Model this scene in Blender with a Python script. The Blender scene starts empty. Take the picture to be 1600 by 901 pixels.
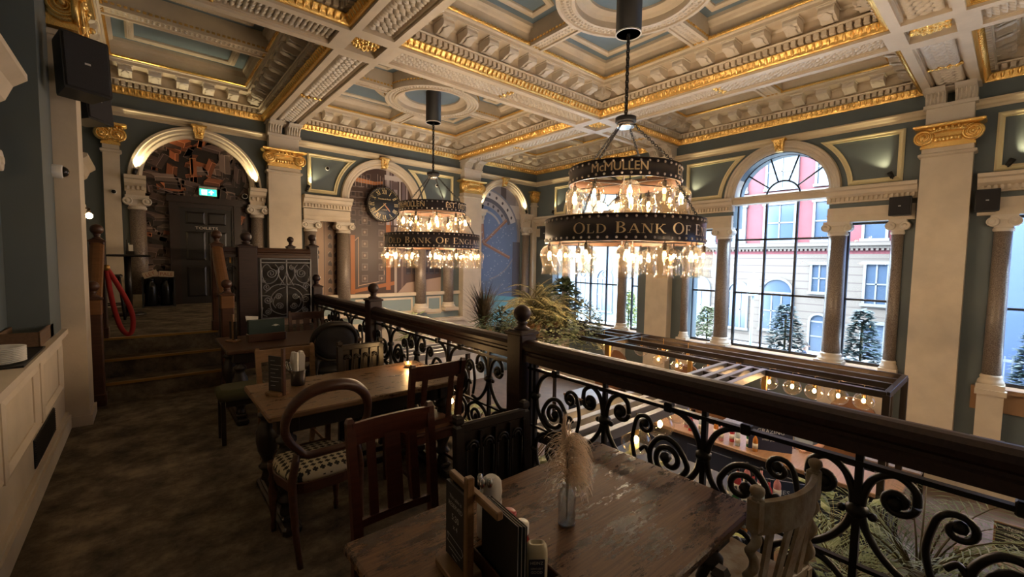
import bpy, math, random
from mathutils import Matrix, Vector
R = math.radians
PI = math.pi
random.seed(7)
SC = bpy.context.scene
COL = SC.collection
# ------------------------------------------------------------------ camera, world, sun, exposure
def look_matrix(yaw, pitch, roll):
    cy, sy = math.cos(yaw), math.sin(yaw)
    fw = Vector((sy*math.cos(pitch), cy*math.cos(pitch), -math.sin(pitch)))
    rt = Vector((cy, -sy, 0)); up = rt.cross(fw)
    c, s = math.cos(roll), math.sin(roll)
    r2 = c*rt + s*up; u2 = -s*rt + c*up
    m = Matrix((r2, u2, -fw)).transposed()
    return m.to_4x4()
cam_d = bpy.data.cameras.new('camera'); cam = bpy.data.objects.new('camera', cam_d); COL.objects.link(cam)
cam.matrix_world = Matrix.Translation((0, 0, 1.68)) @ look_matrix(.70632, .062214, .015685)
cam_d.sensor_width = 36; cam_d.sensor_fit = 'HORIZONTAL'; cam_d.lens = 673.95*36/1600
cam_d.clip_start = .02; cam_d.clip_end = 300
SC.camera = cam
SC.view_settings.view_transform = 'Standard'; SC.view_settings.look = 'None'
SC.view_settings.gamma = 1; SC.view_settings.use_curve_mapping = False
SC.view_settings.exposure = 1.42
SC.cycles.use_denoising = True
SC.cycles.max_bounces = 8; SC.cycles.diffuse_bounces = 5; SC.cycles.glossy_bounces = 3
SC.cycles.transparent_max_bounces = 24; SC.cycles.transmission_bounces = 4
SC.cycles.sample_clamp_indirect = 4.0; SC.cycles.caustics_reflective = False; SC.cycles.caustics_refractive = False
SC.cycles.use_light_tree = True
W = bpy.data.worlds.new('daylight'); SC.world = W; W.use_nodes = True
wn = W.node_tree; bg = wn.nodes['Background']
bg.inputs[0].default_value = (.68, .84, 1.0, 1); bg.inputs[1].default_value = 13.0
sd = bpy.data.lights.new('sun', 'SUN'); sd.energy = 2.4; sd.angle = R(2); sd.color = (1, .93, .84)
so = bpy.data.objects.new('sun', sd); COL.objects.link(so)
so.matrix_world = Matrix.Translation((0, 0, 30)) @ Vector((-.75, .25, .62)).to_track_quat('Z', 'Y').to_matrix().to_4x4()
BULB_W = 11.0      # watts of one chandelier bulb
SPOT_W = 20.0

# ------------------------------------------------------------------ materials
MATS = {}
def new_mat(name):
    m = bpy.data.materials.new(name); m.use_nodes = True
    return m, m.node_tree, m.node_tree.nodes['Principled BSDF']
def mat(name, col, rough=.6, metal=0, spec=.5, bump=0, bscale=40, noise=None, nscale=6, coord='Object', detail=4):
    """plain or two-tone procedural material; noise=(r,g,b) second colour"""
    if name in MATS: return MATS[name]
    m, t, b = new_mat(name)
    b.inputs['Base Color'].default_value = (*col, 1); b.inputs['Roughness'].default_value = rough
    b.inputs['Metallic'].default_value = metal; b.inputs['Specular IOR Level'].default_value = spec
    N, L = t.nodes, t.links
    tc = N.new('ShaderNodeTexCoord')
    if noise:
        n = N.new('ShaderNodeTexNoise'); n.inputs['Scale'].default_value = nscale; n.inputs['Detail'].default_value = detail
        L.new(tc.outputs[coord], n.inputs['Vector'])
        r = N.new('ShaderNodeValToRGB'); r.color_ramp.elements[0].color = (*col, 1); r.color_ramp.elements[1].color = (*noise, 1)
        r.color_ramp.elements[0].position = .35; r.color_ramp.elements[1].position = .65
        L.new(n.outputs[0], r.inputs[0]); L.new(r.outputs[0], b.inputs['Base Color'])
    if bump:
        n2 = N.new('ShaderNodeTexNoise'); n2.inputs['Scale'].default_value = bscale; n2.inputs['Detail'].default_value = 3
        L.new(tc.outputs[coord], n2.inputs['Vector'])
        bp = N.new('ShaderNodeBump'); bp.inputs['Strength'].default_value = bump; bp.inputs['Distance'].default_value = .01
        L.new(n2.outputs[0], bp.inputs['Height']); L.new(bp.outputs[0], b.inputs['Normal'])
    MATS[name] = m; return m
def wood(name, c1, c2, rough=.35, scale=(1, 14, 14), wear=None, wear_scale=5, wear_at=.55):
    if name in MATS: return MATS[name]
    m, t, b = new_mat(name); N, L = t.nodes, t.links
    tc = N.new('ShaderNodeTexCoord'); mp = N.new('ShaderNodeMapping'); mp.inputs['Scale'].default_value = scale
    L.new(tc.outputs['Object'], mp.inputs['Vector'])
    n = N.new('ShaderNodeTexNoise'); n.inputs['Scale'].default_value = 4; n.inputs['Detail'].default_value = 8; n.inputs['Roughness'].default_value = .65
    L.new(mp.outputs[0], n.inputs['Vector'])
    r = N.new('ShaderNodeValToRGB'); r.color_ramp.elements[0].color = (*c1, 1); r.color_ramp.elements[1].color = (*c2, 1)
    r.color_ramp.elements[0].position = .3; r.color_ramp.elements[1].position = .7
    L.new(n.outputs[0], r.inputs[0]); out = r.outputs[0]
    b.inputs['Roughness'].default_value = rough
    if wear:
        mp2 = N.new('ShaderNodeMapping'); mp2.inputs['Scale'].default_value = (1, 3.4, 3.4)
        L.new(tc.outputs['Object'], mp2.inputs['Vector'])
        w = N.new('ShaderNodeTexNoise'); w.inputs['Scale'].default_value = wear_scale; w.inputs['Detail'].default_value = 10; w.inputs['Roughness'].default_value = .82
        L.new(mp2.outputs[0], w.inputs['Vector'])
        wr = N.new('ShaderNodeValToRGB'); wr.color_ramp.elements[0].position = wear_at; wr.color_ramp.elements[1].position = wear_at+.03
        L.new(w.outputs[0], wr.inputs[0])
        mx = N.new('ShaderNodeMixRGB'); mx.inputs[2].default_value = (*wear, 1)
        L.new(wr.outputs[0], mx.inputs[0]); L.new(out, mx.inputs[1]); out = mx.outputs[0]
        rr = N.new('ShaderNodeMapRange'); rr.inputs[3].default_value = rough+.12; rr.inputs[4].default_value = rough-.08
        L.new(wr.outputs[0], rr.inputs[0]); L.new(rr.outputs[0], b.inputs['Roughness'])
    L.new(out, b.inputs['Base Color'])
    bp = N.new('ShaderNodeBump'); bp.inputs['Strength'].default_value = .15; bp.inputs['Distance'].default_value = .004
    L.new(n.outputs[0], bp.inputs['Height']); L.new(bp.outputs[0], b.inputs['Normal'])
    MATS[name] = m; return m
def emis(name, col, st):
    if name in MATS: return MATS[name]
    m, t, b = new_mat(name); b.inputs['Base Color'].default_value = (*col, 1)
    b.inputs['Emission Color'].default_value = (*col, 1); b.inputs['Emission Strength'].default_value = st
    MATS[name] = m; return m
def thin_glass(name, tint=(1, 1, 1), refl=.12, rough=.02, glow=0, gcol=(1, .80, .52)):
    if name in MATS: return MATS[name]
    m = bpy.data.materials.new(name); m.use_nodes = True; t = m.node_tree; N, L = t.nodes, t.links
    N.clear(); o = N.new('ShaderNodeOutputMaterial'); mx = N.new('ShaderNodeMixShader')
    tr = N.new('ShaderNodeBsdfTransparent'); tr.inputs[0].default_value = (*tint, 1)
    gl = N.new('ShaderNodeBsdfGlossy'); gl.inputs['Roughness'].default_value = rough
    lw = N.new('ShaderNodeLayerWeight'); lw.inputs[0].default_value = .35
    mr = N.new('ShaderNodeMapRange'); mr.inputs[1].default_value = 0; mr.inputs[2].default_value = 1
    mr.inputs[3].default_value = refl*.25; mr.inputs[4].default_value = min(1, refl*4)
    L.new(lw.outputs['Facing'], mr.inputs[0]); L.new(mr.outputs[0], mx.inputs[0])
    L.new(tr.outputs[0], mx.inputs[1]); L.new(gl.outputs[0], mx.inputs[2])
    if glow:
        m2 = N.new('ShaderNodeMixShader'); m2.inputs[0].default_value = glow; tl = N.new('ShaderNodeBsdfTranslucent'); tl.inputs[0].default_value = (*gcol, 1)
        L.new(mx.outputs[0], m2.inputs[1]); L.new(tl.outputs[0], m2.inputs[2]); mx = m2
    L.new(mx.outputs[0], o.inputs[0])
    MATS[name] = m; return m
def painted(name, rough=.6):
    """printed surface whose colours come from the mesh's colour attribute (artwork and painted reflection)"""
    if name in MATS: return MATS[name]
    m, t, b = new_mat(name); a = t.nodes.new('ShaderNodeVertexColor'); a.layer_name = 'print'
    t.links.new(a.outputs[0], b.inputs['Base Color']); b.inputs['Roughness'].default_value = rough
    MATS[name] = m; return m
CREAM = mat('cream plaster', (.66, .57, .45), .55, bump=.15, bscale=25, noise=(.58, .50, .395), nscale=3)
RELIEF = mat('cream relief plaster', (.64, .58, .50), .6, bump=.5, bscale=60)
BLUE = mat('slate blue wall paint', (.118, .148, .158), .5, noise=(.104, .131, .140), nscale=1.5)
CBLUE = mat('blue grey ceiling paint', (.17, .245, .31), .55, noise=(.15, .215, .275), nscale=2)
PANELG = mat('blue grey panel paint', (.20, .24, .22), .5)
DADO = mat('pale blue dado paint', (.24, .31, .32), .5)
GOLD = mat('gold leaf', (1.0, .66, .22), .27, metal=.85, bump=.4, bscale=90)
GILT = mat('pale gilt moulding', (.80, .71, .44), .45, metal=.0, bump=.5, bscale=120)
GRANITE = mat('speckled granite', (.13, .095, .075), .28, noise=(.30, .25, .21), nscale=70, detail=2)
DWOOD = wood('dark red stained wood', (.022, .011, .011), (.046, .022, .021), .42)
BWOOD = wood('golden brown wood', (.13, .055, .018), (.22, .10, .035), .35)
MWOOD = wood('brown chair wood', (.045, .018, .010), (.085, .034, .018), .35)
RWOOD = wood('red brown mahogany', (.05, .014, .009), (.09, .027, .016), .28)
LWOOD = wood('light oak', (.16, .085, .035), (.26, .145, .065), .45)
BLKWOOD = wood('black stained oak', (.008, .006, .005), (.02, .014, .011), .35)
TABLE1 = wood('worn pine table top', (.12, .058, .026), (.27, .145, .070), .33, scale=(1, 30, 30), wear=(.045, .017, .009), wear_scale=3.8, wear_at=.505)
TABLE2 = wood('worn brown table top', (.13, .07, .032), (.22, .125, .06), .32, scale=(1, 22, 22), wear=(.05, .022, .010), wear_scale=5, wear_at=.55)
TABLE3 = wood('dark table top', (.05, .024, .014), (.085, .042, .024), .3, scale=(1, 16, 16))
IRON = mat('black wrought iron', (.012, .011, .012), .38, metal=.3, spec=.5)
GIRON = mat('grey painted wrought iron', (.24, .24, .26), .4, metal=.4)
BLACK = mat('matt black plastic', (.008, .008, .009), .5)
BRONZE = mat('dark bronze metal', (.05, .038, .032), .35, metal=.7)
BRASS = mat('aged brass', (.45, .26, .08), .4, metal=.85)
STEEL = mat('polished steel', (.6, .6, .6), .2, metal=1)
WHITE = mat('white paint', (.75, .75, .74), .5)
PAPER = mat('white paper', (.72, .70, .66), .8)
SHADE = thin_glass('clear smoked glass', (.97, .93, .86), .13, glow=.008)
WGLASS = thin_glass('window glass', (.93, .97, 1.0), .04)
BULB = emis('warm lamp filament', (1, .62, .25), 16)
HOT = emis('bright lamp filament', (1, .62, .26), 26)
# carpet
def carpet():
    m, t, b = new_mat('mottled brown carpet'); N, L = t.nodes, t.links
    tc = N.new('ShaderNodeTexCoord')
    n = N.new('ShaderNodeTexNoise'); n.inputs['Scale'].default_value = 3.6; n.inputs['Detail'].default_value = 10; n.inputs['Roughness'].default_value = .72
    L.new(tc.outputs['Object'], n.inputs['Vector'])
    r = N.new('ShaderNodeValToRGB'); e = r.color_ramp.elements
    e[0].position = .36; e[0].color = (.052, .044, .037, 1); e[1].position = .64; e[1].color = (.23, .185, .125, 1)
    x = e.new(.5); x.color = (.125, .10, .073, 1)
    L.new(n.outputs[0], r.inputs[0]); L.new(r.outputs[0], b.inputs['Base Color']); b.inputs['Roughness'].default_value = .95
    b.inputs['Specular IOR Level'].default_value = .1
    v = N.new('ShaderNodeTexNoise'); v.inputs['Scale'].default_value = 260
    L.new(tc.outputs['Object'], v.inputs['Vector'])
    bp = N.new('ShaderNodeBump'); bp.inputs['Strength'].default_value = .5; bp.inputs['Distance'].default_value = .006
    L.new(v.outputs[0], bp.inputs['Height']); L.new(bp.outputs[0], b.inputs['Normal'])
    return m
CARPET = carpet()
def leafmat(name, c1, c2):
    m = mat(name, c1, .5, noise=c2, nscale=9); return m
FERN = leafmat('olive fern leaf', (.26, .25, .09), (.46, .39, .19))
DARKLEAF = leafmat('dark ivy leaf', (.025, .045, .02), (.07, .09, .035))
GREYLEAF = leafmat('grey green leaf', (.13, .16, .08), (.27, .28, .14))
PALM = leafmat('bright palm leaf', (.10, .15, .06), (.24, .30, .14))
SPIKE = leafmat('bronze spiky leaf', (.035, .025, .018), (.09, .07, .04))
CONIFER = leafmat('dark blue green conifer', (.012, .030, .030), (.03, .055, .05))

# ------------------------------------------------------------------ mesh builder
class MB:
    def __init__(s, M=None):
        s.v = []; s.f = []; s.sm = []; s.c = []; s.M = M or Matrix.Identity(4); s.col = None
    def add(s, vs, fs, smooth=False):
        o = len(s.v); M = s.M
        s.v += [tuple(M @ Vector(p)) for p in vs]
        flip = M.determinant() < 0
        for f in fs:
            s.f.append(tuple(o+i for i in (reversed(f) if flip else f))); s.sm.append(smooth); s.c.append(s.col)
        return s
    def box(s, x0, x1, y0, y1, z0, z1):
        v = [(x0,y0,z0),(x1,y0,z0),(x1,y1,z0),(x0,y1,z0),(x0,y0,z1),(x1,y0,z1),(x1,y1,z1),(x0,y1,z1)]
        return s.add(v, [(0,3,2,1),(4,5,6,7),(0,1,5,4),(1,2,6,5),(2,3,7,6),(3,0,4,7)])
    def cbox(s, x0, x1, y0, y1, z0, z1, c=.01):
        """box with chamfered edges"""
        c = min(c, (x1-x0)*.45, (y1-y0)*.45, (z1-z0)*.45)
        rings = []
        for z, i in ((z0, c), (z0+c, 0), (z1-c, 0), (z1, c)):
            a0, a1, b0, b1 = x0+i, x1-i, y0+i, y1-i; k = c if i == 0 else c*.5
            rings.append([(a0+k,b0,z),(a1-k,b0,z),(a1,b0+k,z),(a1,b1-k,z),(a1-k,b1,z),(a0+k,b1,z),(a0,b1-k,z),(a0,b0+k,z)])
        return s.rings(rings)
    def rings(s, rs, closed=True, caps=True, smooth=False, loop=False):
        n = len(rs[0]); v = [p for r in rs for p in r]; f = []
        m = len(rs)
        for i in range(m if loop else m-1):
            j = (i+1) % m
            for k in range(n if closed else n-1):
                l = (k+1) % n
                f.append((i*n+k, i*n+l, j*n+l, j*n+k))
        s.add(v, f, smooth)
        if caps and not loop:
            o = len(s.v)-len(v); fl = s.M.determinant() < 0
            a = tuple(o+k for k in range(n)); b = tuple(o+(m-1)*n+k for k in range(n))
            for q, rv in ((a, not fl), (b, fl)):
                s.f.append(tuple(reversed(q)) if rv else q); s.sm.append(False); s.c.append(s.col)
        return s
    def lathe(s, prof, c=(0, 0, 0), n=16, axis='z', smooth=True, a0=0, a1=2*PI, caps=True):
        full = abs(a1-a0-2*PI) < 1e-6; rs = []
        for r, z in prof:
            ring = []
            for k in range(n if full else n+1):
                a = a0+(a1-a0)*k/n; x, y = r*math.cos(a), r*math.sin(a)
                p = (x, y, z) if axis == 'z' else (z, x, y) if axis == 'x' else (y, z, x)
                ring.append((c[0]+p[0], c[1]+p[1], c[2]+p[2]))
            rs.append(ring)
        return s.rings(rs, closed=full, caps=full and caps, smooth=smooth)
    def tube(s, pts, r, n=8, smooth=True, loop=False, caps=True, flat=None, twist=0):
        """tube along points; r number or list; flat=(w,h) rectangular section with given binormal"""
        pts = [Vector(p) for p in pts]; m = len(pts); rs = []
        up = None
        for i, p in enumerate(pts):
            a = pts[(i-1) % m] if (i or loop) else p; b = pts[(i+1) % m] if (i < m-1 or loop) else p
            t = (b-a)
            t = t.normalized() if t.length > 1e-9 else Vector((0, 0, 1))
            if up is None:
                up = Vector((0, 0, 1)) if abs(t.z) < .9 else Vector((1, 0, 0))
            sd_ = t.cross(up)
            if sd_.length < 1e-5: sd_ = t.cross(Vector((.3, .9, .2)))
            sd_.normalize(); up = sd_.cross(t).normalized()
            rr = r[i] if isinstance(r, (list, tuple)) else r
            rs.append([tuple(p + rr*(math.cos(twist+2*PI*k/n)*sd_ + math.sin(twist+2*PI*k/n)*up)) for k in range(n)])
        return s.rings(rs, smooth=smooth, loop=loop, caps=caps)
    def cyl(s, p0, p1, r0, r1=None, n=12, smooth=True):
        return s.tube([p0, p1], [r0, r0 if r1 is None else r1], n, smooth)
    def ball(s, c, r, n=14, sz=1.0, m=8):
        return s.lathe([(max(1e-4, r*math.sin(PI*i/m)), -r*sz*math.cos(PI*i/m)) for i in range(m+1)], c, n)
    def prism(s, poly, d0, d1, axis='y'):
        """poly of (a,z); extruded along axis between d0,d1"""
        def P(a, z, d): return (a, d, z) if axis == 'y' else (d, a, z) if axis == 'x' else (a, z, d)
        return s.rings([[P(a, z, d0) for a, z in poly], [P(a, z, d1) for a, z in poly]])
    def sweep(s, path, prof, closed=False):
        """sweep a profile (u outward-left, v = +z) along a horizontal polyline path [(x,y,z)] with mitres"""
        m = len(path); rs = []
        for i, p in enumerate(path):
            p = Vector(p)
            a = Vector(path[(i-1) % m]) if (i or closed) else None; b = Vector(path[(i+1) % m]) if (i < m-1 or closed) else None
            d1 = (p-a).normalized() if a is not None else None; d2 = (b-p).normalized() if b is not None else None
            if d1 is None: d1 = d2
            if d2 is None: d2 = d1
            n1 = Vector((-d1.y, d1.x, 0)); n2 = Vector((-d2.y, d2.x, 0)); nn = (n1+n2)
            nn = nn/max(.3, (1+n1.dot(n2)))
            rs.append([tuple(p + nn*u + Vector((0, 0, v))) for u, v in prof])
        return s.rings(rs, closed=True, loop=closed)
    def wsweep(s, path, prof, closed=False):
        """sweep on a wall plane: path (x,z); profile (u across, d out of wall (+y))"""
        m = len(path); rs = []
        for i, p in enumerate(path):
            p = Vector(p)
            a = Vector(path[(i-1) % m]) if (i or closed) else None; b = Vector(path[(i+1) % m]) if (i < m-1 or closed) else None
            d1 = (p-a).normalized() if a is not None else None; d2 = (b-p).normalized() if b is not None else None
            if d1 is None: d1 = d2
            if d2 is None: d2 = d1
            n1 = Vector((-d1.y, d1.x)); n2 = Vector((-d2.y, d2.x)); nn = (n1+n2)/max(.3, 1+n1.dot(n2))
            rs.append([(p.x+nn.x*u, d, p.y+nn.y*u) for u, d in prof])
        return s.rings(rs, closed=True, loop=closed)
    def build(s, name, m, parent=None, **k):
        me = bpy.data.meshes.new(name); me.from_pydata(s.v, [], s.f)
        me.polygons.foreach_set('use_smooth', s.sm)
        ms = m if isinstance(m, (list, tuple)) else [m]
        for q in ms: me.materials.append(q)
        if any(c is not None for c in s.c):
            ca = me.color_attributes.new('print', 'FLOAT_COLOR', 'CORNER'); i = 0
            for p, c in zip(me.polygons, s.c):
                for _ in range(p.loop_total):
                    ca.data[i].color = (*(c or (.5, .5, .5)), 1); i += 1
        me.update()
        o = bpy.data.objects.new(name, me); COL.objects.link(o)
        if parent is not None: o.parent = parent
        for kk, vv in k.items(): o[kk] = vv
        return o
def T(x=0, y=0, z=0, rz=0, rx=0, ry=0, s=1):
    return Matrix.Translation((x, y, z)) @ Matrix.Rotation(rz, 4, 'Z') @ Matrix.Rotation(ry, 4, 'Y') @ Matrix.Rotation(rx, 4, 'X') @ Matrix.Scale(s, 4)
def thing(name, label, cat, loc=(0, 0, 0), rz=0, group=None):
    o = bpy.data.objects.new(name, None); COL.objects.link(o); o.empty_display_size = .1
    o.location = loc; o.rotation_euler = (0, 0, rz); o['label'] = label; o['category'] = cat
    if group: o['group'] = group
    return o
def tag(o, label, cat, group=None, kind=None):
    if label: o['label'] = label
    if cat: o['category'] = cat
    if group: o['group'] = group
    if kind: o['kind'] = kind
    return o
def struct(mb, name, m, parent=None):
    o = mb.build(name, m, parent)
    if parent is None: o['kind'] = 'structure'
    return o
def kids(o): return [c for c in COL.objects if c.parent == o]
TREE = {}
def copy_tree(root, loc, rz, label, group=None):
    def cp(o, par):
        c = o.copy(); COL.objects.link(c); c.parent = par
        for ch in list(o.children): cp(ch, c)
        return c
    r = cp(root, None); r.location = loc; r.rotation_euler = (0, 0, rz); r['label'] = label
    if group: r['group'] = group
    return r
def light(kind, name, loc, energy, col=(1, .72, .42), rad=.03, parent=None, aim=None, size=R(80), blend=.6):
    d = bpy.data.lights.new(name, kind); d.energy = energy; d.color = col
    d.shadow_soft_size = rad
    if kind == 'SPOT': d.spot_size = size; d.spot_blend = blend
    o = bpy.data.objects.new(name, d); COL.objects.link(o)
    q = Vector(aim).normalized().to_track_quat('-Z', 'Y').to_matrix().to_4x4() if aim else Matrix.Identity(4)
    o.matrix_world = Matrix.Translation(loc) @ q
    if parent is not None:
        o.parent = parent
    return o
# wall frames: local x along the wall, y out of the wall into the room, z up
FARY, WINX, LEFTX = 12.0, 11.36, -.86
MF = Matrix(((1, 0, 0, 0), (0, -1, 0, FARY), (0, 0, 1, 0), (0, 0, 0, 1)))
MW = Matrix(((0, -1, 0, WINX), (1, 0, 0, 0), (0, 0, 1, 0), (0, 0, 0, 1)))
ML = Matrix(((0, 1, 0, LEFTX), (1, 0, 0, 0), (0, 0, 1, 0), (0, 0, 0, 1)))
GROUND = -2.3; LAND = .63
# ---- lettering -------------------------------------------------
def ellipse_arc(cx, cz, rx, rz, t, a0, a1, n=14, thin=.05):
    """stroke along an ellipse, thick at the sides, thin at top and bottom"""
    out = []
    for i in range(n):
        p, q = a0+(a1-a0)*i/n, a0+(a1-a0)*(i+1)/n
        def e(a, k):
            w = (rx-t*k) if k else rx; h = (rz-thin*k) if k else rz
            return (cx+w*math.cos(a), cz+h*math.sin(a))
        out.append([e(p, 0), e(q, 0), e(q, 1), e(p, 1)])
    return out
def seg(x0, z0, x1, z1, w): return [[(x0-w/2, z0), (x0+w/2, z0), (x1+w/2, z1), (x1-w/2, z1)]]
def rect(x0, x1, z0, z1): return [[(x0, z0), (x1, z0), (x1, z1), (x0, z1)]]
def serif(x, z): return rect(x-.13, x+.13, z, z+.045) if z < .5 else rect(x-.13, x+.13, z-.045, z)
def glyph(ch):
    S = .14; t = .055; q = PI/2
    st = lambda x: rect(x-S/2, x+S/2, 0, 1)+serif(x, 0)+serif(x, 1)
    if ch == 'O': return ellipse_arc(.45, .5, .43, .52, .15, 0, 2*PI, 24), .92
    if ch == 'L': return st(.17)+rect(.17, .6, 0, t)+seg(.56, 0, .62, .24, .05), .68
    if ch == 'D': return st(.17)+ellipse_arc(.3, .5, .5, .5, .15, -q, q, 16)+rect(.17, .3, 0, .05)+rect(.17, .3, .95, 1), .86
    if ch == 'B': return st(.17)+ellipse_arc(.3, .27, .34, .27, .14, -q, q, 10)+ellipse_arc(.3, .765, .28, .235, .13, -q, q, 10)+rect(.17, .3, 0, .05)+rect(.17, .3, .5, .55)+rect(.17, .3, .95, 1), .7
    if ch == 'A': return seg(.1, 0, .42, 1, .06)+seg(.76, 0, .44, 1, .15)+rect(.2, .64, .32, .37)+serif(.1, 0)+serif(.76, 0), .88
    if ch == 'N': return rect(.15, .2, 0, 1)+rect(.74, .79, 0, 1)+seg(.19, 1, .74, 0, .16)+serif(.17, 0)+serif(.15, 1)+serif(.77, 1), .93
    if ch == 'K': return st(.17)+seg(.24, .42, .68, 1, .06)+seg(.36, .58, .74, 0, .15)+serif(.68, 1)+serif(.76, 0), .86
    if ch == 'F': return st(.17)+rect(.17, .6, .945, 1)+rect(.17, .48, .48, .53)+seg(.6, 1, .57, .78, .05)+rect(.45, .5, .4, .62), .64
    if ch == 'E': return st(.17)+rect(.17, .6, .945, 1)+rect(.17, .48, .48, .53)+rect(.17, .62, 0, .055)+seg(.6, 1, .57, .78, .05)+seg(.61, 0, .65, .24, .05), .7
    if ch == 'G': return ellipse_arc(.46, .5, .44, .52, .15, R(42), R(318), 20)+rect(.64, .78, .06, .45)+rect(.56, .86, .42, .46), .92
    if ch == 'I': return st(.15), .3
    if ch == 'V': return seg(.1, 1, .4, 0, .13)+seg(.7, 1, .42, 0, .05)+serif(.1, 1)+serif(.7, 1), .8
    if ch == 'X': return seg(.1, 1, .62, 0, .14)+seg(.62, 1, .1, 0, .05)+serif(.1, 1)+serif(.62, 1)+serif(.1, 0)+serif(.62, 0), .72
    return [], .35
def serif_text(txt, small=.82):
    """polygons and total width of serif capitals; first letter of each word is larger"""
    out = []; x = 0; first = True
    for ch in txt:
        if ch == ' ': x += .42; first = True; continue
        k = 1.0 if first else small
        g, w = glyph(ch)
        out += [[(x+a*k, z*k) for a, z in p] for p in g]
        x += w*k+.05; first = False
    return out, x
def font_mesh(txt, size=1.0):
    """2D polygons of a text in the built-in font: (verts, faces, width)"""
    cu = bpy.data.curves.new('lettering', 'FONT'); cu.body = txt; cu.size = size; cu.resolution_u = 3
    o = bpy.data.objects.new('lettering', cu); COL.objects.link(o)
    dg = bpy.context.evaluated_depsgraph_get(); me = bpy.data.meshes.new_from_object(o.evaluated_get(dg))
    vs = [(v.co.x, v.co.y) for v in me.vertices]; fs = [tuple(p.vertices) for p in me.polygons]
    bpy.data.objects.remove(o); bpy.data.curves.remove(cu); bpy.data.meshes.remove(me)
    x0 = min(v[0] for v in vs) if vs else 0; x1 = max(v[0] for v in vs) if vs else 0
    return [(a-x0, b) for a, b in vs], fs, x1-x0
def text_on(mb, txt, size, fn, bold=0):
    """add text through fn(x, z) -> 3D point, x centred"""
    vs, fs, w = font_mesh(txt, size)
    mb.add([fn(a-w/2, b) for a, b in vs], fs)
# ================================================================== SETTING
# floors
b = MB(); b.box(-1.0, 2.28, -4.8, 7.1, -.25, 0); struct(b, 'floor', CARPET)
b = MB()
for k, (y, z) in enumerate(((6.70, .21), (7.06, .42), (7.42, LAND))):
    b.box(-.86, 1.0, y, 7.42+.02 if k < 2 else 7.44, 0, z-.012 if k < 2 else LAND-.001)
b.box(-.86, 2.28, 7.44, 12, 0, LAND)
b.box(1.0, 2.28, 7.05, 7.44, 0, .02)
stair = struct(b, 'floor_landing', CARPET)
n = MB()
for y, z in ((6.70, .21), (7.06, .42), (7.42, LAND)):
    n.box(-.42, .78, y-.022, y+.035, z-.022, z+.004)
n.build('stair_nosing', BRASS, stair)
b = MB(); b.box(-1.2, 12, -5, 12.3, GROUND-.2, GROUND)
struct(b, 'floor_ground', mat('dark polished floorboards', (.10, .06, .04), .55, noise=(.15, .09, .055), nscale=4))
# balcony edge fascia
b = MB(); b.cbox(2.24, 2.34, -4.8, 12, -.36, .04, .02); b.cbox(2.20, 2.38, -4.8, 12, -.06, 0.02, .015)
struct(b, 'trim_balcony_edge', DWOOD)
b = MB(); b.box(2.1, 2.24, -4.8, 12, GROUND, -.25); struct(b, 'wall_under_balcony', BLUE)

def arch_wall(mb, a0, a1, c, r, zs, zt, depth, n=28):
    """wall panel between a0..a1 and zs..zt with a semicircular hole; y=0 front, -depth back (local)"""
    pts = [(c+r*math.cos(PI*k/n), zs+r*math.sin(PI*k/n)) for k in range(n+1)]
    for k in range(n):
        (xa, za), (xb, zb) = pts[k], pts[k+1]
        mb.add([(xa,0,za),(xb,0,zb),(xb,0,zt),(xa,0,zt)], [(0,1,2,3)])
        mb.add([(xa,-depth,za),(xb,-depth,zb),(xb,0,zb),(xa,0,za)], [(0,1,2,3)], True)
        mb.add([(xa,-depth,za),(xb,-depth,zb),(xb,-depth,zt),(xa,-depth,zt)], [(3,2,1,0)])
    for x0, x1 in ((a0, c-r), (c+r, a1)):
        mb.box(x0, x1, -depth, 0, zs, zt)
def panel(mb, a0, a1, z0, z1, depth): mb.box(a0, a1, -depth, 0, z0, z1)
ZT = 6.0
# far wall: three bays  (local x = world X)
F1, F2, F3 = 1.0, 5.30, 9.75
b = MB(MF)
arch_wall(b, -1.2, 2.65, F1, 1.0, 3.3, ZT, .45); arch_wall(b, 2.65, 8.28, F2, 1.0, 3.3, ZT, .45); arch_wall(b, 8.28, 12, F3, .93, 3.42, ZT, .45)
panel(b, -1.2, -.02, GROUND, 3.3, .45); panel(b, 2.02, 3.3, GROUND, 3.3, .45)
panel(b, 3.3, 4.3, 2.66, 3.3, .45); panel(b, 6.3, 7.3, 2.66, 3.3, .45); panel(b, 3.3, 7.3, GROUND, .69, .45)
panel(b, 7.3, F3-.93, GROUND, 3.42, .45); panel(b, F3+.93, 12, GROUND, 3.42, .45)
panel(b, -.02, 2.02, GROUND, LAND, .45); panel(b, F3-.93, F3+.93, GROUND, -.6, .45)
struct(b, 'wall_far', BLUE)
# window wall (local x = world Y)
W1, W2, W3 = -2.1, 3.75, 9.15
SILL = -.42
b = MB(MW)
for (a0, a1, c) in ((-5, .97, W1), (.97, 6.68, W2), (6.68, 12.3, W3)):
    arch_wall(b, a0, a1, c, 1.0, 3.3, ZT, .55)
def winwall(x0, x1):
    panel(b, x0, x1, GROUND, 3.3, .55)
for (c, lo, hi) in ((W1, 1.98, 2.34), (W2, 2.12, 2.12), (W3, 1.7, 1.9)):
    for (x0, x1) in ((c-lo, c-1.0), (c+1.0, c+hi)):
        panel(b, x0, x1, 2.62, 3.3, .55)
winwall(-5, W1-1.98); winwall(W1+2.34, W2-2.12); winwall(W2+2.12, W3-1.7); winwall(W3+1.9, 12.3)
for (c, lo, hi) in ((W1, 1.98, 2.34), (W2, 2.12, 2.12), (W3, 1.7, 1.9)):
    panel(b, c-lo, c+hi, GROUND, SILL, .55)
struct(b, 'wall_windows', BLUE)
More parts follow.
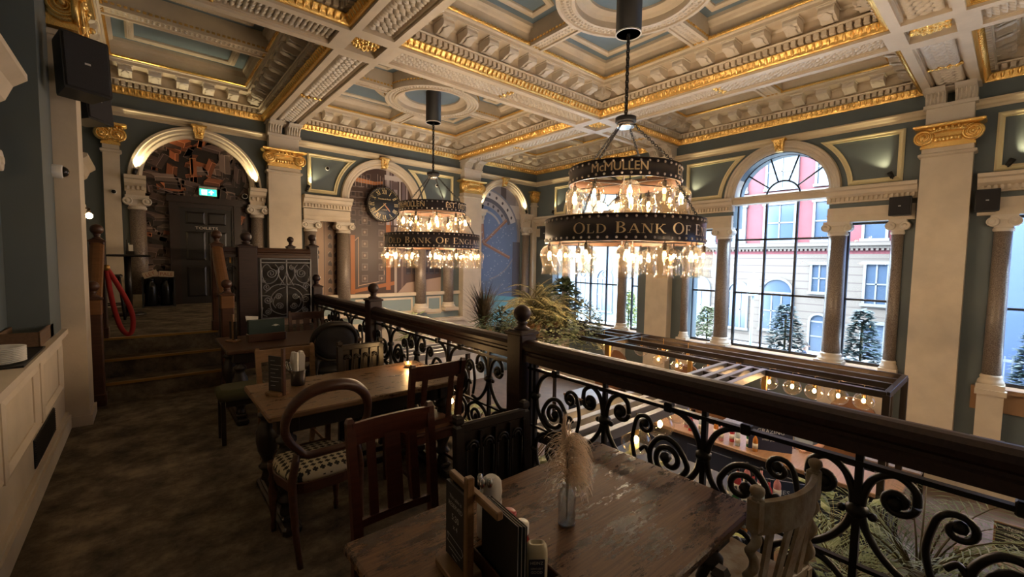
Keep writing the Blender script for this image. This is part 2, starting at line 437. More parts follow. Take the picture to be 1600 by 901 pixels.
# left wall (local x = world Y)
b = MB(ML); panel(b, -5, 12.4, GROUND, ZT, .3); struct(b, 'wall_left', BLUE)
b = MB(); b.box(-1.2, 12, -5.1, -4.8, GROUND, ZT); struct(b, 'wall_back', BLUE)
# ---------------- ceiling
CZ = 5.86
b = MB(); b.box(-1.3, 12.2, -5.2, 12.6, CZ, CZ+.2); ceil_o = struct(b, 'ceiling', CBLUE)
BX = (2.68, 8.28); BY = (.97, 6.68); HW = .36
XI = ((-.86, BX[0]-HW), (BX[0]+HW, BX[1]-HW), (BX[1]+HW, 11.36)); YI = ((-4.8, BY[0]-HW), (BY[0]+HW, BY[1]-HW), (BY[1]+HW, 12.0))
BZ = 4.90
def beam(mb, rel, gold, x0, x1, y0, y1, along):
    """a plaster beam with a sunk soffit filled with carved scales"""
    mb.box(x0, x1, y0, y1, BZ+.10, CZ+.02)
    e = .115
    if along == 'x':
        mb.box(x0, x1, y0, y0+e, BZ, BZ+.1); mb.box(x0, x1, y1-e, y1, BZ, BZ+.1)
        mb.box(x0, x0+e, y0+e, y1-e, BZ, BZ+.1); mb.box(x1-e, x1, y0+e, y1-e, BZ, BZ+.1)
        # inner stepped lip
        mb.box(x0, x1, y0+e, y0+e+.03, BZ+.04, BZ+.1); mb.box(x0, x1, y1-e-.03, y1-e, BZ+.04, BZ+.1)
    else:
        mb.box(x0, x0+e, y0, y1, BZ, BZ+.1); mb.box(x1-e, x1, y0, y1, BZ, BZ+.1)
        mb.box(x0+e, x1-e, y0, y0+e, BZ, BZ+.1); mb.box(x0+e, x1-e, y1-e, y1, BZ, BZ+.1)
        mb.box(x0+e, x0+e+.03, y0, y1, BZ+.04, BZ+.1); mb.box(x1-e-.03, x1-e, y0, y1, BZ+.04, BZ+.1)
    # overlapping scales pointing to the middle, gold ribbon at the middle and near the ends
    L0, L1 = ((x0, x1) if along == 'x' else (y0, y1)); c0 = (y0+y1)/2 if along == 'x' else (x0+x1)/2
    L0 += e; L1 -= e; wv = .36; s = .088; nrow = int((L1-L0)/(s*.78)); mid = (L0+L1)/2
    for i in range(nrow):
        l = L0+(i+.5)*(L1-L0)/nrow; dr = 1 if l < mid else -1
        tgt = rel
        k = 4 if i % 2 else 3
        for j in range(k):
            c = c0-wv/2+wv*(j+.5)/k if k == 4 else c0-wv/2+wv*(j+.5+0)/k
            if abs(l-mid) < s*.5: continue
            w = wv/k*.50
            tip = [(-s*.42*dr, -w*.8, .006), (-s*.42*dr, w*.8, .006), (s*.1*dr, w, .045), (s*.42*dr, w*.6, .066), (s*.52*dr, 0, .074), (s*.42*dr, -w*.6, .066), (s*.1*dr, -w, .045)]
            P = [((l+a, c+bb, BZ+.1-h) if along == 'x' else (c+bb, l+a, BZ+.1-h)) for a, bb, h in tip]
            ctr = (l, c, BZ+.1-.060) if along == 'x' else (c, l, BZ+.1-.060)
            base = [(p[0], p[1], BZ+.1) for p in P]
            m = len(P)
            tgt.add(P+[ctr]+base, [(q, (q+1) % m, m) for q in range(m)]+[(q, m+1+q, m+1+(q+1) % m, (q+1) % m) for q in range(m)], True)
    # gilt acanthus band across the middle
    for q in range(9):
        c = c0-.19+.38*q/8; wob = .04*math.sin(q*2.4)
        p = (mid+wob, c, BZ+.055) if along == 'x' else (c, mid+wob, BZ+.055)
        gold.ball(p, .032+.012*(q % 2), 6, 1.1, 4)
bm, rel, gld = MB(), MB(), MB()
for y in BY:
    for (x0, x1) in XI: beam(bm, rel, gld, x0, x1, y-HW, y+HW, 'x')
for x in BX:
    for (y0, y1) in YI: beam(bm, rel, gld, x-HW, x+HW, y0, y1, 'y')
for x in BX:
    for y in BY:
        bm.box(x-HW, x+HW, y-HW, y+HW, BZ+.1, CZ+.02)
        e = .115
        for (x0, x1, y0, y1) in ((-HW, HW, -HW, -HW+e), (-HW, HW, HW-e, HW), (-HW, -HW+e, -HW+e, HW-e), (HW-e, HW, -HW+e, HW-e)):
            bm.box(x+x0, x+x1, y+y0, y+y1, BZ, BZ+.1)
        rnd = random.Random(int(x*10+y))
        for q in range(34):
            a = q*2.4; rr = .20*math.sqrt(q/34)
            gld.ball((x+rr*math.cos(a), y+rr*math.sin(a), BZ+.06+.02*rnd.random()), .03+.02*rnd.random(), 6, 1, 4)
struct(bm, 'trim_ceiling_beams', CREAM); struct(rel, 'trim_beam_scales', RELIEF); struct(gld, 'trim_gilt_rosettes', GOLD)
def rect_ring(mb, x0, x1, y0, y1, prof, smooth=False):
    rs = [[(x0+d, y0+d, z), (x1-d, y0+d, z), (x1-d, y1-d, z), (x0+d, y1-d, z)] for d, z in prof]
    mb.rings(rs, caps=False, smooth=smooth)
def along_rect(x0, x1, y0, y1, d, step, fn):
    """call fn(matrix) at even spacing around the inset rectangle; local +y points into the coffer, local x along"""
    for (ax, ay, bx, by, rz) in ((x0+d, y0+d, x1-d, y0+d, 0), (x1-d, y0+d, x1-d, y1-d, PI/2), (x1-d, y1-d, x0+d, y1-d, PI), (x0+d, y1-d, x0+d, y0+d, -PI/2)):
        L = math.hypot(bx-ax, by-ay); k = max(1, round(L/step)); u = ((bx-ax)/L, (by-ay)/L)
        for i in range(k):
            t = (i+.5)*L/k
            fn(T(ax+u[0]*t, ay+u[1]*t, 0, rz), L/k)
def flat_bar(mb, pts, w, z, h, closed=True):
    mb.sweep([(p[0], p[1], z) for p in pts], [(-w/2, 0), (-w/2, -h*.6), (-w/4, -h), (w/4, -h), (w/2, -h*.6), (w/2, 0)], closed)
def coffer(x0, x1, y0, y1, kind):
    pl, go, re, fr = MB(), MB(), MB(), MB()
    # gold egg band backing, dentil band, frieze, corona, upper frame
    rect_ring(go, x0, x1, y0, y1, [(0, 4.94), (.035, 4.94), (.045, 4.96)])
    rect_ring(go, x0, x1, y0, y1, [(.04, 4.96), (.05, 5.0), (.085, 5.06), (.085, 5.075), (.04, 5.08)])
    rect_ring(pl, x0, x1, y0, y1, [(.03, 5.075), (.055, 5.085), (.055, 5.17), (.16, 5.178), (.17, 5.20), (.14, 5.22), (.085, 5.23), (.085, 5.40), (.12, 5.43),
                                   (.42, 5.43), (.42, 5.48), (.45, 5.50), (.45, 5.515)])
    rect_ring(go, x0, x1, y0, y1, [(.45, 5.515), (.475, 5.53), (.475, 5.55), (.45, 5.56)])
    rect_ring(pl, x0, x1, y0, y1, [(.45, 5.56), (.43, 5.565), (.43, 5.72), (.46, 5.74), (.48, 5.78), (.53, 5.80), (.53, CZ)])
    def egg(M, st):
        go.M = M; w = st*.36
        go.rings([[(-w, .06, 5.065), (0, .10, 5.07), (w, .06, 5.065)], [(-w*1.05, .055, 5.03), (0, .112, 5.028), (w*1.05, .055, 5.03)], [(-w*.5, .035, 4.975), (0, .062, 4.968), (w*.5, .035, 4.975)]], caps=False, smooth=True)
        go.M = Matrix.Identity(4)
    along_rect(x0, x1, y0, y1, 0, .095, egg)
    def dent(M, st): pl.M = M; pl.box(-st*.33, st*.33, .05, .15, 5.09, 5.172); pl.M = Matrix.Identity(4)
    along_rect(x0, x1, y0, y1, 0, .10, dent)
    def bead(M, st): go.M = M; go.box(-st*.3, st*.3, .0, .018, 5.522, 5.552); go.M = Matrix.Identity(4)
    along_rect(x0, x1, y0, y1, .472, .075, bead)
    def modil(M, st):
        re.M = M
        # scrolled bracket: side profile (y, z) extruded along x, with an acanthus leaf below
        prof = [(.085, 5.43), (.085, 5.27), (.12, 5.25), (.19, 5.25), (.25, 5.275), (.30, 5.285), (.345, 5.29), (.38, 5.315), (.385, 5.36), (.37, 5.40), (.36, 5.43)]
        re.rings([[(x, y, z) for y, z in prof] for x in (-.10, .10)])
        leaf = [(-.05, .13, 5.245), (.05, .13, 5.245), (.06, .20, 5.235), (.05, .27, 5.26), (.07, .33, 5.27), (0, .40, 5.30), (-.07, .33, 5.27), (-.05, .27, 5.26), (-.06, .20, 5.235)]
        re.add(leaf+[(0, .25, 5.235)], [(i, (i+1) % 9, 9) for i in range(9)], True)
        re.box(-.12, .12, .085, .40, 5.41, 5.432)
        # coffer frame between brackets
        re.M = Matrix.Identity(4)
    def modil_c(M, st): modil(M, st)
    along_rect(x0+.0, x1, y0, y1, 0, .46, modil_c)
    cx, cy = (x0+x1)/2, (y0+y1)/2; i0, i1, j0, j1 = x0+.53, x1-.53, y0+.53, y1-.53
    bz = 5.50
    def subbeam(ax, ay, bx_, by_, w=.3):
        dx, dy = bx_-ax, by_-ay; L = math.hypot(dx, dy); M = T(ax, ay, 0, math.atan2(dy, dx))
        pl.M = M
        pl.box(0, L, -w/2, w/2, bz+.03, CZ)
        for s_ in (-1, 1): pl.box(0, L, min(s_*w/2, s_*(w/2-.05)), max(s_*w/2, s_*(w/2-.05)), bz, bz+.03)
        pl.M = Matrix.Identity(4)
        go.M = M
        for s_ in (-1, 1):
            k = int(L/.075)
            for i in range(k): go.box((i+.2)*L/k, (i+.8)*L/k, min(s_*(w/2), s_*(w/2+.02)), max(s_*(w/2), s_*(w/2+.02)), 5.555, 5.585)
        go.M = Matrix.Identity(4)
        re.M = M; k = int(L/.07)
        for i in range(k):
            l = (i+.5)*L/k
            for s_ in (-1, 1): re.ball((l, s_*.04, bz+.03), .03, 5, .6, 3)
        re.M = Matrix.Identity(4)
    if kind == 'ring':
        r0, r1 = .84, 1.12
        pl.lathe([(r0+.02, CZ), (r0+.02, bz+.2), (r0-.0, bz+.12), (r0, bz), (r0+.05, bz), (r0+.06, bz+.03), (r1-.06, bz+.03), (r1-.05, bz), (r1, bz), (r1, bz+.1), (r1-.02, bz+.2), (r1, CZ)], (cx, cy, 0), 72, smooth=False, caps=False)
        for i in range(84):
            a = 2*PI*i/84
            re.ball((cx+.94*math.cos(a), cy+.94*math.sin(a), bz+.03), .034, 5, .6, 3); re.ball((cx+1.02*math.cos(a+.03), cy+1.02*math.sin(a+.03), bz+.03), .034, 5, .6, 3)
        for i in range(90):
            a = 2*PI*i/90
            go.M = T(cx, cy, 0, a); go.box(r0-.012, r0+.02, -.018, .018, bz+.13, bz+.16); go.box(r1-.01, r1+.02, -.024, .024, bz+.12, bz+.15); go.M = Matrix.Identity(4)
        # inner stepped dome rim
        pl.lathe([(.001, 5.70), (.66, 5.70), (.665, 5.66), (.70, 5.655), (r0-.06, 5.64), (r0-.01, 5.60), (r0+.02, 5.60)], (cx, cy, 0), 64, smooth=False, caps=False)
        bl = MB(); bl.lathe([(.002, 5.694), (.655, 5.694)], (cx, cy, 0), 64, smooth=False, caps=False)
        subbeam(cx+r1-.02, cy, i1+.12, cy); subbeam(i0-.12, cy, cx-r1+.02, cy); subbeam(cx, cy+r1-.02, cx, j1+.12); subbeam(cx, j0-.12, cx, cy-r1+.02)
        # spandrel frames
        for sx in (-1, 1):
            for sy in (-1, 1):
                ex = (i1-cx)-.22; ey = (j1-cy)-.22; rr = r1+.26; g = .36
                pts = [(ex, ey)]
                a0 = math.asin(g/rr); a1 = PI/2-a0
                if rr*math.cos(a0) < ex: pts.append((ex, g))
                aa = [a0+(a1-a0)*k/12 for k in range(13)]
                pts += [(min(ex, rr*math.cos(a)), min(ey, rr*math.sin(a))) for a in aa]
                if rr*math.sin(a1) < ey: pts.append((g, ey))
                q = [(cx+sx*p[0], cy+sy*p[1]) for p in pts]
                # remove duplicates
                qq = [q[0]]
                for p in q[1:]:
                    if math.dist(p, qq[-1]) > .03: qq.append(p)
                flat_bar(fr, qq, .11, CZ, .055)
    else:
        subbeam(i0-.12, cy, i1+.12, cy, .34)
        for (k0, k1) in ((j0, cy-.17), (cy+.17, j1)):
            m = .24
            flat_bar(fr, [(i0+m, k0+m), (i1-m, k0+m), (i1-m, k1-m), (i0+m, k1-m)], .13, CZ, .06)
            for (ax, ay, bx_, by_) in ((i0+m, k0+m, i1-m, k0+m), (i1-m, k0+m, i1-m, k1-m), (i1-m, k1-m, i0+m, k1-m), (i0+m, k1-m, i0+m, k0+m)):
                L = math.hypot(bx_-ax, by_-ay); kk = int(L/.07)
                for i in range(kk): fr.ball((ax+(bx_-ax)*(i+.5)/kk, ay+(by_-ay)*(i+.5)/kk, CZ-.055), .02, 5, .7, 3)
    p = struct(pl, 'trim_coffer_cornice', CREAM); go.build('gilt_band', GOLD, p); re.build('carved_bracket_row', RELIEF, p); fr.build('panel_frame', CREAM, p)
    if kind == 'ring': bl.build('ring_ceiling', CBLUE, p)
for i, (x0, x1) in enumerate(XI):
    for j, (y0, y1) in enumerate(YI):
        coffer(x0, x1, y0, y1, 'ring' if i == 1 else 'rect')
# ---------------- wall trims: string course and frieze
def strings(M, a0, a1):
    b = MB(M)
    b.rings([[(a, d, z) for d, z in [(-.02, 4.50), (.02, 4.50), (.03, 4.54), (.07, 4.56), (.09, 4.60), (.12, 4.62), (.12, 4.65), (.03, 4.67), (-.02, 4.67)]] for a in (a0, a1)])
    struct(b, 'trim_string_course', GILT2)
GILT2 = mat('cream gilt string moulding', (.62, .52, .36), .45, bump=.3, bscale=80)
strings(MF, LEFTX, 11.36); strings(MW, -4.8, 12); strings(ML, -4.8, 12)
# ---------------- wall bays
def ionic(mb, c, d, z, w, h, proj):
    """small capital on local wall frame: centre c, front at d, bottom z"""
    mb.box(c-w/2, c+w/2, 0, d+proj, z+h*.78, z+h); mb.box(c-w/2+.02, c+w/2-.02, 0, d+proj-.02, z+h*.62, z+h*.78)
    for s in (-1, 1):
        M0 = mb.M
        mb.M = M0 @ T(c+s*w*.40, 0, z+h*.45)
        mb.lathe([(.001, d+proj+.012), (h*.13, d+proj+.02), (h*.14, d+proj), (h*.26, d+proj-.004), (h*.28, d+proj+.012), (h*.36, d+proj+.01), (h*.38, d+proj-.02), (h*.38, .0)], (0, 0, 0), 14, 'y')
        mb.M = M0
    mb.box(c-w*.36, c+w*.36, 0, d+.01, z, z+h*.2); mb.box(c-w*.33, c+w*.33, 0, d, z, z+h*.7)
def column(M, c, z0, z1, r, label, half=False, base=True):
    x = M @ Vector((c, r*.35, z0))
    t = thing('granite_column', label, 'column', tuple(x), group=None)
    L = T(-x.x, -x.y, -x.z) @ M
    sh = MB(L); sh.lathe([(r, z0+.24), (r*.99, z0+1.0), (r*.93, z1-.27)], (c, r*.35, 0), 24); sh.build('shaft', GRANITE, t)
    cp = MB(L)
    cp.lathe([(r*.95, z1-.29), (r*1.1, z1-.28), (r*1.1, z1-.24), (r*.98, z1-.22)], (c, r*.35, 0), 20)
    ionic(cp, c, r*.9, z1-.22, r*2.7, .22, r*.5); cp.build('capital', RELIEF, t)
    if base:
        ba = MB(L); ba.lathe([(r*1.35, z0+.08), (r*1.4, z0+.12), (r*1.3, z0+.15), (r*1.12, z0+.18), (r*1.2, z0+.21), (r*1.05, z0+.25)], (c, r*.35, 0), 20)
        ba.box(c-r*1.45, c+r*1.45, -.05, r*1.8, z0, z0+.09); ba.build('base', CREAM, t)
    return t
def entab(M, a0, a1, z0, z1, name='trim_entablature'):
    b = MB(M)
    b.box(a0, a1, -.02, .10, z0, z0+.30); b.box(a0-.01, a1+.01, -.02, .12, z0+.13, z0+.15)
    zz = z1-.34
    b.rings([[(a, d, z) for d, z in [(-.02, zz+.02), (.11, zz+.02), (.115, zz+.12), (.15, zz+.14), (.20, zz+.18), (.22, zz+.25), (.28, zz+.27), (.29, zz+.33), (.26, zz+.34), (-.02, zz+.34)]] for a in (a0-.02, a1+.02)])
    k = int((a1-a0)/.075)
    for i in range(k):
        x = a0+(i+.5)*(a1-a0)/k; b.box(x-.02, x+.02, .10, .16, zz+.05, zz+.13)
    return struct(b, name, CREAM)
def archivolt(M, c, r, zs, name='trim_arch'):
    b = MB(M)
    n = 40; prof = [(r-.02, -.3), (r-.02, .03), (r+.03, .06), (r+.06, .05), (r+.09, .085), (r+.14, .085), (r+.155, .11), (r+.2, .11), (r+.215, .02), (r+.2, -.02)]
    b.rings([[(c+q*math.cos(PI*k/n), d, zs+q*math.sin(PI*k/n)) for q, d in prof] for k in range(n+1)])
    o = struct(b, name, CREAM)
    g = MB(M)
    z = zs+r
    g.rings([[(c-.07, -.02, z-.03), (c+.07, -.02, z-.03), (c+.07, .14, z-.03), (c-.07, .14, z-.03)], [(c-.12, -.02, z+.24), (c+.12, -.02, z+.24), (c+.12, .2, z+.24), (c-.12, .2, z+.24)]])
    for q in range(9): g.ball((c+.07*math.cos(q*2.1)*(.4+.06*q), .16+.02*(q % 2), z+.02+.022*q), .034, 6, 1, 4)
    g.box(c-.14, c+.14, -.02, .22, z+.22, z+.25)
    g.build('keystone', GOLD, o)
    return o
def spandrel_frames(M, a0, a1, c, r, zs):
    """gilt frames with one concave side on either side of the arch"""
    b = MB(M); z0, z1 = zs+.13, zs+1.04
    for s, a in ((-1, a0), (1, a1)):
        rr = r+.36; lim = abs(c-a)
        if lim-rr < .12: rr = lim-.2
        ang0 = math.asin((z0-zs)/rr); ang1 = math.asin(min(.98, (z1-zs)/rr))
        pts = [(s*lim, z0)]+[(s*rr*math.cos(ang0+(ang1-ang0)*k/10), zs+rr*math.sin(ang0+(ang1-ang0)*k/10)) for k in range(11)]+[(s*lim, z1)]
        P = [(c+p[0], p[1]) for p in pts]
        if s > 0: P = P[::-1]
        b.wsweep(P, [(-.045, 0), (-.045, .03), (-.015, .055), (.02, .03), (.045, .045), (.045, 0)], closed=True)
    struct(b, 'trim_spandrel_frame', GILT)
    return
for M, a0, a1, c, r, zs, win in ((MF, 3.30, 7.62, F2, 1.0, 3.3, 0), (MW, 1.62, 5.98, W2, 1.0, 3.3, 1), (MW, 7.35, 10.95, W3, 1.0, 3.3, 1), (MW, -4.2, .34, W1, 1.0, 3.3, 1)):
    spandrel_frames(M, a0, a1, c, r, zs)
archivolt(MF, F1, 1.0, 3.3); archivolt(MF, F2, 1.0, 3.3); archivolt(MF, F3, .93, 3.42)
for c in (W1, W2, W3): archivolt(MW, c, 1.0, 3.34)
# far bay 1 side imposts on the landing
entab(MF, -.24, .06, 2.92, 3.32); entab(MF, 1.96, 2.26, 2.92, 3.32)
column(MF, -.07, LAND, 2.92, .14, 'grey granite column left of the toilets door'); column(MF, 2.1, LAND, 2.92, .14, 'grey granite column right of the toilets door')
# far bay 2
entab(MF, 3.14, 4.32, 2.66, 3.3); entab(MF, 6.28, 7.78, 2.66, 3.3)
column(MF, 3.30, .10, 2.66, .15, 'half hidden granite column beside the pilaster left of the clock')
column(MF, 4.14, .10, 2.66, .17, 'speckled granite column left of the wall clock')
column(MF, 6.47, .10, 2.66, .17, 'speckled granite column behind the smaller chandelier')
column(MF, 7.47, .10, 2.66, .17, 'granite column against the pilaster right of the clock mural')
entab(MF, 10.62, 11.0, 2.95, 3.42); column(MF, 10.82, -.6, 2.95, .14, 'granite column right of the round vault door mural')
entab(MF, 8.62, 8.84, 2.95, 3.42)
# far dado: blue panels, shelf
b = MB(MF); b.box(3.1, 7.9, -.02, .10, .60, .70); b.box(3.1, 7.9, -.02, .05, .04, .14); b.box(3.1, 7.9, -.02, .35, GROUND, -.2); b.box(3.1, 7.9, -.02, .42, -.22, -.14)
for x0, x1 in ((3.55, 3.9), (4.5, 6.2), (6.75, 7.2)):
    b.wsweep([(x0, .02), (x1, .02), (x1, .52), (x0, .52)][::-1], [(-.03, 0), (-.03, .03), (.03, .02), (.03, 0)], True)
struct(b, 'trim_far_shelf', CREAM)
b = MB(MF); b.box(3.1, 7.9, -.01, .02, -.15, .62); struct(b, 'wall_far_dado', DADO)
# window wall entablatures, transom belt, columns, sills, mouldings
for c, lo, hi in ((W1, 1.98+.3, 2.34+.3), (W2, 2.4, 2.5), (W3, 2.0, 2.7)):
    entab(MW, c-lo, c-1.0, 2.62, 3.34); entab(MW, c+1.0, c+hi, 2.62, 3.34)
    b = MB(MW); b.box(c-1.0, c+1.0, -.16, .14, 3.17, 3.34); b.box(c-1.0, c+1.0, -.16, .2, 3.29, 3.34); struct(b, 'trim_window_transom', CREAM)
    b = MB(MW); b.box(c-lo+.1, c+hi-.1, -.5, .12, SILL-.06, SILL+.02); b.box(c-lo+.1, c+hi-.1, -.02, .06, SILL-.4, SILL-.06)
    struct(b, 'trim_window_sill', mat('brown stained sill', (.30, .17, .085), .45))
names = {W1: ['far right'], W2: ['middle'], W3: ['far']}
column(MW, W2-1.2, SILL, 2.62, .17, 'granite window column right of the middle arched window')
column(MW, W2+1.17, SILL, 2.62, .17, 'granite window column left of the middle arched window')
column(MW, W2-2.16, SILL, 2.62, .10, 'granite half column at the right edge of the middle window, under the black speaker')
column(MW, W2+2.18, SILL, 2.62, .10, 'granite half column at the left edge of the middle window')
column(MW, W3-1.17, SILL, 2.62, .15, 'granite window column left of the middle pilaster on the window wall')
column(MW, W3+1.17, SILL, 2.62, .15, 'granite window column behind the ferns')
column(MW, .21, SILL, 2.62, .12, 'dark granite column at the right edge of the photo')
column(MW, -.95, SILL, 2.62, .15, 'granite column of the right hand window')
# pedestals under the right-hand column
b = MB(MW)
for c in (.20, -.95, W2-1.2, W2+1.17, W2-2.05, W2+2.12, W3-1.17, W3+1.17):
    b.box(c-.19, c+.19, -.02, .26, SILL-.09, SILL); b.box(c-.16, c+.16, -.02, .22, -1.35, SILL-.09); b.box(c-.21, c+.21, -.02, .28, -1.6, -1.32)
struct(b, 'trim_column_pedestals', CREAM)
b = MB(MW); b.box(-4.8, 12, -.02, .34, -1.62, -1.5); b.box(-4.8, 12, -.02, .28, GROUND, -1.6); struct(b, 'trim_window_bench', CREAM)
# glazing: frames and panes
def glazing(c, lo, hi, k):
    f = MB(MW); g = MB(MW); y = -.28; t = .022; z0 = SILL+.02
    def vb(x, za, zb, w=t): f.box(x-w, x+w, y-.03, y+.03, za, zb)
    def hb(xa, xb, z, w=t): f.box(xa, xb, y-.03, y+.03, z-w, z+w)
    vb(c-.33, z0, 3.2); vb(c+.33, z0, 3.2)
    for x in (c-1.0, c+1.0): vb(x, z0, 3.2, .03)
    hb(c-1.0, c+1.0, .98); hb(c-1.0, c+1.0, 2.32); hb(c-1.0, c+1.0, z0+.02, .04)
    for s, e in ((-1, lo), (1, hi)):
        xa, xb = sorted((c+s*1.32, c+s*e)); vb(xa, z0, 2.62); vb(xb, z0, 2.62); hb(xa, xb, .98); hb(xa, xb, z0+.02, .04); hb(xa, xb, 2.6)
    for r in (.36, .97):
        f.tube([(c+r*math.cos(PI*i/24), y, 3.34+r*math.sin(PI*i/24)) for i in range(25)], .022, 6)
    for a in (36, 72, 108, 144):
        f.cyl((c+.36*math.cos(R(a)), y, 3.34+.36*math.sin(R(a))), (c+.97*math.cos(R(a)), y, 3.34+.97*math.sin(R(a))), .018, n=6)
    o = struct(f, 'window_%d' % k, mat('dark window metal', (.03, .035, .045), .4))
    g.add([(c-lo, y, z0), (c+hi, y, z0), (c+hi, y, 3.2), (c-lo, y, 3.2)], [(0, 1, 2, 3)])
    pts = [(c+1.0*math.cos(PI*i/24), y, 3.3+1.0*math.sin(PI*i/24)) for i in range(25)]
    g.add(pts, [tuple(range(25))])
    g.build('pane', WGLASS, o)
glazing(W1, 1.98, 2.24, 1); glazing(W2, 2.12, 2.12, 2); glazing(W3, 1.7, 1.9, 3)
# ---------------- pilasters
def big_capital(mb, w, d):
    """gilt ionic capital, local origin at bottom centre on wall"""
    h = .42
    mb.rings([[(s*(w/2+.10+e), dd, z) for s, dd in ((-1, 0), (1, 0))]+[(w/2+.10+e, d+.10+e, z), (-(w/2+.10+e), d+.10+e, z)] for z, e in ((h-.07, -.02), (h-.05, .02), (h-.02, .03), (h, .0))])
    mb.box(-w/2-.02, w/2+.02, 0, d+.03, 0, .04)
    mb.box(-w/2, w/2, 0, d+.02, .04, h-.06)
    M0 = mb.M
    for s in (-1, 1):
        for face in (0, 1):
            if face == 0: mb.M = M0 @ T(s*(w/2-.02), d+.015, .20)
            else: mb.M = M0 @ T(s*(w/2+.0), d-.06, .20) @ Matrix.Rotation(-s*PI/2, 4, 'Z')
            pts = []
            for i in range(46):
                a = s*(-PI/2) + i*.32*(1 if s > 0 else -1) if face == 0 else i*.32
                r = .135*(1-i/52)
                pts.append((r*math.cos(a), .035+.03*i/46, r*math.sin(a)))
            mb.tube(pts, [.020-.0002*i for i in range(46)], 6)
            mb.lathe([(.14, -.02), (.145, .02), (.12, .03), (.001, .05)], (0, 0, 0), 18, 'y')
            mb.ball((0, .085, 0), .03, 8)
    mb.M = M0
    k = 7
    for i in range(k):
        x = -w/2+.16+(w-.32)*(i+.5)/k
        mb.ball((x, d+.035, .14), .038, 8, 1.3, 5)
    # drooping garland between the volutes
    mb.tube([(-w/2+.1+(w-.2)*i/12, d+.06, .27+.03*math.sin(PI*i/12)) for i in range(13)], .03, 6)
    for i in range(10): mb.ball((-.18+.04*i, d+.07, .30+.03*(i % 2)), .03, 6, 1, 4)
def pilaster(M, c, w, d, z0, label, corbel=True):
    x = M @ Vector((c, 0, z0)); t = thing('pilaster', label, 'pilaster', tuple(x))
    L = T(-x.x, -x.y, -x.z) @ M
    sh = MB(L); ww = w/2
    sh.rings([[(c-q, 0, z), (c+q, 0, z), (c+q, e, z), (c-q, e, z)] for z, q, e in ((z0, ww+.10, d+.08), (z0+.30, ww+.10, d+.08), (z0+.36, ww+.05, d+.04), (z0+.42, ww+.02, d+.02), (z0+.5, ww, d), (3.72, ww*.965, d*.96), (3.74, ww+.03, d+.03), (3.78, ww+.03, d+.03), (3.80, ww*.96, d*.96), (3.9, ww*.96, d*.96))])
    sh.build('shaft', CREAM, t)
    cp = MB(L @ T(c, 0, 3.88)); big_capital(cp, w*.96, d*.96); cp.build('capital', GOLD, t)
    if corbel:
        k = MB(L)
        q = w/2-.04
        k.box(c-q, c+q, 0, d*.9, 4.28, 4.62)
        k.box(c-q-.04, c+q+.04, 0, d+.02, 4.60, 4.66)
        for s in (-1, 1):
            x0, x1 = sorted((c+s*.06, c+s*(q+.02)))
            prof = [(0, 4.66), (d-.02, 4.66), (d+.03, 4.72), (d+.05, 4.78), (d+.10, 4.83), (d+.22, 4.86), (d+.30, 4.90), (0, 4.90)]
            k.rings([[(xx, y, z) for y, z in prof] for xx in (x0, x1)])
            for i in range(5): k.cyl((x0+.03+(x1-x0-.06)*i/4, d-.0, 4.68), (x0+.03+(x1-x0-.06)*i/4, d+.14, 4.85), .014, n=5)
        k.box(c-q-.06, c+q+.06, 0, d+.12, 4.895, 4.925)
        k.build('corbel', RELIEF, t)
    return t
pilaster(MF, 2.68, .74, .26, LAND, 'cream pilaster with gilt capital between toilets mural and clock')
pilaster(MF, 8.28, .74, .26, GROUND, 'cream pilaster with gilt capital right of the smaller chandelier')
pilaster(MW, .97, .70, .26, GROUND, 'tall cream pilaster with gilt capital at the right of the photo')
pilaster(MW, 6.68, .70, .26, GROUND, 'cream window wall pilaster behind the large chandelier')
pilaster(MF, -.44, .26, .16, LAND, 'narrow cream pilaster with gilt capital left of the toilets mural', corbel=False)
pilaster(MF, 11.2, .22, .14, GROUND, 'narrow corner pilaster beside the round vault mural', corbel=False)
# left foreground pilaster and ledge
t = thing('pilaster', 'broad cream pilaster carrying the black speakers on the left wall', 'pilaster', (-.86, 6.12, 0))
b = MB(); b.box(0, .41, -.22, .23, 0, 3.76); b.box(0, .44, -.25, .26, 3.70, 3.74); b.box(0, .43, -.24, .25, 0, .10)
b.build('shaft', CREAM, t)
c_ = MB(T(0, 0, 3.78) @ Matrix(((0, 1, 0, 0), (1, 0, 0, 0), (0, 0, 1, 0), (0, 0, 0, 1)))); big_capital(c_, .46, .42); c_.build('capital', GOLD, t)
k = MB(); k.box(0, .38, -.2, .2, 4.18, 4.6); k.box(0, .5, -.26, .26, 4.6, 4.66); k.box(0, .55, -.2, .2, 4.66, 4.92); k.build('corbel', RELIEF, t)
b = MB(); b.box(-.86, -.62, 5.3, 5.9, .97, ZT); struct(b, 'wall_left_reveal', BLUE)
# panelled ledge
b = MB(); b.box(-.86, -.62, -4.8, 5.9, 0, .93); b.box(-.86, -.575, -4.8, 5.9, .925, .97); b.box(-.87, -.59, -4.8, 5.9, .90, .926)
b.box(-.62, -.58, -4.8, 5.9, 0, .13); b.box(-.62, -.595, -4.8, 5.9, .13, .16)
for i in range(8):
    y1 = 5.6-i*1.15; y0 = y1-.95
    fr_ = [(y0, .47), (y1-(.0), .47), (y1, .86), (y0, .86)]
    M0 = b.M; b.M = T(-.62, 0, 0) @ Matrix(((0, 1, 0, 0), (1, 0, 0, 0), (0, 0, 1, 0), (0, 0, 0, 1)))
    b.wsweep(fr_, [(-.035, 0), (-.035, .02), (0, .03), (.03, .008), (.03, 0)], True)
    b.wsweep([(y1+.04, .47), (y1+.15, .47), (y1+.15, .86), (y1+.04, .86)], [(-.02, 0), (-.02, .015), (.02, .006), (.02, 0)], True)
    b.M = M0
lg = struct(b, 'trim_ledge', CREAM)
g = MB()
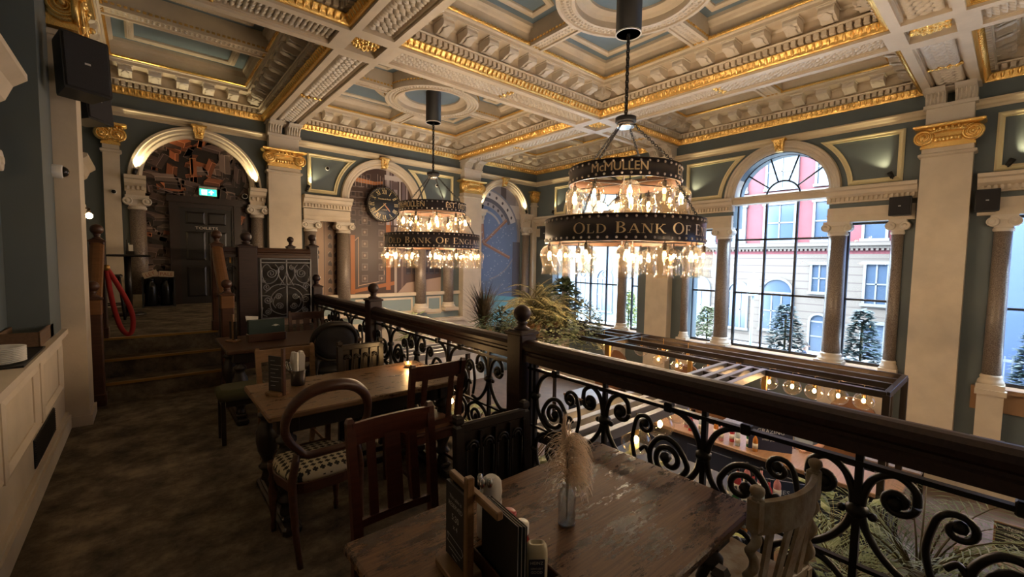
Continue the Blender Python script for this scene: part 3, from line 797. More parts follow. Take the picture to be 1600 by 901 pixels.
for i in range(5):
    y1 = 5.5-i*2.1; y0 = y1-1.15
    g.box(-.623, -.612, y0, y1-.28, .19, .39)
    for q in range(12): g.box(-.615, -.606, y0, y1-.28, .2+q*.016, .205+q*.016)
g.build('vent_grille', BLACK, lg)
# left wall window surround seen edge-on (cream cornices)
for y0, y1, dz in ((3.0, 4.62, .36), (9.0, 10.4, .12)):
    b = MB(ML); b.rings([[(a, d, z) for d, z in [(-.02, 2.95-dz), (.08, 2.95-dz), (.1, 3.05-dz), (.16, 3.1-dz), (.2, 3.2-dz), (.27, 3.26-dz), (.27, 3.3-dz), (-.02, 3.32-dz)]] for a in (y0, y1)])
    b.box(y0+.1, y1-.1, -.02, .07, 2.7-dz, 2.95-dz); struct(b, 'trim_left_cornice', CREAM)
    b = MB(ML); ionic(b, y1-.1, .08, 2.45-dz*.6, .24, .2, .04); ionic(b, y0+.22, .08, 2.45-dz*.6, .24, .2, .04); b.build('trim_left_capital', RELIEF, kind='structure')
# door
t = struct(MB(MF).box(.44, .58, 0, .10, LAND, 2.92).box(1.62, 1.76, 0, .10, LAND, 2.92).box(.40, 1.80, 0, .12, 2.86, 3.0).box(.56, 1.64, 0, .06, 2.76, 2.88).box(.56, .62, 0, .07, LAND, 2.8).box(1.58, 1.64, 0, .07, LAND, 2.8), 'door_1', mat('near black brown frame', (.022, .012, .010), .35))
dk = mat('near black door paint', (.014, .012, .012), .3)
d = MB(MF); d.box(.62, 1.58, -.02, .03, LAND, 2.76)
for x0, x1 in ((.74, 1.06), (1.14, 1.46)):
    for z0, z1 in ((.80, 1.45), (1.62, 2.22), (2.42, 2.66)):
        d.wsweep([(x0, z0), (x1, z0), (x1, z1), (x0, z1)][::-1], [(-.02, .028), (-.02, .045), (.012, .035), (.02, .028)], True)
d.cbox(.9, 1.3, .02, .042, 2.26, 2.40, .004); dd_ = d.build('door_leaf', dk, t)
x = MB(MF); text_on(x, 'TOILETS', .105, lambda a, z: (1.10+a*1.1, .0435, 2.295+z*.8)); x.build('door_lettering', mat('silver letters', (.55, .5, .45), .3, metal=.6), t)
x = MB(MF); x.ball((1.52, .08, 1.65), .03, 8); x.box(1.49, 1.55, .03, .045, 1.55, 1.75); x.build('door_knob', BRASS, t)
# ================================================================== MURALS (flat printed artwork behind the arch openings)
MUR = painted('printed mural', .45)
def poly(mb, pts, y, col):
    mb.col = col; mb.add([(p[0], y, p[1]) for p in pts], [tuple(range(len(pts)))]); mb.col = None
def quad(mb, x0, x1, z0, z1, y, col): poly(mb, [(x0, z0), (x1, z0), (x1, z1), (x0, z1)], y, col)
def line2(mb, x0, z0, x1, z1, w, y, col):
    dx, dz = x1-x0, z1-z0; L = math.hypot(dx, dz) or 1; nx, nz = -dz/L*w/2, dx/L*w/2
    poly(mb, [(x0+nx, z0+nz), (x1+nx, z1+nz), (x1-nx, z1-nz), (x0-nx, z0-nz)], y, col)
# toilets mural: a tumble of wooden deposit boxes
rnd = random.Random(11)
m = MB(MF); quad(m, -.1, 2.1, .6, 4.4, -.12, (.018, .011, .009))
yy = -.1195
def print_box(cx, cz, w, h, dx, dz, a, base):
    global yy
    ca, sa = math.cos(a), math.sin(a)
    def P(x, z): return (cx+ca*x-sa*z, cz+sa*x+ca*z)
    A = [P(-w/2, -h/2), P(w/2, -h/2), P(w/2, h/2), P(-w/2, h/2)]; off = (dx, dz)
    B = [(p[0]+off[0], p[1]+off[1]) for p in A]
    lt = tuple(min(1, c*1.75) for c in base); dk = tuple(c*.45 for c in base)
    poly(m, [A[3], A[2], B[2], B[3]], yy, lt); poly(m, [A[1], B[1], B[2], A[2]], yy, dk); poly(m, A, yy, base)
    yy += .00015
    e = tuple(min(1, c*3.2+.06) for c in base)
    for p, q in ((A[3], A[2]), (A[2], A[1])):
        line2(m, *p, *q, .010, yy, e)
    line2(m, *A[0], *A[3], .005, yy, e)
    yy += .00008
for i in range(260):
    cx, cz = rnd.uniform(-.05, 2.1), rnd.uniform(.7, 4.3); orange = rnd.random() < .10 or (abs(cx-.85) < .3 and abs(cz-3.85) < .4 and rnd.random() < .8)
    g = rnd.uniform(.5, 1.3)
    base = (.30*g, .095*g, .035*g) if orange else rnd.choice([(.115*g, .075*g, .06*g), (.075*g, .048*g, .042*g), (.14*g, .10*g, .085*g), (.05*g, .03*g, .025*g)])
    print_box(cx, cz, rnd.uniform(.14, .42), rnd.uniform(.06, .12), rnd.uniform(.03, .15)*rnd.choice((-1, 1)), rnd.uniform(.03, .10), R(rnd.choice((rnd.uniform(-22, 14), rnd.uniform(-22, 14), rnd.uniform(60, 100)))), base)
struct(m, 'wall_mural_boxes', MUR)
# clock mural: vault door, deposit boxes, copper frame
m = MB(MF); rnd = random.Random(5)
quad(m, 3.2, 7.4, .6, 4.4, -.12, (.06, .036, .028))
quad(m, 3.2, 3.72, .6, 2.7, -.1195, (.36, .23, .15)); quad(m, 3.72, 4.0, .6, 2.7, -.1195, (.24, .14, .09)); quad(m, 3.68, 3.71, .6, 2.7, -.119, (.12, .07, .05))
for i in range(9):
    for x in (3.84, 4.0): 
        poly(m, [(x-.05, .86+i*.24), (x, .92+i*.24), (x+.05, .84+i*.24), (x+.05, .76+i*.24), (x-.05, .78+i*.24)], -.1185, (.06, .035, .03))
        line2(m, x-.05, .86+i*.24, x, .92+i*.24, .012, -.118, (.5, .4, .32))
quad(m, 4.28, 6.3, .6, 2.65, -.1195, (.075, .040, .026)); quad(m, 4.55, 5.5, .85, 2.75, -.119, (.075, .048, .038))
quad(m, 4.40, 4.52, .70, 2.35, -.1185, (.40, .135, .035)); quad(m, 5.44, 5.58, .78, 3.2, -.1185, (.38, .125, .032))
poly(m, [(4.36, .70), (5.7, .93), (5.7, 1.04), (4.36, .80)], -.118, (.36, .13, .04))
for a, b_, c_, d_ in ((4.62, .9, 4.62, 2.3), (4.62, .93, 5.38, 1.06), (5.38, 1.06, 5.38, 2.5), (4.62, 2.3, 4.52, 2.2)): line2(m, a, b_, c_, d_, .018, -.1178, (.62, .40, .26))
for i in range(4):
    for j in range(7):
        x, z = 4.80+i*.50*(1 if i < 2 else 1), 1.13+j*.33
        if i == 2: x = 4.62-.02
        if i > 1: continue
        quad(m, x-.09, x+.09, z-.10, z+.10, -.1175, (.17, .13, .11)); quad(m, x-.065, x+.065, z-.07, z+.07, -.117, (.11, .065, .045))
        poly(m, [(x+.035*math.cos(k), z+.04*math.sin(k)) for k in (0, 1, 2, 3, 4, 5)], -.1165, (.38, .28, .22))
quad(m, 4.2, 6.4, 2.65, 4.4, -.1192, (.055, .030, .026))
for j in range(6):
    for i in range(3):
        x, z = 4.48+i*.22, 2.72+j*.26
        quad(m, x-.07, x+.07, z-.08, z+.08, -.1188, (.11, .075, .065)); quad(m, x-.045, x+.045, z-.05, z+.05, -.1184, (.03, .018, .018))
poly(m, [(4.3, 3.86), (5.1, 3.80), (5.35, 3.86), (5.35, 3.94), (5.1, 3.90), (4.3, 3.99)], -.1175, (.50, .20, .07))
for i in range(12):
    x = 4.55+i*.08; line2(m, x, 3.72+.1*(i % 2), x, 4.15-.04*i % .3, .012, -.117, (.42, .36, .34))
for i in range(7):
    z = 3.1+i*.15; line2(m, 4.35, z, 4.75+.05*(i % 3), z+.02, .01, -.1168, (.30, .26, .25))
for x, w, c in ((5.45, .10, (.42, .36, .36)), (5.58, .05, (.20, .15, .16)), (5.68, .12, (.34, .29, .30)), (5.86, .04, (.55, .5, .5)), (5.95, .10, (.16, .12, .14)), (6.08, .05, (.34, .29, .3))):
    quad(m, x, x+w, 2.7, 4.4, -.1172, c)
quad(m, 5.62, 5.82, 3.75, 3.98, -.1168, (.13, .09, .09)); quad(m, 5.40, 6.1, 4.0, 4.14, -.1166, (.5, .45, .44))
quad(m, 5.72, 7.4, .6, 2.65, -.1186, (.095, .058, .05)); quad(m, 5.70, 5.78, .6, 2.65, -.118, (.42, .34, .28)); quad(m, 5.92, 5.99, .6, 2.65, -.118, (.18, .12, .10))
for j in range(7):
    for i in range(7):
        x, z = 6.08+i*.2, 1.25+j*.22; quad(m, x, x+.17, z, z+.19, -.1176, (.035, .028, .034)); line2(m, x+.02, z+.03, x+.15, z+.03, .01, -.117, (.2, .17, .17))
poly(m, [(5.72, .6), (7.4, .6), (7.4, 1.16), (6.1, .98)], -.1165, (.42, .30, .24))
quad(m, 6.02, 7.4, 2.05, 2.65, -.1160, (.14, .10, .09))
for i in range(9): line2(m, 6.1+i*.15, 2.05, 6.1+i*.15, 2.65, .012, -.1155, (.26, .2, .19))
struct(m, 'wall_mural_vault_door', MUR)
# round vault mural; its blue haze is window reflection painted into the print
m = MB(MF); rnd = random.Random(3); cx, cz = 9.0, 2.6
quad(m, 8.7, 10.8, -.65, 4.5, -.12, (.16, .22, .36))
quad(m, 8.7, 10.8, 3.3, 4.5, -.1195, (.30, .28, .31)); quad(m, 9.75, 10.0, 3.5, 4.5, -.119, (.12, .10, .11)); quad(m, 9.2, 10.8, 3.25, 3.72, -.1188, (.62, .60, .62)); quad(m, 10.45, 10.8, 2.4, 4.4, -.119, (.45, .43, .46))
def ringp(r0, r1, a0, a1, col, y, n=24):
    for k in range(n):
        a, b_ = a0+(a1-a0)*k/n, a0+(a1-a0)*(k+1)/n
        poly(m, [(cx+r1*math.cos(a), cz+r1*math.sin(a)), (cx+r1*math.cos(b_), cz+r1*math.sin(b_)), (cx+r0*math.cos(b_), cz+r0*math.sin(b_)), (cx+r0*math.cos(a), cz+r0*math.sin(a))], y, col)
ringp(0, 1.62, R(-90), R(90), (.17, .24, .42), -.1186); ringp(1.30, 1.55, R(20), R(110), (.66, .64, .66), -.118); ringp(1.0, 1.16, R(25), R(120), (.42, .40, .43), -.118); ringp(.78, .86, R(30), R(120), (.5, .48, .5), -.118)
ringp(1.16, 1.30, R(20), R(110), (.13, .13, .17), -.118); ringp(1.55, 1.60, R(-80), R(100), (.30, .30, .36), -.1178)
for k in range(7):
    a = R(28+k*13); 
    for r in (1.42, 1.08): poly(m, [(cx+r*math.cos(a)+.05*math.cos(q), cz+r*math.sin(a)+.06*math.sin(q)) for q in (0, 1, 2, 3, 4, 5)], -.1174, (.10, .09, .11))
for a, r in ((R(40), 1.35), (R(-22), 1.3), (R(95), .8)):
    line2(m, cx, cz-.3, cx+r*math.cos(a), cz-.3+r*math.sin(a), .11, -.117, (.34, .17, .11)); line2(m, cx, cz-.27, cx+r*math.cos(a), cz-.27+r*math.sin(a), .03, -.1165, (.5, .3, .2))
for k in range(90):
    x, z = rnd.uniform(8.9, 10.4), rnd.uniform(.4, 3.1); a = rnd.uniform(0, 3); line2(m, x, z, x+.05*math.cos(a), z+.05*math.sin(a), .02, -.116, (.5, .55, .66))
quad(m, 10.33, 10.8, -.4, 2.4, -.1158, (.12, .12, .16)); poly(m, [(8.7, -.6), (10.7, -.6), (10.7, .35), (8.7, .55)], -.1155, (.16, .42, .52))
struct(m, 'wall_mural_round_vault', MUR)
# ================================================================== IRON SCROLLWORK
def catmull(pts, n=8):
    D = range(len(pts[0])); q = [pts[0]]+list(pts)+[pts[-1]]; out = []
    for i in range(1, len(q)-2):
        for k in range(n):
            t = k/n; a, b_, c, d = q[i-1], q[i], q[i+1], q[i+2]
            out.append(tuple(.5*((2*b_[j])+(-a[j]+c[j])*t+(2*a[j]-5*b_[j]+4*c[j]-d[j])*t*t+(-a[j]+3*b_[j]-3*c[j]+d[j])*t**3) for j in D))
    out.append(tuple(pts[-1])); return out
def spiral(mb, cu, cz, r0, turns, a0, dr, w=.0085, lead=None, P=None):
    n = int(turns*18); sp = []
    for i in range(n+1):
        a = a0+dr*2*PI*turns*i/n; r = r0*(1-.80*i/n)
        sp.append((cu+r*math.cos(a), cz+r*math.sin(a)))
    pts = (catmull(list(lead)+[sp[0], sp[2]], 6)+sp[3:]) if lead else sp
    mb.tube([P(*p) for p in pts], w, 6); mb.ball(tuple(P(*pts[-1])), w*2.0, 6, 1, 4)
def curve(mb, pts, w, P, n=10):
    """Catmull-Rom through 2D points"""
    q = [pts[0]]+list(pts)+[pts[-1]]; out = []
    for i in range(1, len(q)-2):
        for k in range(n):
            t = k/n; a, b_, c, d = q[i-1], q[i], q[i+1], q[i+2]
            out.append(tuple(.5*((2*b_[j])+(-a[j]+c[j])*t+(2*a[j]-5*b_[j]+4*c[j]-d[j])*t*t+(-a[j]+3*b_[j]-3*c[j]+d[j])*t**3) for j in (0, 1)))
    out.append(tuple(pts[-1])); mb.tube([P(*p) for p in out], w, 6)
def motif_big(mb, P, s):
    """from a main bar: tall arc from the top rail collar into the bar collar, big spiral swept from the collar, small spiral beyond"""
    c = lambda pts, w=.016: curve(mb, [(s*u, z) for u, z in pts], w, P)
    c([(.20, .89), (.13, .88), (.065, .835), (.03, .77), (.014, .70)])
    spiral(mb, s*.19, .605, .105, 1.55, PI if s > 0 else 0, 1 if s > 0 else -1, .016, [(s*.014, .70), (s*.035, .60), (s*.10, .515), (s*.20, .475), (s*.29, .53), (s*.305, .63), (s*.24, .715), (s*.15, .70)], P)
    spiral(mb, s*.345, .755, .062, 1.3, 0 if s > 0 else PI, s, .013, [(s*.40, .52), (s*.425, .64)], P)
    c([(.315, .60), (.34, .63), (.37, .60)], .012)
def motif_small(mb, P, s):
    c = lambda pts, w=.015: curve(mb, [(s*u, z) for u, z in pts], w, P)
    c([(.012, .70), (.02, .78), (.05, .85), (.11, .885), (.165, .85), (.175, .79)])
    spiral(mb, s*.12, .785, .055, 1.35, 0 if s > 0 else PI, -1*s, .014, None, P)
    c([(.012, .70), (.035, .62), (.09, .54), (.16, .49), (.24, .50)])
    mb.ball(tuple(P(s*.05, .69)), .018, 6, 1, 4)
def lower_part(mb, P, s):
    c = lambda pts, w=.015: curve(mb, [(s*u, z) for u, z in pts], w, P)
    c([(.012, .30), (.03, .38), (.10, .44), (.2, .45), (.29, .40), (.30, .33)])
    spiral(mb, s*.20, .33, .10, 1.5, 0 if s > 0 else PI, -s, .014, None, P)
    c([(.012, .30), (.04, .20), (.12, .12), (.22, .12), (.29, .18)])
    spiral(mb, s*.21, .175, .05, 1.3, 0 if s > 0 else PI, s, .013, None, P)
def iron_panel(x, y0, y1, ph):
    """scroll panel between two posts at X=x; ph = Y of a main bar"""
    mb = MB()
    mb.box(x-.016, x+.016, y0, y1, .885, .905); mb.box(x-.012, x+.012, y0, y1, .462, .478); mb.box(x-.014, x+.014, y0, y1, .05, .07)
    k0 = math.ceil((y0+.03-ph)/.63); k1 = math.floor((y1-.03-ph)/.63)
    for k in range(k0, k1+1):
        yc = ph+k*.63; P = lambda u, z, yc=yc: Vector((x, yc+u, z))
        mb.box(x-.013, x+.013, yc-.013, yc+.013, 0, .955)
        mb.ball((x, yc, .70), .042, 8, .8, 5); mb.ball((x, yc, .30), .03, 8, .8, 5)
        for s in (-1, 1):
            if not (y0 < yc+s*.3 < y1): continue
            (motif_big if k % 2 == 0 else motif_small)(mb, P, s); lower_part(mb, P, s)
            if k % 2 == 0: mb.cbox(x-.022, x+.022, yc+s*.20-.024, yc+s*.20+.024, .872, .925, .006)
    mb.box(x-.013, x+.013, y0+.01, y0+.035, 0, .955); mb.box(x-.013, x+.013, y1-.035, y1-.01, 0, .955)
    return mb
RX = 2.17
DIM_SHEET = mat('dark brown stand-in shade', (.014, .009, .008), .5)
HP = [(-.062, 0), (-.062, .045), (-.05, .055), (-.05, .07), (-.066, .085), (-.07, .11), (-.058, .135), (-.03, .15), (0, .153), (.03, .15), (.058, .135), (.07, .11), (.066, .085), (.05, .07), (.05, .055), (.062, .045), (.062, 0)]
def handrail(p0, p1):
    mb = MB(); mb.sweep([p0, p1], HP); return mb
def newel(parent, x, y, z0, z1, w=.16, ball=.062, m=DWOOD, name='newel_post', blk=None):
    t = MB(T(x, y, 0)); h = w/2
    t.cbox(-h, h, -h, h, z0, z1, .012); t.cbox(-h-.012, h+.012, -h-.012, h+.012, z1-.035, z1-.012, .006)
    t.cbox(-h-.01, h+.01, -h-.01, h+.01, z0, z0+.14, .01)
    o = t.build(name, m, parent)
    f = MB(T(x, y, 0)); f.lathe([(h*.75, z1-.001), (h*.72, z1+.012), (h*.45, z1+.022), (h*.40, z1+.04), (h*.55, z1+.05), (ball*.5, z1+.06)]+[(ball*math.sin(a), z1+.055+ball-ball*math.cos(a)) for a in [R(q) for q in range(30, 181, 15)]], n=20)
    f.build('ball_finial', m, o)
    return o
t = thing('balcony_railing', 'long dark wooden handrail on black iron scrollwork along the balcony edge', 'railing', (0, 0, 0))
iron_panel(RX, -2.6, 2.33, 1.0).build('scroll_panel', IRON, t); iron_panel(RX, 2.50, 5.13, 3.45).build('scroll_panel', IRON, t); iron_panel(RX, 5.30, 7.45, 6.0).build('scroll_panel', IRON, t)
for y0, y1 in ((-2.6, 2.34), (2.50, 5.13), (5.29, 7.46)): handrail((RX, y0, .948), (RX, y1, .948)).build('handrail', DWOOD, t)
newel(t, RX, 2.42, 0, 1.17, .165, .066); newel(t, RX, 5.21, 0, 1.20, .165, .066); newel(t, RX, 7.54, 0, 1.24, .15, .062)
# landing screen and stair rails
t = thing('landing_railing', 'wooden posts and grey iron scroll gate screening the raised landing', 'railing', (0, 0, 0))
newel(t, 1.17, 7.52, 0, 1.86, .25, .075, DWOOD); newel(t, 2.13, 7.62, 0, 1.90, .15, .062)
newel(t, 2.2, 9.3, LAND, 1.92, .14, .062)
handrail((1.3, 7.52, 1.68), (2.06, 7.52, 1.68)).build('top_rail', MWOOD, t); handrail((2.2, 7.7, 1.68), (2.2, 11.8, 1.68)).build('top_rail', DWOOD, t); handrail((.84, 7.52, 1.68), (1.05, 7.52, 1.68)).build('top_rail', DWOOD, t)
g = MB()
PG = lambda u, z: Vector((1.70+u, 7.45, z))
g.box(1.34, 2.06, 7.44, 7.46, .74, .76); g.box(1.34, 2.06, 7.44, 7.46, 1.60, 1.615); g.box(1.34, 2.06, 7.44, 7.46, 1.655, 1.67)
for u in (-.355, 0, .355): g.box(1.70+u-.009, 1.70+u+.009, 7.44, 7.46, .74, 1.67)
for s in (-1, 1):
    cc = lambda pts, w=.008: curve(g, [(s*u, z) for u, z in pts], w, PG)
    spiral(g, s*.215, 1.44, .075, 1.8, PI/2, s, .008, [(s*.34, 1.40), (s*.335, 1.52), (s*.27, 1.58), (s*.215, 1.515)], PG)
    cc([(.34, 1.40), (.30, 1.30), (.22, 1.29), (.14, 1.36), (.11, 1.50), (.16, 1.58)])
    spiral(g, s*.075, 1.53, .04, 1.6, PI/2, s, .007, None, PG); cc([(.115, 1.53), (.11, 1.40), (.04, 1.28)]); cc([(0, 1.50), (.03, 1.38), (.10, 1.25)]); spiral(g, s*.13, 1.47, .03, 1.5, 0, s, .006, None, PG)
    cc([(.0, 1.26), (.10, 1.27), (.2, 1.24), (.30, 1.15)]); cc([(.03, 1.22), (.14, 1.18), (.22, 1.08), (.24, .96), (.20, .86), (.08, .80), (.01, .80)])
    spiral(g, s*.28, 1.23, .055, 1.6, 0, s, .007, None, PG); spiral(g, s*.27, 1.03, .065, 1.7, PI/2, s, .008, [(s*.345, 1.1), (s*.33, 1.10)], PG)
    spiral(g, s*.12, 1.08, .05, 1.7, 0, -s, .008, None, PG); spiral(g, s*.10, .93, .055, 1.7, PI, s, .008, None, PG); spiral(g, s*.27, .85, .05, 1.6, PI/2, s, .008, None, PG)
    cc([(.34, .92), (.345, .82), (.28, .78)]); cc([(.17, 1.08), (.20, .98), (.16, .90)])
    spiral(g, s*.33, 1.33, .03, 1.4, 0, s, .006, None, PG)
g.ball((1.70, 7.445, 1.42), .022, 8); g.ball((1.70, 7.445, 1.27), .02, 8)
g.build('scroll_gate', GIRON, t)
g = MB(); g.box(1.32, 2.06, 7.56, 7.575, .64, 1.68); g.build('added_shade_sheet', DIM_SHEET, t)  # added dark sheet, stands in for the shade behind the gate
g = MB(); g.cbox(1.30, 2.06, 7.45, 7.48, .50, .74, .01); g.cbox(1.30, 2.06, 7.44, 7.47, .60, .61, .003); g.build('boarding', wood('pale weathered boards', (.18, .11, .07), (.30, .21, .15), .6), t)
g = MB()
for yv in [7.9+.35*i for i in range(12)]:
    g.box(2.19, 2.21, yv-.01, yv+.01, LAND, 1.69); spiral(g, 0, 0, .1, 1.6, 0, 1, .009, None, lambda u, z, yv=yv: Vector((2.2, yv+.17+u, 1.42+z))); spiral(g, 0, 0, .1, 1.6, 0, 1, .009, None, lambda u, z, yv=yv: Vector((2.2, yv+.17+u, 1.1+z)))
for i in range(2):
    spiral(g, 0, 0, .08, 1.7, 0, 1, .008, None, lambda u, z, i=i: Vector((.95+u, 7.5, 1.5-.3*i+z)))
g.box(.93, .95, 7.49, 7.51, LAND, 1.68)
g.build('scroll_panel', IRON, t)
for (x, lab) in ((-.44, 'wooden stair handrail with ball finials against the left wall, red rope hanging from it'), (.80, 'wooden stair handrail with ball finials on the right of the steps')):
    t = thing('stair_railing', lab, 'railing', (0, 0, 0))
    lo = newel(t, x, 6.60, 0, 1.22, .14, .060, MWOOD); up = newel(t, x, 7.50, LAND, 1.88, .14, .066, MWOOD)
    c = MB(T(x, 6.60, 0)); c.cbox(-.074, .074, -.074, .074, 1.02, 1.20, .01); c.build('golden_block', BWOOD, lo)
    h = MB(); h.sweep([(x, 6.68, 1.03), (x, 7.44, 1.03)], HP)
    h.v = [(v[0], v[1], v[2]+(v[1]-6.68)/.76*.66) for v in h.v]; h.build('handrail', BWOOD, t)
    g = MB()
    for i in range(5):
        yv = 6.75+i*.15; zb = .21 if yv < 7.06 else .42 if yv < 7.42 else LAND; zt = 1.05+(yv-6.68)/.76*.66
        g.box(x-.01, x+.01, yv-.01, yv+.01, zb, zt)
        spiral(g, 0, 0, .055, 1.4, 0, 1, .007, None, lambda u, z, yv=yv, zt=zt: Vector((x, yv+.07+u, zt-.25+z))); spiral(g, 0, 0, .055, 1.4, 0, -1, .007, None, lambda u, z, yv=yv, zt=zt: Vector((x, yv+.07+u, zt-.50+z)))
    g.build('scroll_panel', IRON, t)
# red barrier rope
r = MB(); r.tube(catmull([(-.36, 7.42, 1.50), (-.33, 7.38, 1.2), (-.30, 7.36, 1.0), (-.25, 7.35, .78), (-.19, 7.35, .68), (-.14, 7.35, .72), (-.13, 7.36, .9), (-.18, 7.38, 1.1), (-.28, 7.40, 1.35), (-.36, 7.43, 1.52)], 6), .028, 10)
t = thing('barrier_rope', 'red velvet barrier rope looped from the stair newel', 'rope', (-.3, 7.4, .66)); r.M = Matrix.Identity(4)
o = r.build('rope', mat('red velvet', (.30, .012, .012), .8), t); o.location = (.3, -7.4, -.66)
h = MB(); h.lathe([(.032, 0), (.034, .05), (.02, .07)], (0, 0, 0), 10); h.build('brass_end', BRASS, t).location = (-.06, .02, .83)

# ================================================================== CHANDELIERS
def band(mb, r, z0, z1, th=.012, n=72):
    mb.lathe([(r, z0), (r, z1), (r-th, z1), (r-th, z0), (r, z0)], n=n, caps=False)
def chandelier(name, x, y, label, face, upper_texts):
    """face = world azimuth (radians) towards the camera; local z=0 at ceiling"""
    root = thing(name, label, 'chandelier', (x, y, 0), 0, None)
    zz = dict(can0=4.98, hub=3.72, u0=2.82, u1=3.05, l0=1.97, l1=2.30); ru, rl = .80, 1.14
    m = MB(); m.lathe([(.18, 4.98), (.18, CZ-.03), (.20, CZ-.02), (.20, CZ), (.001, CZ)], n=32); m.lathe([(.18, 4.98), (.168, 4.985), (.168, 5.35), (.001, 5.36)], n=32); m.build('ceiling_canister', BLACK, root)
    m = MB(); m.lathe([(.184, 4.972), (.184, 4.99), (.168, 4.99), (.168, 4.972), (.184, 4.972)], n=32, caps=False); m.build('canister_rim', WHITE, root)
    def chain(mb, p0, p1, s=.045, w=.007):
        p0, p1 = Vector(p0), Vector(p1); L = (p1-p0).length; k = max(2, int(L/(s*.75))); d = (p1-p0).normalized()
        q = d.to_track_quat('Z', 'Y').to_matrix().to_4x4()
        for i in range(k):
            M0 = mb.M; mb.M = M0 @ Matrix.Translation(p0+(p1-p0)*(i+.5)/k) @ q @ Matrix.Rotation(PI/2*(i % 2), 4, 'Z')
            mb.tube([(s*.33*math.cos(a), 0, s*.62*math.sin(a)) for a in [2*PI*j/8 for j in range(8)]], w, 4, loop=True)
            mb.M = M0
    m = MB(); chain(m, (0, 0, 5.35), (0, 0, 3.76), .07, .011); m.build('chain', BLACK, root)
    m = MB(); m.lathe([(.14, 3.73), (.15, 3.74), (.15, 3.80), (.14, 3.805), (.03, 3.81), (.02, 3.84)], n=28); m.build('hub', BLACK, root)
    m = MB(); m.lathe([(.12, 3.66), (.12, 3.735)], n=24); m.build('hub_drum', STEEL, root)
    for k in range(4):
        m = MB(); a = face+PI/4+k*PI/2+.3
        chain(m, (.11*math.cos(a), .11*math.sin(a), 3.70), (ru*.95*math.cos(a), ru*.95*math.sin(a), 3.03), .05, .006); m.build('support_chain', BLACK, root); m = MB()
        chain(m, (ru*.97*math.cos(a), ru*.97*math.sin(a), 2.80), (rl*.96*math.cos(a), rl*.96*math.sin(a), 2.28), .045, .006); m.build('lower_chain', BLACK, root)
    dark = mat('aubergine black enamel', (.020, .016, .024), .3); studm = mat('pale stud heads', (.62, .55, .50), .35, metal=.4)
    inner = mat('copper inner lining', (.13, .062, .03), .6)
    letter = mat('pale gold lettering', (.78, .62, .38), .4, metal=.2)
    for nm, r, z0, z1 in (('upper_band', ru, zz['u0'], zz['u1']), ('lower_band', rl, zz['l0'], zz['l1'])):
        m = MB(); band(m, r, z0, z1); bo = m.build(nm, dark, root)
        m = MB(); band(m, r-.013, z0+.004, z1-.004, .006); m.build('lining', inner, bo)
        m = MB(); band(m, r+.004, z0-.006, z0+.008, .02); band(m, r+.004, z1-.008, z1+.004, .02); m.build('band_rim', BRONZE, bo)
        m = MB(); k = int(2*PI*r/.115)
        for i in range(k):
            a = 2*PI*(i+.5)/k
            for z in (z0+.035, z1-.035): m.ball((r*math.cos(a), r*math.sin(a), z), .018, 6, 1, 4)
        m.build('studs', studm, bo)
        m = MB()
        for k in range(3): 
            a = face+k*PI/3; m.cyl((-(r-.02)*math.cos(a), -(r-.02)*math.sin(a), z0+.03), ((r-.02)*math.cos(a), (r-.02)*math.sin(a), z0+.03), .010, n=6)
        m.build('cross_brace', BRONZE, bo)
        m = MB()
        def put(polys, w, size, centre, zb, r=r):
            for p in polys:
                vs = [((r+.004)*math.cos(centre+(a*size-w*size/2)/r), (r+.004)*math.sin(centre+(a*size-w*size/2)/r), zb+z*size) for a, z in p]
                m.add(vs, [tuple(range(len(vs)))])
        # letters run left to right as seen from outside: angle increases anticlockwise = towards the viewer's right
        if nm == 'lower_band':
            pl, w = serif_text('OLD BANK OF ENGLAND'); size = .138
            sc = upper_texts['arc']*r/(w*size)
            pl = [[(a*sc, z) for a, z in p] for p in pl]
            put(pl, w*sc, size, face+upper_texts['lower'], z0+.085)
        else:
            for txt, off, s in upper_texts['upper']:
                vs, fs, w = font_mesh(txt, s*1.35)
                base = len(m.v)
                m.add([((r+.004)*math.cos(face+off+(a-w/2)/r), (r+.004)*math.sin(face+off+(a-w/2)/r), z0+.07+z*1.05) for a, z in vs], fs)
                m.add([((r+.0045)*math.cos(face+off+(a-w/2+.005)/r), (r+.0045)*math.sin(face+off+(a-w/2+.005)/r), z0+.072+z*1.05) for a, z in vs], fs)
        m.build('lettering', letter, bo)
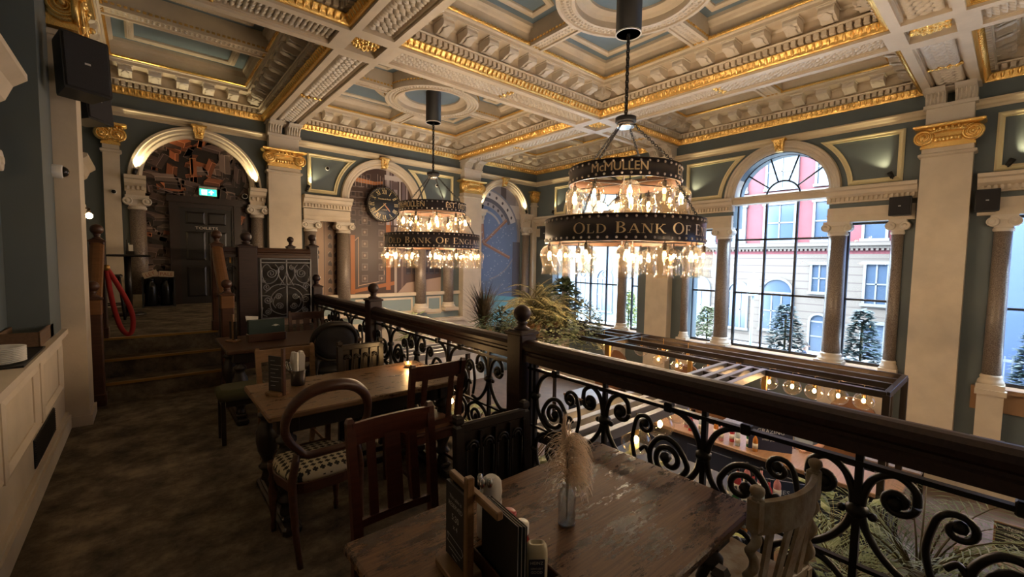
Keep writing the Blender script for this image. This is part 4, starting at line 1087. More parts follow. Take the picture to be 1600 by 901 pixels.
    # bell-jar shades with glowing filaments
    def shade_set(r, k, z, off, sc):
        for i in range(k):
            a = off+2*PI*i/k; jit = random.Random(i*7+k).uniform(-.04, .04)
            px, py, s = (r+jit)*math.cos(a), (r+jit)*math.sin(a), sc*(1+jit)
            prof = [(.012, .02), (.03, .015), (.075, -.005), (.112, -.05), (.125, -.10), (.118, -.16), (.098, -.22), (.092, -.27), (.10, -.335), (.112, -.365)]
            key = ('shade', round(sc, 2))
            if key not in TREE:
                g = MB(); g.lathe([(q*sc, h*sc) for q, h in prof], n=20, caps=False); g.M = Matrix.Identity(4)
                og = g.build('glass_shade', SHADE, root); og.data.polygons.foreach_set('use_smooth', [True]*len(og.data.polygons))
                c = MB(); c.lathe([(.001, .10), (.008, .10), (.008, .03), (.028, .025), (.028, -.05), (.02, -.06), (.001, -.06)], n=10); oc = c.build('lamp_holder', BRONZE, og)
                bb = MB()
                for q in range(4):
                    a2 = q*PI/2; bb.cyl((.012*math.cos(a2), .012*math.sin(a2), -.075), (.018*math.cos(a2), .018*math.sin(a2), -.14), .0055, n=5)
                bb.ball((0, 0, -.11), .024, 8, 1.5, 6)
                ob = bb.build('filament', BULB, og)
                TREE[key] = (og, oc, ob); og.location = (px, py, z)
                o1 = og
            else:
                o0, c0, b0 = TREE[key]; o1 = o0.copy(); COL.objects.link(o1); o1.parent = root; o1.location = (px, py, z)
                for q in (c0, b0): w_ = q.copy(); COL.objects.link(w_); w_.parent = o1
            if i % 2 == 0:
                key2 = 'bulb_light'
                if key2 not in TREE:
                    TREE[key2] = bpy.data.lights.new('bulb_light', 'POINT'); TREE[key2].energy = BULB_W*2; TREE[key2].color = (1, .78, .56); TREE[key2].shadow_soft_size = .035
                lo = bpy.data.objects.new('bulb_light', TREE[key2]); COL.objects.link(lo); lo.parent = o1; lo.location = (0, 0, -.11)
    shade_set(ru-.02, 10, zz['u0']-.07, face+.1, 1.12); shade_set(ru-.42, 4, zz['u0']-.16, face+.3, .95)
    shade_set(rl-.03, 14, zz['l0']-.06, face+.05, 1.12); shade_set(rl-.45, 5, zz['l0']-.10, face+.2, .95)
    return root
c1 = (5.42, 3.85); c2 = (5.40, 9.34)
chandelier('chandelier', c1[0], c1[1], 'larger nearer two tier ring chandelier hanging in front of the middle window', math.atan2(-c1[1], -c1[0]),
           dict(arc=R(140), lower=R(37), upper=[('McMULLEN', R(-5), .115), ('EST. 1827', R(86), .13)]))
chandelier('chandelier', c2[0], c2[1], 'smaller looking farther ring chandelier hanging near the wall clock', math.atan2(-c2[1], -c2[0]),
           dict(arc=R(136), lower=R(8), upper=[('McMULLEN', R(-42), .12), ('EST. 1827', R(44), .12)]))
chandelier('chandelier', 5.44, -2.1, 'added third ring chandelier helping light the hall, unseen, over the bay beyond the right edge of the photo', PI*.75, dict(arc=R(150), lower=0, upper=[('McMULLEN', 0, .14), ('EST. 1827', R(85), .13)]))  # extra chandelier out of view, added to help light the hall
# ================================================================== WALL THINGS
x = MF @ Vector((5.29, .12, 3.25)); t = thing('wall_clock', 'large black round wall clock with gilt Roman numerals in front of the vault mural', 'clock', tuple(x)); L = T(-x.x, -x.y, -x.z) @ MF
cx, cz = 5.29, 3.25
f = MB(L @ T(cx, 0, cz)); f.lathe([(.49, .0), (.49, .10), (.47, .11), (.001, .11)], n=48, axis='y'); f.build('dial', mat('black dial enamel', (.012, .014, .018), .3), t)
f = MB(L @ T(cx, 0, cz)); f.lathe([(.50, .0), (.505, .1), (.50, .125), (.475, .125), (.47, .105)], n=48, axis='y'); f.build('rim', mat('black gloss rim', (.03, .022, .018), .25), t)
f = MB(L @ T(cx, .112, cz)); brg = mat('bright gilt numerals', (.85, .68, .36), .4, metal=.3)
for i, num in enumerate(('XII', 'I', 'II', 'III', 'IIII', 'V', 'VI', 'VII', 'VIII', 'IX', 'X', 'XI')):
    a = -2*PI*i/12; w = 0; ps = []
    for ch in num:
        g_, gw = glyph(ch); ps += [[(q[0]+w, q[1]) for q in p] for p in g_]; w += gw+.05
    for p in ps:
        pts = []
        for q in p:
            u, v = (q[0]-w/2)*.095*(.8 if len(num) > 3 else 1), .30+q[1]*.115
            pts.append((u*math.cos(a)-v*math.sin(a), 0.001, u*math.sin(a)+v*math.cos(a)))
        f.add(pts, [tuple(range(len(pts)))])
for i in range(60):
    a = 2*PI*i/60; r0, r1 = (.44, .462); w = .004 if i % 5 else .009
    f.add([(r0*math.cos(a)-w*math.sin(a), 0, r0*math.sin(a)+w*math.cos(a)), (r0*math.cos(a)+w*math.sin(a), 0, r0*math.sin(a)-w*math.cos(a)), (r1*math.cos(a)+w*math.sin(a), 0, r1*math.sin(a)-w*math.cos(a)), (r1*math.cos(a)-w*math.sin(a), 0, r1*math.sin(a)+w*math.cos(a))], [(0, 1, 2, 3)])
text_on(f, 'Thwaites & Reed', .055, lambda a, z: (a, .001, .14+z)); text_on(f, 'LONDON', .035, lambda a, z: (a, .001, -.16+z))
f.build('numerals', brg, t)
def hand(a, l0, l1, w, nm, m_):
    f = MB(L @ T(cx, .118, cz)); u = (math.sin(a), math.cos(a)); n_ = (u[1], -u[0])
    f.add([(-u[0]*l0+n_[0]*w*.5, 0, -u[1]*l0+n_[1]*w*.5), (u[0]*l1*.7+n_[0]*w, 0, u[1]*l1*.7+n_[1]*w), (u[0]*l1, 0, u[1]*l1), (u[0]*l1*.7-n_[0]*w, 0, u[1]*l1*.7-n_[1]*w), (-u[0]*l0-n_[0]*w*.5, 0, -u[1]*l0-n_[1]*w*.5),
           (-u[0]*l0+n_[0]*w*.5, .006, -u[1]*l0+n_[1]*w*.5), (u[0]*l1*.7+n_[0]*w, .006, u[1]*l1*.7+n_[1]*w), (u[0]*l1, .006, u[1]*l1), (u[0]*l1*.7-n_[0]*w, .006, u[1]*l1*.7-n_[1]*w), (-u[0]*l0-n_[0]*w*.5, .006, -u[1]*l0-n_[1]*w*.5)],
          [(4, 3, 2, 1, 0), (5, 6, 7, 8, 9), (0, 1, 6, 5), (1, 2, 7, 6), (2, 3, 8, 7), (3, 4, 9, 8), (4, 0, 5, 9)]); f.build(nm, m_, t)
hand(R(228), .06, .40, .012, 'minute_hand', brg); hand(R(139), .04, .26, .02, 'hour_hand', mat('copper hand', (.65, .33, .18), .4, metal=.5))
# exit sign
x = MF @ Vector((1.14, .12, 3.04)); t = thing('exit_sign', 'green illuminated exit sign above the toilets door', 'sign', tuple(x)); L = T(-x.x, -x.y, -x.z) @ MF
f = MB(L); f.cbox(.97, 1.31, .06, .10, 3.04, 3.25, .008); f.build('housing', mat('grey sign housing', (.45, .48, .46), .4), t)
f = MB(L); f.box(.985, 1.295, .10, .104, 3.05, 3.19); f.build('lit_face', emis('green exit light', (.02, .62, .36), 1.3), t)
f = MB(L); y_ = .1055
for px, w_ in ((1.02, .10), ): 
    f.box(px, px+.10, .104, y_, 3.065, 3.175)
f.add([(1.20, y_, 3.17), (1.255, y_, 3.12), (1.215, y_, 3.12), (1.215, y_, 3.07), (1.185, y_, 3.07), (1.185, y_, 3.12), (1.145, y_, 3.12)], [tuple(range(7))])
f.build('pictogram', emis('white exit pictogram', (.75, 1, .9), 1.6), t)
f = MB(L); g_ = y_+.001
for (a, b_, c_, d_) in ((1.07, 3.13, 1.05, 3.10), (1.05, 3.10, 1.035, 3.075), (1.055, 3.10, 1.085, 3.08), (1.07, 3.13, 1.095, 3.115), (1.07, 3.14, 1.045, 3.13)): line2(f, a, b_, c_, d_, .012, g_, None)
f.add([(1.078+.011*math.cos(k), g_, 3.157+.011*math.sin(k)) for k in range(6)], [tuple(range(6))]); f.build('running_figure', emis('green pictogram', (.02, .5, .3), 1.2), t)
def spot(M, a, y, z, ta, tz, label, e=1.0, ty=.04, nm='spotlight', size=70):
    x = M @ Vector((a, y, z)); t = thing(nm, label, 'light', tuple(x)); L = T(-x.x, -x.y, -x.z) @ M
    d = (Vector((ta, ty, tz))-Vector((a, y, z))).normalized()
    f = MB(L); p = Vector((a, y, z)); f.cyl(tuple(p-d*.02), tuple(p+d*.10), .035, .045, 12); f.build('lamp_can', BLACK, t)
    f = MB(L); f.cyl((a, 0, z-.03), (a, y, z-.02), .012, n=6); f.ball((a, 0.005, z-.03), .03, 8); f.build('bracket', BLACK, t)
    f = MB(L); f.cyl(tuple(p+d*.085), tuple(p+d*.098), .036, n=12); f.build('lens', HOT, t)
    w = (M.to_3x3() @ d); lp = M @ (p+d*.12)
    l = light('SPOT', 'lamp_beam', tuple(lp-x), SPOT_W*e, (1, .78, .42), .02, t, tuple(w), R(size), .7)
    return t
spot(MF, -.10, .13, 3.36, .10, 4.2, 'black uplighter at the left foot of the arch over the toilets door', 1.5)
spot(MF, 2.12, .13, 3.36, 1.9, 4.2, 'black uplighter at the right foot of the arch over the toilets door', 1.5)
spot(MF, 3.22, .12, 3.45, 3.6, 4.2, 'black uplighter left of the clock arch', .6); spot(MF, 7.45, .12, 3.45, 7.1, 4.2, 'black uplighter right of the clock arch', .6)
spot(MF, 10.78, .13, 3.48, 10.6, 4.2, 'lit uplighter at the right foot of the round vault arch', 1.1)
spot(MF, 8.75, .13, 3.48, 8.9, 4.2, 'uplighter at the left foot of the round vault arch', .8)
spot(MW, 1.72, .12, 3.46, 2.1, 4.2, 'black uplighter on the window wall left of the tall right pilaster', .7); spot(MW, 5.95, .12, 3.46, 5.5, 4.2, 'black uplighter left of the middle arched window', .7)
spot(MW, .22, .12, 3.46, -.2, 4.2, 'black uplighter at the right edge beyond the tall pilaster', .7); spot(MW, 11.0, .12, 3.46, 10.7, 4.2, 'small uplighter beside the corner pilaster', .6); spot(MW, 7.4, .12, 3.46, 7.8, 4.2, 'uplighter beside the window wall pilaster behind the chandelier', .6)
spot(ML, 4.18, .16, 3.05, 4.2, 4.5, 'bright uplighter above the cream cornice at the left edge', .8); spot(ML, 9.9, .14, 3.30, 9.9, 4.6, 'bright uplighter on the farther left wall cornice', 1.0)
def cctv(M, a, y, z, label, r=.05, ln=.14):
    x = M @ Vector((a, y, z)); t = thing('security_camera', label, 'camera', tuple(x)); L = T(-x.x, -x.y, -x.z) @ M
    f = MB(L @ T(a, 0, z)); f.lathe([(r*.9, 0), (r, .01), (r, ln), (r*.9, ln+.01)], n=20, axis='y'); f.build('housing', WHITE, t)
    f = MB(L @ T(a, 0, z)); f.lathe([(r*.85*math.cos(q), ln+r*.85*math.sin(q)) for q in [PI/2*i/6 for i in range(7)]], n=18, axis='y'); f.build('dome', mat('black dome', (.01, .01, .01), .08), t)
    return t
cctv(T(-.69, 5.83, 0) @ Matrix(((0, 1, 0, 0), (1, 0, 0, 0), (0, 0, 1, 0), (0, 0, 0, 1))), 0, 0, 2.45, 'white dome camera on the broad left pilaster', .062, .13)
cctv(MF, 1.86, .03, 3.12, 'small white dome camera right of the exit sign', .06, .05)
cctv(MF, -.42, .19, 2.95, 'small white camera on the narrow far left pilaster', .045, .20)
cctv(MF, 3.75, .03, 4.05, 'small black camera in the panel left of the clock arch', .05, .05)
cctv(MF, 7.05, .03, 4.02, 'small round camera in the panel right of the clock arch', .05, .05)
def speaker(loc, rz, w, d, h, label, tilt=0, ry=0, bl=.16):
    t = thing('loudspeaker', label, 'speaker', loc); t.rotation_euler = (tilt, ry, rz)
    f = MB(); pts = [(-w/2, 0), (w/2, 0), (w*.38, -d), (-w*.38, -d)]
    f.rings([[(a*.96, b_, -h/2) for a, b_ in pts], [(a, b_, -h/2+.02) for a, b_ in pts], [(a, b_, h/2-.02) for a, b_ in pts], [(a*.96, b_, h/2) for a, b_ in pts]]); f.build('cabinet', BLACK, t)
    f = MB(); f.cbox(-w*.46, w*.46, 0, .014, -h*.46, h*.46, .006); f.build('grille', mat('black speaker grille', (.016, .015, .018), .7, bump=.6, bscale=300), t)
    f = MB(); f.box(-.02, .02, .0142, .017, -.008, .008); f.build('badge', mat('silver badge', (.7, .7, .72), .3, metal=.6), t)
    f = MB(); f.cyl((0, -d+.01, 0), (0, -d-bl, 0), .022, n=8); f.cbox(-.06, .06, -d-bl-.02, -d-bl, -.08, .08, .005); f.build('wall_bracket', BLACK, t)
    return t
# speakers
speaker((-.335, 5.46, 3.36), R(205), .33, .26, .50, 'nearer black loudspeaker on the broad left pilaster', R(5))
speaker((-.33, 6.72, 3.38), R(235), .34, .26, .46, 'farther black loudspeaker just behind the nearer one at the left', R(5), bl=.38)
speaker((11.06, 1.55, 2.86), R(80), .34, .17, .36, 'black loudspeaker left of the tall right pilaster')
speaker((11.06, .42, 2.86), R(95), .30, .17, .38, 'black loudspeaker right of the tall right pilaster')
speaker((11.14, 11.30, 2.73), R(130), .30, .15, .46, 'small black loudspeaker near the far corner')
# ================================================================== FURNITURE
def turned_leg(mb, x, y, z0, z1, r=.06):
    h = z1-z0
    prof = [(.55, 0), (.6, .02), (.5, .06), (.45, .1), (.75, .14), (.8, .16), (.55, .19), (.5, .24), (.85, .34), (1.0, .46), (.95, .56), (.6, .66), (.5, .70), (.8, .73), (.8, .76), (.5, .79), (.55, .84)]
    mb.lathe([(r*a, z0+h*b_) for a, b_ in prof], (x, y, 0), 18)
    mb.cbox(x-r*.85, x+r*.85, y-r*.85, y+r*.85, z0+h*.84, z1, .006)
def table(name, label, cx, cy, w, d, h, topm, legm, sled=True, rz=0, r=.065):
    t = thing(name, label, 'table', (cx, cy, 0), rz)
    m = MB(); m.cbox(-w/2, w/2, -d/2, d/2, h-.038, h, .008); m.build('table_top', topm, t)
    m = MB(); a, b_ = w/2-.08, d/2-.08
    m.cbox(-a, a, -b_-.0, -b_+.025, h-.15, h-.038, .004); m.cbox(-a, a, b_-.025, b_, h-.15, h-.038, .004); m.cbox(-a, -a+.025, -b_, b_, h-.15, h-.038, .004); m.cbox(a-.025, a, -b_, b_, h-.15, h-.038, .004)
    m.build('apron', legm, t)
    for sx in (-1, 1):
        for sy in (-1, 1):
            m = MB(); turned_leg(m, sx*(a-.04), sy*(b_-.04), .09 if sled else 0, h-.038, r); m.build('leg', legm, t)
        if sled:
            m = MB(); m.cbox(sx*(a-.04)-.055, sx*(a-.04)+.055, -b_-.09, b_+.09, 0, .06, .015); m.cbox(sx*(a-.04)-.045, sx*(a-.04)+.045, -b_-.02, b_+.02, .06, .095, .01); m.build('foot_rail', legm, t)
    if sled:
        m = MB(); m.cbox(-a+.05, a-.05, -.03, .03, .10, .15, .008); m.build('stretcher', legm, t)
    return t
BLKW = wood('very dark carved oak', (.010, .007, .006), (.022, .015, .012), .35)
T1 = table('dining_table', 'worn pine topped table in the foreground holding the pampas grass vase', 1.115, .985, 1.30, .77, .76, TABLE1, BLKW, False)
T2 = table('dining_table', 'worn brown table in the middle with dark turned legs, behind the balloon back chair', 1.20, 3.16, 1.36, .80, .76, TABLE2, BLKW, True, 0, .075)
T3 = table('dining_table', 'dark farthest table with the green menu box, by the steps', 1.26, 5.42, 1.34, .94, .76, TABLE3, BLKW, True, 0, .075)
def slat_chair(label, x, y, rz, m, h=.97, seatm=None, w=.42, slats=3, group=None):
    t = thing('slat_back_chair', label, 'chair', (x, y, 0), rz)
    for s in (-1, 1):
        b = MB(); pts = [(s*w*.44, -.24, 0), (s*w*.46, -.20, .22), (s*w*.46, -.19, .46), (s*w*.47, -.215, .70), (s*w*.48, -.25, h-.015)]
        rs = []
        for (px, py, pz), q in zip(pts, (.017, .019, .021, .019, .018)): rs.append([(px-q, py-q, pz), (px+q, py-q, pz), (px+q, py+q, pz), (px-q, py+q, pz)])
        rs.append([(px-q*.6, py-q*.6, h+.004), (px+q*.6, py-q*.6, h+.004), (px+q*.6, py+q*.6, h+.004), (px-q*.6, py+q*.6, h+.004)])
        b.rings(rs); b.build('back_post', m, t)
        b = MB(); b.rings([[(s*w*.46-q, .20-q, z), (s*w*.46+q, .20-q, z), (s*w*.46+q, .20+q, z), (s*w*.46-q, .20+q, z)] for z, q in ((0, .014), (.44, .02))]); b.build('front_leg', m, t)
        b = MB(); b.cbox(s*w*.46-.008, s*w*.46+.008, -.2, .2, .16, .185, .004); b.build('stretcher', m, t)
    b = MB()
    def rail(z0, z1, y0, dip=.018):
        n = 8; rs = []
        for i in range(n+1):
            u = -1+2*i/n; yy_ = y0-dip*(1-u*u)
            rs.append([(u*w*.46, yy_-.010, z0), (u*w*.46, yy_+.010, z0), (u*w*.46, yy_+.010, z1), (u*w*.46, yy_-.010, z1)])
        return rs
    b.rings(rail(h-.115, h-.015, -.237)); b.build('top_rail', m, t)
    b = MB(); b.rings(rail(.50, .535, -.195, .01)); b.build('lower_rail', m, t)
    for i in range(slats):
        u = -.55+1.1*i/(slats-1) if slats > 1 else 0; ww = .038 if i == slats//2 and slats == 3 else .020
        b = MB(); xx = u*w*.46
        b.rings([[(xx-ww, yv-.006, z), (xx+ww, yv-.006, z), (xx+ww, yv+.006, z), (xx-ww, yv+.006, z)] for z, yv in ((.52, -.205), (.68, -.222), (h-.10, -.25))]); b.build('slat', m, t)
    b = MB(); b.cbox(-w*.5, w*.5, -.20, .24, .43, .455, .008); b.cbox(-w*.45, w*.45, -.18, .21, .37, .43, .005); b.build('seat', m, t)
    if seatm:
        b = MB(); b.rings([[(sx*w*.46*k, (.02+sy*.19*k), z) for sx, sy in ((-1, -1), (1, -1), (1, 1), (-1, 1))] for z, k in ((.455, 1), (.485, 1.0), (.50, .9), (.505, .6))], smooth=False); b.build('seat_pad', seatm, t)
    b = MB(); b.cbox(-w*.45, w*.45, .19, .205, .20, .225, .004); b.build('stretcher', m, t)
    return t
slat_chair('dark red wood slat back chair tucked under the far side of the foreground table', .865, 1.62, PI, RWOOD, .975, w=.41)
slat_chair('red brown open back chair with tan leather seat, near right of the middle table', 1.56, 2.86, 0, RWOOD, .97, mat('tan leather seat', (.22, .10, .05), .4), w=.42, slats=2)
slat_chair('light oak chair on the far side of the middle table', .90, 3.78, PI, LWOOD, .93, w=.44, slats=2)
slat_chair('brown slat back chair on the far side of the darkest table, against the pale boards', 1.66, 6.00, PI, MWOOD, .97, w=.43)
# balloon back chair with black and cream seat
def cross_fabric():
    m, t, b = new_mat('cream fabric with black crosses'); N, L = t.nodes, t.links
    tc = N.new('ShaderNodeTexCoord'); sp = N.new('ShaderNodeSeparateXYZ'); L.new(tc.outputs['Object'], sp.inputs[0])
    def mth(op, a, bb=None):
        q = N.new('ShaderNodeMath'); q.operation = op
        for i, v in enumerate((a, bb)):
            if v is None: continue
            if isinstance(v, (int, float)): q.inputs[i].default_value = v
            else: L.new(v, q.inputs[i])
        return q.outputs[0]
    def cell(o): return mth('ABSOLUTE', mth('SUBTRACT', mth('FRACT', mth('MULTIPLY', o, 25.0)), .5))
    cx, cy = cell(sp.outputs[0]), cell(sp.outputs[1])
    k = mth('MULTIPLY', mth('LESS_THAN', mth('MINIMUM', cx, cy), .17), mth('LESS_THAN', mth('MAXIMUM', cx, cy), .37))
    mx = N.new('ShaderNodeMixRGB'); mx.inputs[1].default_value = (.50, .44, .30, 1); mx.inputs[2].default_value = (.012, .012, .012, 1)
    L.new(k, mx.inputs[0]); L.new(mx.outputs[0], b.inputs['Base Color']); b.inputs['Roughness'].default_value = .8
    return m
def balloon_chair(label, x, y, rz, m, seatm, padded=None):
    t = thing('balloon_back_chair', label, 'chair', (x, y, 0), rz)
    for s in (-1, 1):
        b = MB(); b.tube([(s*.17, -.26, 0), (s*.18, -.23, .15), (s*.185, -.205, .32), (s*.19, -.20, .46), (s*.175, -.205, .55), (s*.165, -.212, .62)], [.015, .018, .022, .024, .022, .02], 8); b.build('rear_leg', m, t)
        b = MB(); b.lathe([(.014, 0), (.018, .04), (.013, .07), (.022, .16), (.026, .26), (.018, .31), (.027, .33), (.018, .36), (.028, .40), (.028, .44)], (s*.19, .20, 0), 12); b.build('front_leg', m, t)
    b = MB(); n = 40; pts = []; rad = []
    for i in range(n):
        a = 2*PI*i/n; sx, sz = math.sin(a), -math.cos(a)
        wx = .228 if sz > -.2 else .228*(1-.10*((-.2-sz)/.8))
        z = .785+.20*sz
        if sz < -.75 and padded is None: z += .014*math.cos(PI*sx/.66)
        pts.append((wx*math.copysign(abs(sx)**.85, sx), -.218-.06*((z-.58)/.4)-.02*(1-sx*sx)+.02, z)); rad.append(.022+.012*max(0, sz))
    b.tube(pts, rad, 10, loop=True); b.build('back_hoop', m, t)
    if padded:
        b = MB(); rs = []
        for yv, k in ((-.25, .90), (-.272, .86), (-.28, .6), (-.283, .2)): rs.append([(p[0]*k, yv-.03*(p[2]-.58), .785+(p[2]-.785)*k) for p in pts])
        b.rings(rs, smooth=True)
        rs = []
        for yv, k in ((-.25, .90), (-.215, .86), (-.2, .6), (-.195, .2)): rs.append([(p[0]*k, yv-.03*(p[2]-.58), .785+(p[2]-.785)*k) for p in pts])
        b.rings(rs, smooth=True); b.build('back_pad', padded, t)
    else:
        pass
    b = MB(); seat = [(.215*math.cos(a)*(1.06 if math.sin(a) > 0 else .93), .005+.215*math.sin(a)) for a in [2*PI*i/28 for i in range(28)]]
    sq = [(math.copysign(abs(px/.23)**.55*.22, px), math.copysign(abs(py/.22)**.6*.215, py)) for px, py in seat]
    b.rings([[(px*k, py*k, z) for px, py in sq] for z, k in ((.375, .97), (.435, 1.0), (.44, .98))]); b.build('seat_frame', m, t)
    b = MB(); b.rings([[(px*k, py*k, z) for px, py in sq] for z, k in ((.438, .96), (.46, .99), (.485, .95), (.502, .78), (.508, .4), (.51, .1))], smooth=True); b.build('seat_pad', seatm, t)
    return t
balloon_chair('brown balloon back chair with a cream seat patterned in black crosses', .76, 2.70, R(2), MWOOD, cross_fabric())
balloon_chair('dark round backed upholstered chair at the near side of the farthest table', 1.56, 4.98, R(-4), BLKWOOD, mat('black leather', (.01, .01, .012), .45), mat('black velvet back', (.010, .009, .012), .7))
def carved_chair(label, x, y, rz, m, h=.95, w=.42):
    t = thing('carved_chair', label, 'chair', (x, y, 0), rz)
    for s in (-1, 1):
        b = MB(); b.rings([[(s*w/2-q, yv-q, z), (s*w/2+q, yv-q, z), (s*w/2+q, yv+q, z), (s*w/2-q, yv+q, z)] for z, q, yv in ((0, .02, -.2), (.45, .022, -.19), (h-.03, .02, -.22), (h-.02, .014, -.22), (h-.005, .02, -.22), (h+.015, .019, -.22), (h+.025, .008, -.22))]); b.build('back_post', m, t)
        b = MB(); b.cbox(s*w/2-.02, s*w/2+.02, .18, .22, 0, .44, .005); b.build('front_leg', m, t)
    b = MB(); b.cbox(-w/2, w/2, -.225, -.20, h-.06, h-.01, .008); b.cbox(-w/2, w/2, -.222, -.205, .47, h-.05, .002); b.cbox(-w/2, w/2, -.225, -.20, .46, .52, .005)
    k = 4
    for i in range(k):
        x0 = -w/2+.02+(w-.04)*i/k; x1 = x0+(w-.04)/k
        for yv, dy in ((-.2, .012), (-.222, -.012)):
            b.box(x0-.006, x0+.006, min(yv, yv+dy), max(yv, yv+dy), .5, h-.06)
            c = (x0+x1)/2; r_ = (x1-x0)/2-.012
            for rr in (r_, r_*.62):
                b.tube([(c+rr*math.cos(PI*j/10), yv+dy*.6, h-.135+rr*1.25*math.sin(PI*j/10)) for j in range(11)], .006, 5)
            b.tube([(c-r_, yv+dy*.6, h-.14), (c-r_, yv+dy*.6, .54)], .005, 4); b.tube([(c+r_, yv+dy*.6, h-.14), (c+r_, yv+dy*.6, .54)], .005, 4)
    b.build('carved_back_panel', m, t)
    b = MB(); b.cbox(-w/2-.01, w/2+.01, -.2, .24, .43, .46, .008); b.cbox(-w/2+.02, w/2-.02, -.18, .2, .35, .43, .004); b.build('seat', m, t)
    b = MB(); b.cbox(-w/2, w/2, .19, .21, .12, .16, .004); b.cbox(-w/2-.01, -w/2+.01, -.19, .2, .1, .14, .004); b.cbox(w/2-.01, w/2+.01, -.19, .2, .1, .14, .004); b.build('stretcher', m, t)
    return t
carved_chair('black carved oak chair with gothic arches at the far side of the foreground table', 1.23, 1.36, PI+R(-3), BLKW, .965, .38)
carved_chair('dark carved chair with gothic arches at the far side of the middle table', 1.43, 3.50, PI, BLKW, .955, .36)
# painted white chair with barley twist posts
def white_chair(label, x, y, rz):
    t = thing('barley_twist_chair', label, 'chair', (x, y, 0), rz)
    wm = mat('chipped cream white paint', (.42, .38, .31), .5, noise=(.27, .19, .11), nscale=14, detail=8, bump=.2, bscale=60)
    w = .40; h = .93
    for s in (-1, 1):
        b = MB()
        for zb, zt in ((0, .36), (.50, .80)):
            pass
        n = 40; rs = []
        for i in range(n+1):
            z = .50+.29*i/n; off = .009; a = 2*PI*3.2*i/n
            rs.append([(s*w/2+off*math.cos(a)+.017*math.cos(q), -.20-.03*(z-.45)+off*math.sin(a)+.017*math.sin(q), z) for q in [2*PI*j/10 for j in range(10)]])
        b.rings(rs, smooth=True)
        def blk(z0, z1, q=.021): 
            yv = -.20-.03*(z0-.45); b.cbox(s*w/2-q, s*w/2+q, yv-q, yv+q, z0, z1, .005)
        blk(.34, .51); blk(.785, h-.03); blk(0, .1)
        rs = []
        for i in range(n+1):
            z = .10+.25*i/n; a = 2*PI*2.6*i/n
            rs.append([(s*w/2+.009*math.cos(a)+.016*math.cos(q), -.20+.009*math.sin(a)+.016*math.sin(q), z) for q in [2*PI*j/10 for j in range(10)]])
        b.rings(rs, smooth=True)
        b.lathe([(.021, h-.032), (.013, h-.026), (.019, h-.018), (.024, h-.006), (.022, h+.006), (.012, h+.013)], (s*w/2, -.213, 0), 14)
        b.build('barley_twist_post', wm, t)
        b = MB(); b.cbox(s*w/2-.02, s*w/2+.02, .17, .21, 0, .44, .004); b.build('front_leg', wm, t)
    b = MB(); n = 10; rs = []
    for i in range(n+1):
        u = -1+2*i/n; yv = -.212-.045*(1-u*u); zt = h-.045-.0*(1-u*u)
        rs.append([(u*w/2, yv-.012, h-.155), (u*w/2, yv+.012, h-.155), (u*w/2, yv+.012, zt), (u*w/2, yv+.004, zt+.008), (u*w/2, yv-.012, zt+.004)])
    b.rings(rs); b.build('top_rail', wm, t)
    for i, ww in ((-1.5, .018), (-.55, .018), (.4, .030), (1.3, .018)):
        b = MB(); xx = i*.095; yv = -.212-.045*(1-(xx/(w/2))**2)
        b.rings([[(xx-ww, q-.006, z), (xx+ww, q-.006, z), (xx+ww, q+.006, z), (xx-ww, q+.006, z)] for z, q in ((.5, -.205), (h-.14, yv))]); b.build('slat', wm, t)
    b = MB(); b.cbox(-w/2, w/2, -.215, -.19, .48, .52, .005); b.build('lower_rail', wm, t)
    b = MB(); b.cbox(-w/2-.01, w/2+.01, -.2, .22, .43, .455, .01); b.cbox(-w/2+.02, w/2-.02, -.18, .19, .37, .43, .004); b.build('seat', wm, t)
    return t
white_chair('chipped cream painted chair with barley twist posts at the right end of the foreground table', 1.775, .705, R(-9))
carved = slat_chair('dark chair at the near edge of the foreground table, only its post top in view', .90, .70, 0, BLKWOOD, .905, w=.42)
# low stool by the farthest table
t = thing('stool', 'low stool with rounded olive cushion left of the farthest table', 'stool', (.66, 4.62, 0))
b = MB(); b.rings([[(sx*.20*k, sy*.15*k, z) for sx, sy in ((-1, -.7), (-.7, -1), (.7, -1), (1, -.7), (1, .7), (.7, 1), (-.7, 1), (-1, .7))] for z, k in ((.40, .95), (.44, 1.02), (.48, 1), (.50, .85))], smooth=True); b.build('cushion', mat('olive velvet', (.06, .06, .025), .8), t)
for sx in (-1, 1):
    for sy in (-1, 1): b = MB(); b.cbox(sx*.16-.018, sx*.16+.018, sy*.11-.018, sy*.11+.018, 0, .40, .004); b.build('leg', BLKW, t)
b = MB(); b.cbox(-.17, .17, -.12, .12, .34, .40, .006); b.build('rail', BLKW, t)
# high table and stool on the landing
t = thing('poseur_table', 'small dark high table on the landing left of the mural', 'table', (-.22, 10.2, LAND))
b = MB(); b.cbox(-.32, .32, -.32, .32, 1.03, 1.07, .01); b.build('table_top', BLKW, t)
b = MB(); b.cyl((0, 0, .05), (0, 0, 1.03), .05, n=12); b.lathe([(.06, .05), (.2, .04), (.24, 0)], n=20); b.build('pedestal', BLKW, t)
t = thing('menu_holder', 'small dark holder with papers on the high landing table', 'menu holder', (-.18, 10.2, LAND+1.07))
b = MB(); b.cbox(-.06, .06, -.05, .05, 0, .06, .005); b.cbox(-.05, -.035, -.04, .04, .05, .26, .003); b.build('box', BLKW, t)
b = MB(); b.box(-.02, .04, -.035, .035, .05, .17); b.M = T(0, 0, 0, .3); b.box(-.03, -.02, -.03, .03, .05, .2); b.build('papers', PAPER, t)
t = thing('bar_stool', 'dark high stool beside the landing table', 'stool', (-.46, 9.6, LAND))
b = MB(); b.cbox(-.18, .18, -.18, .18, .68, .74, .02); b.build('seat', BLKW, t)
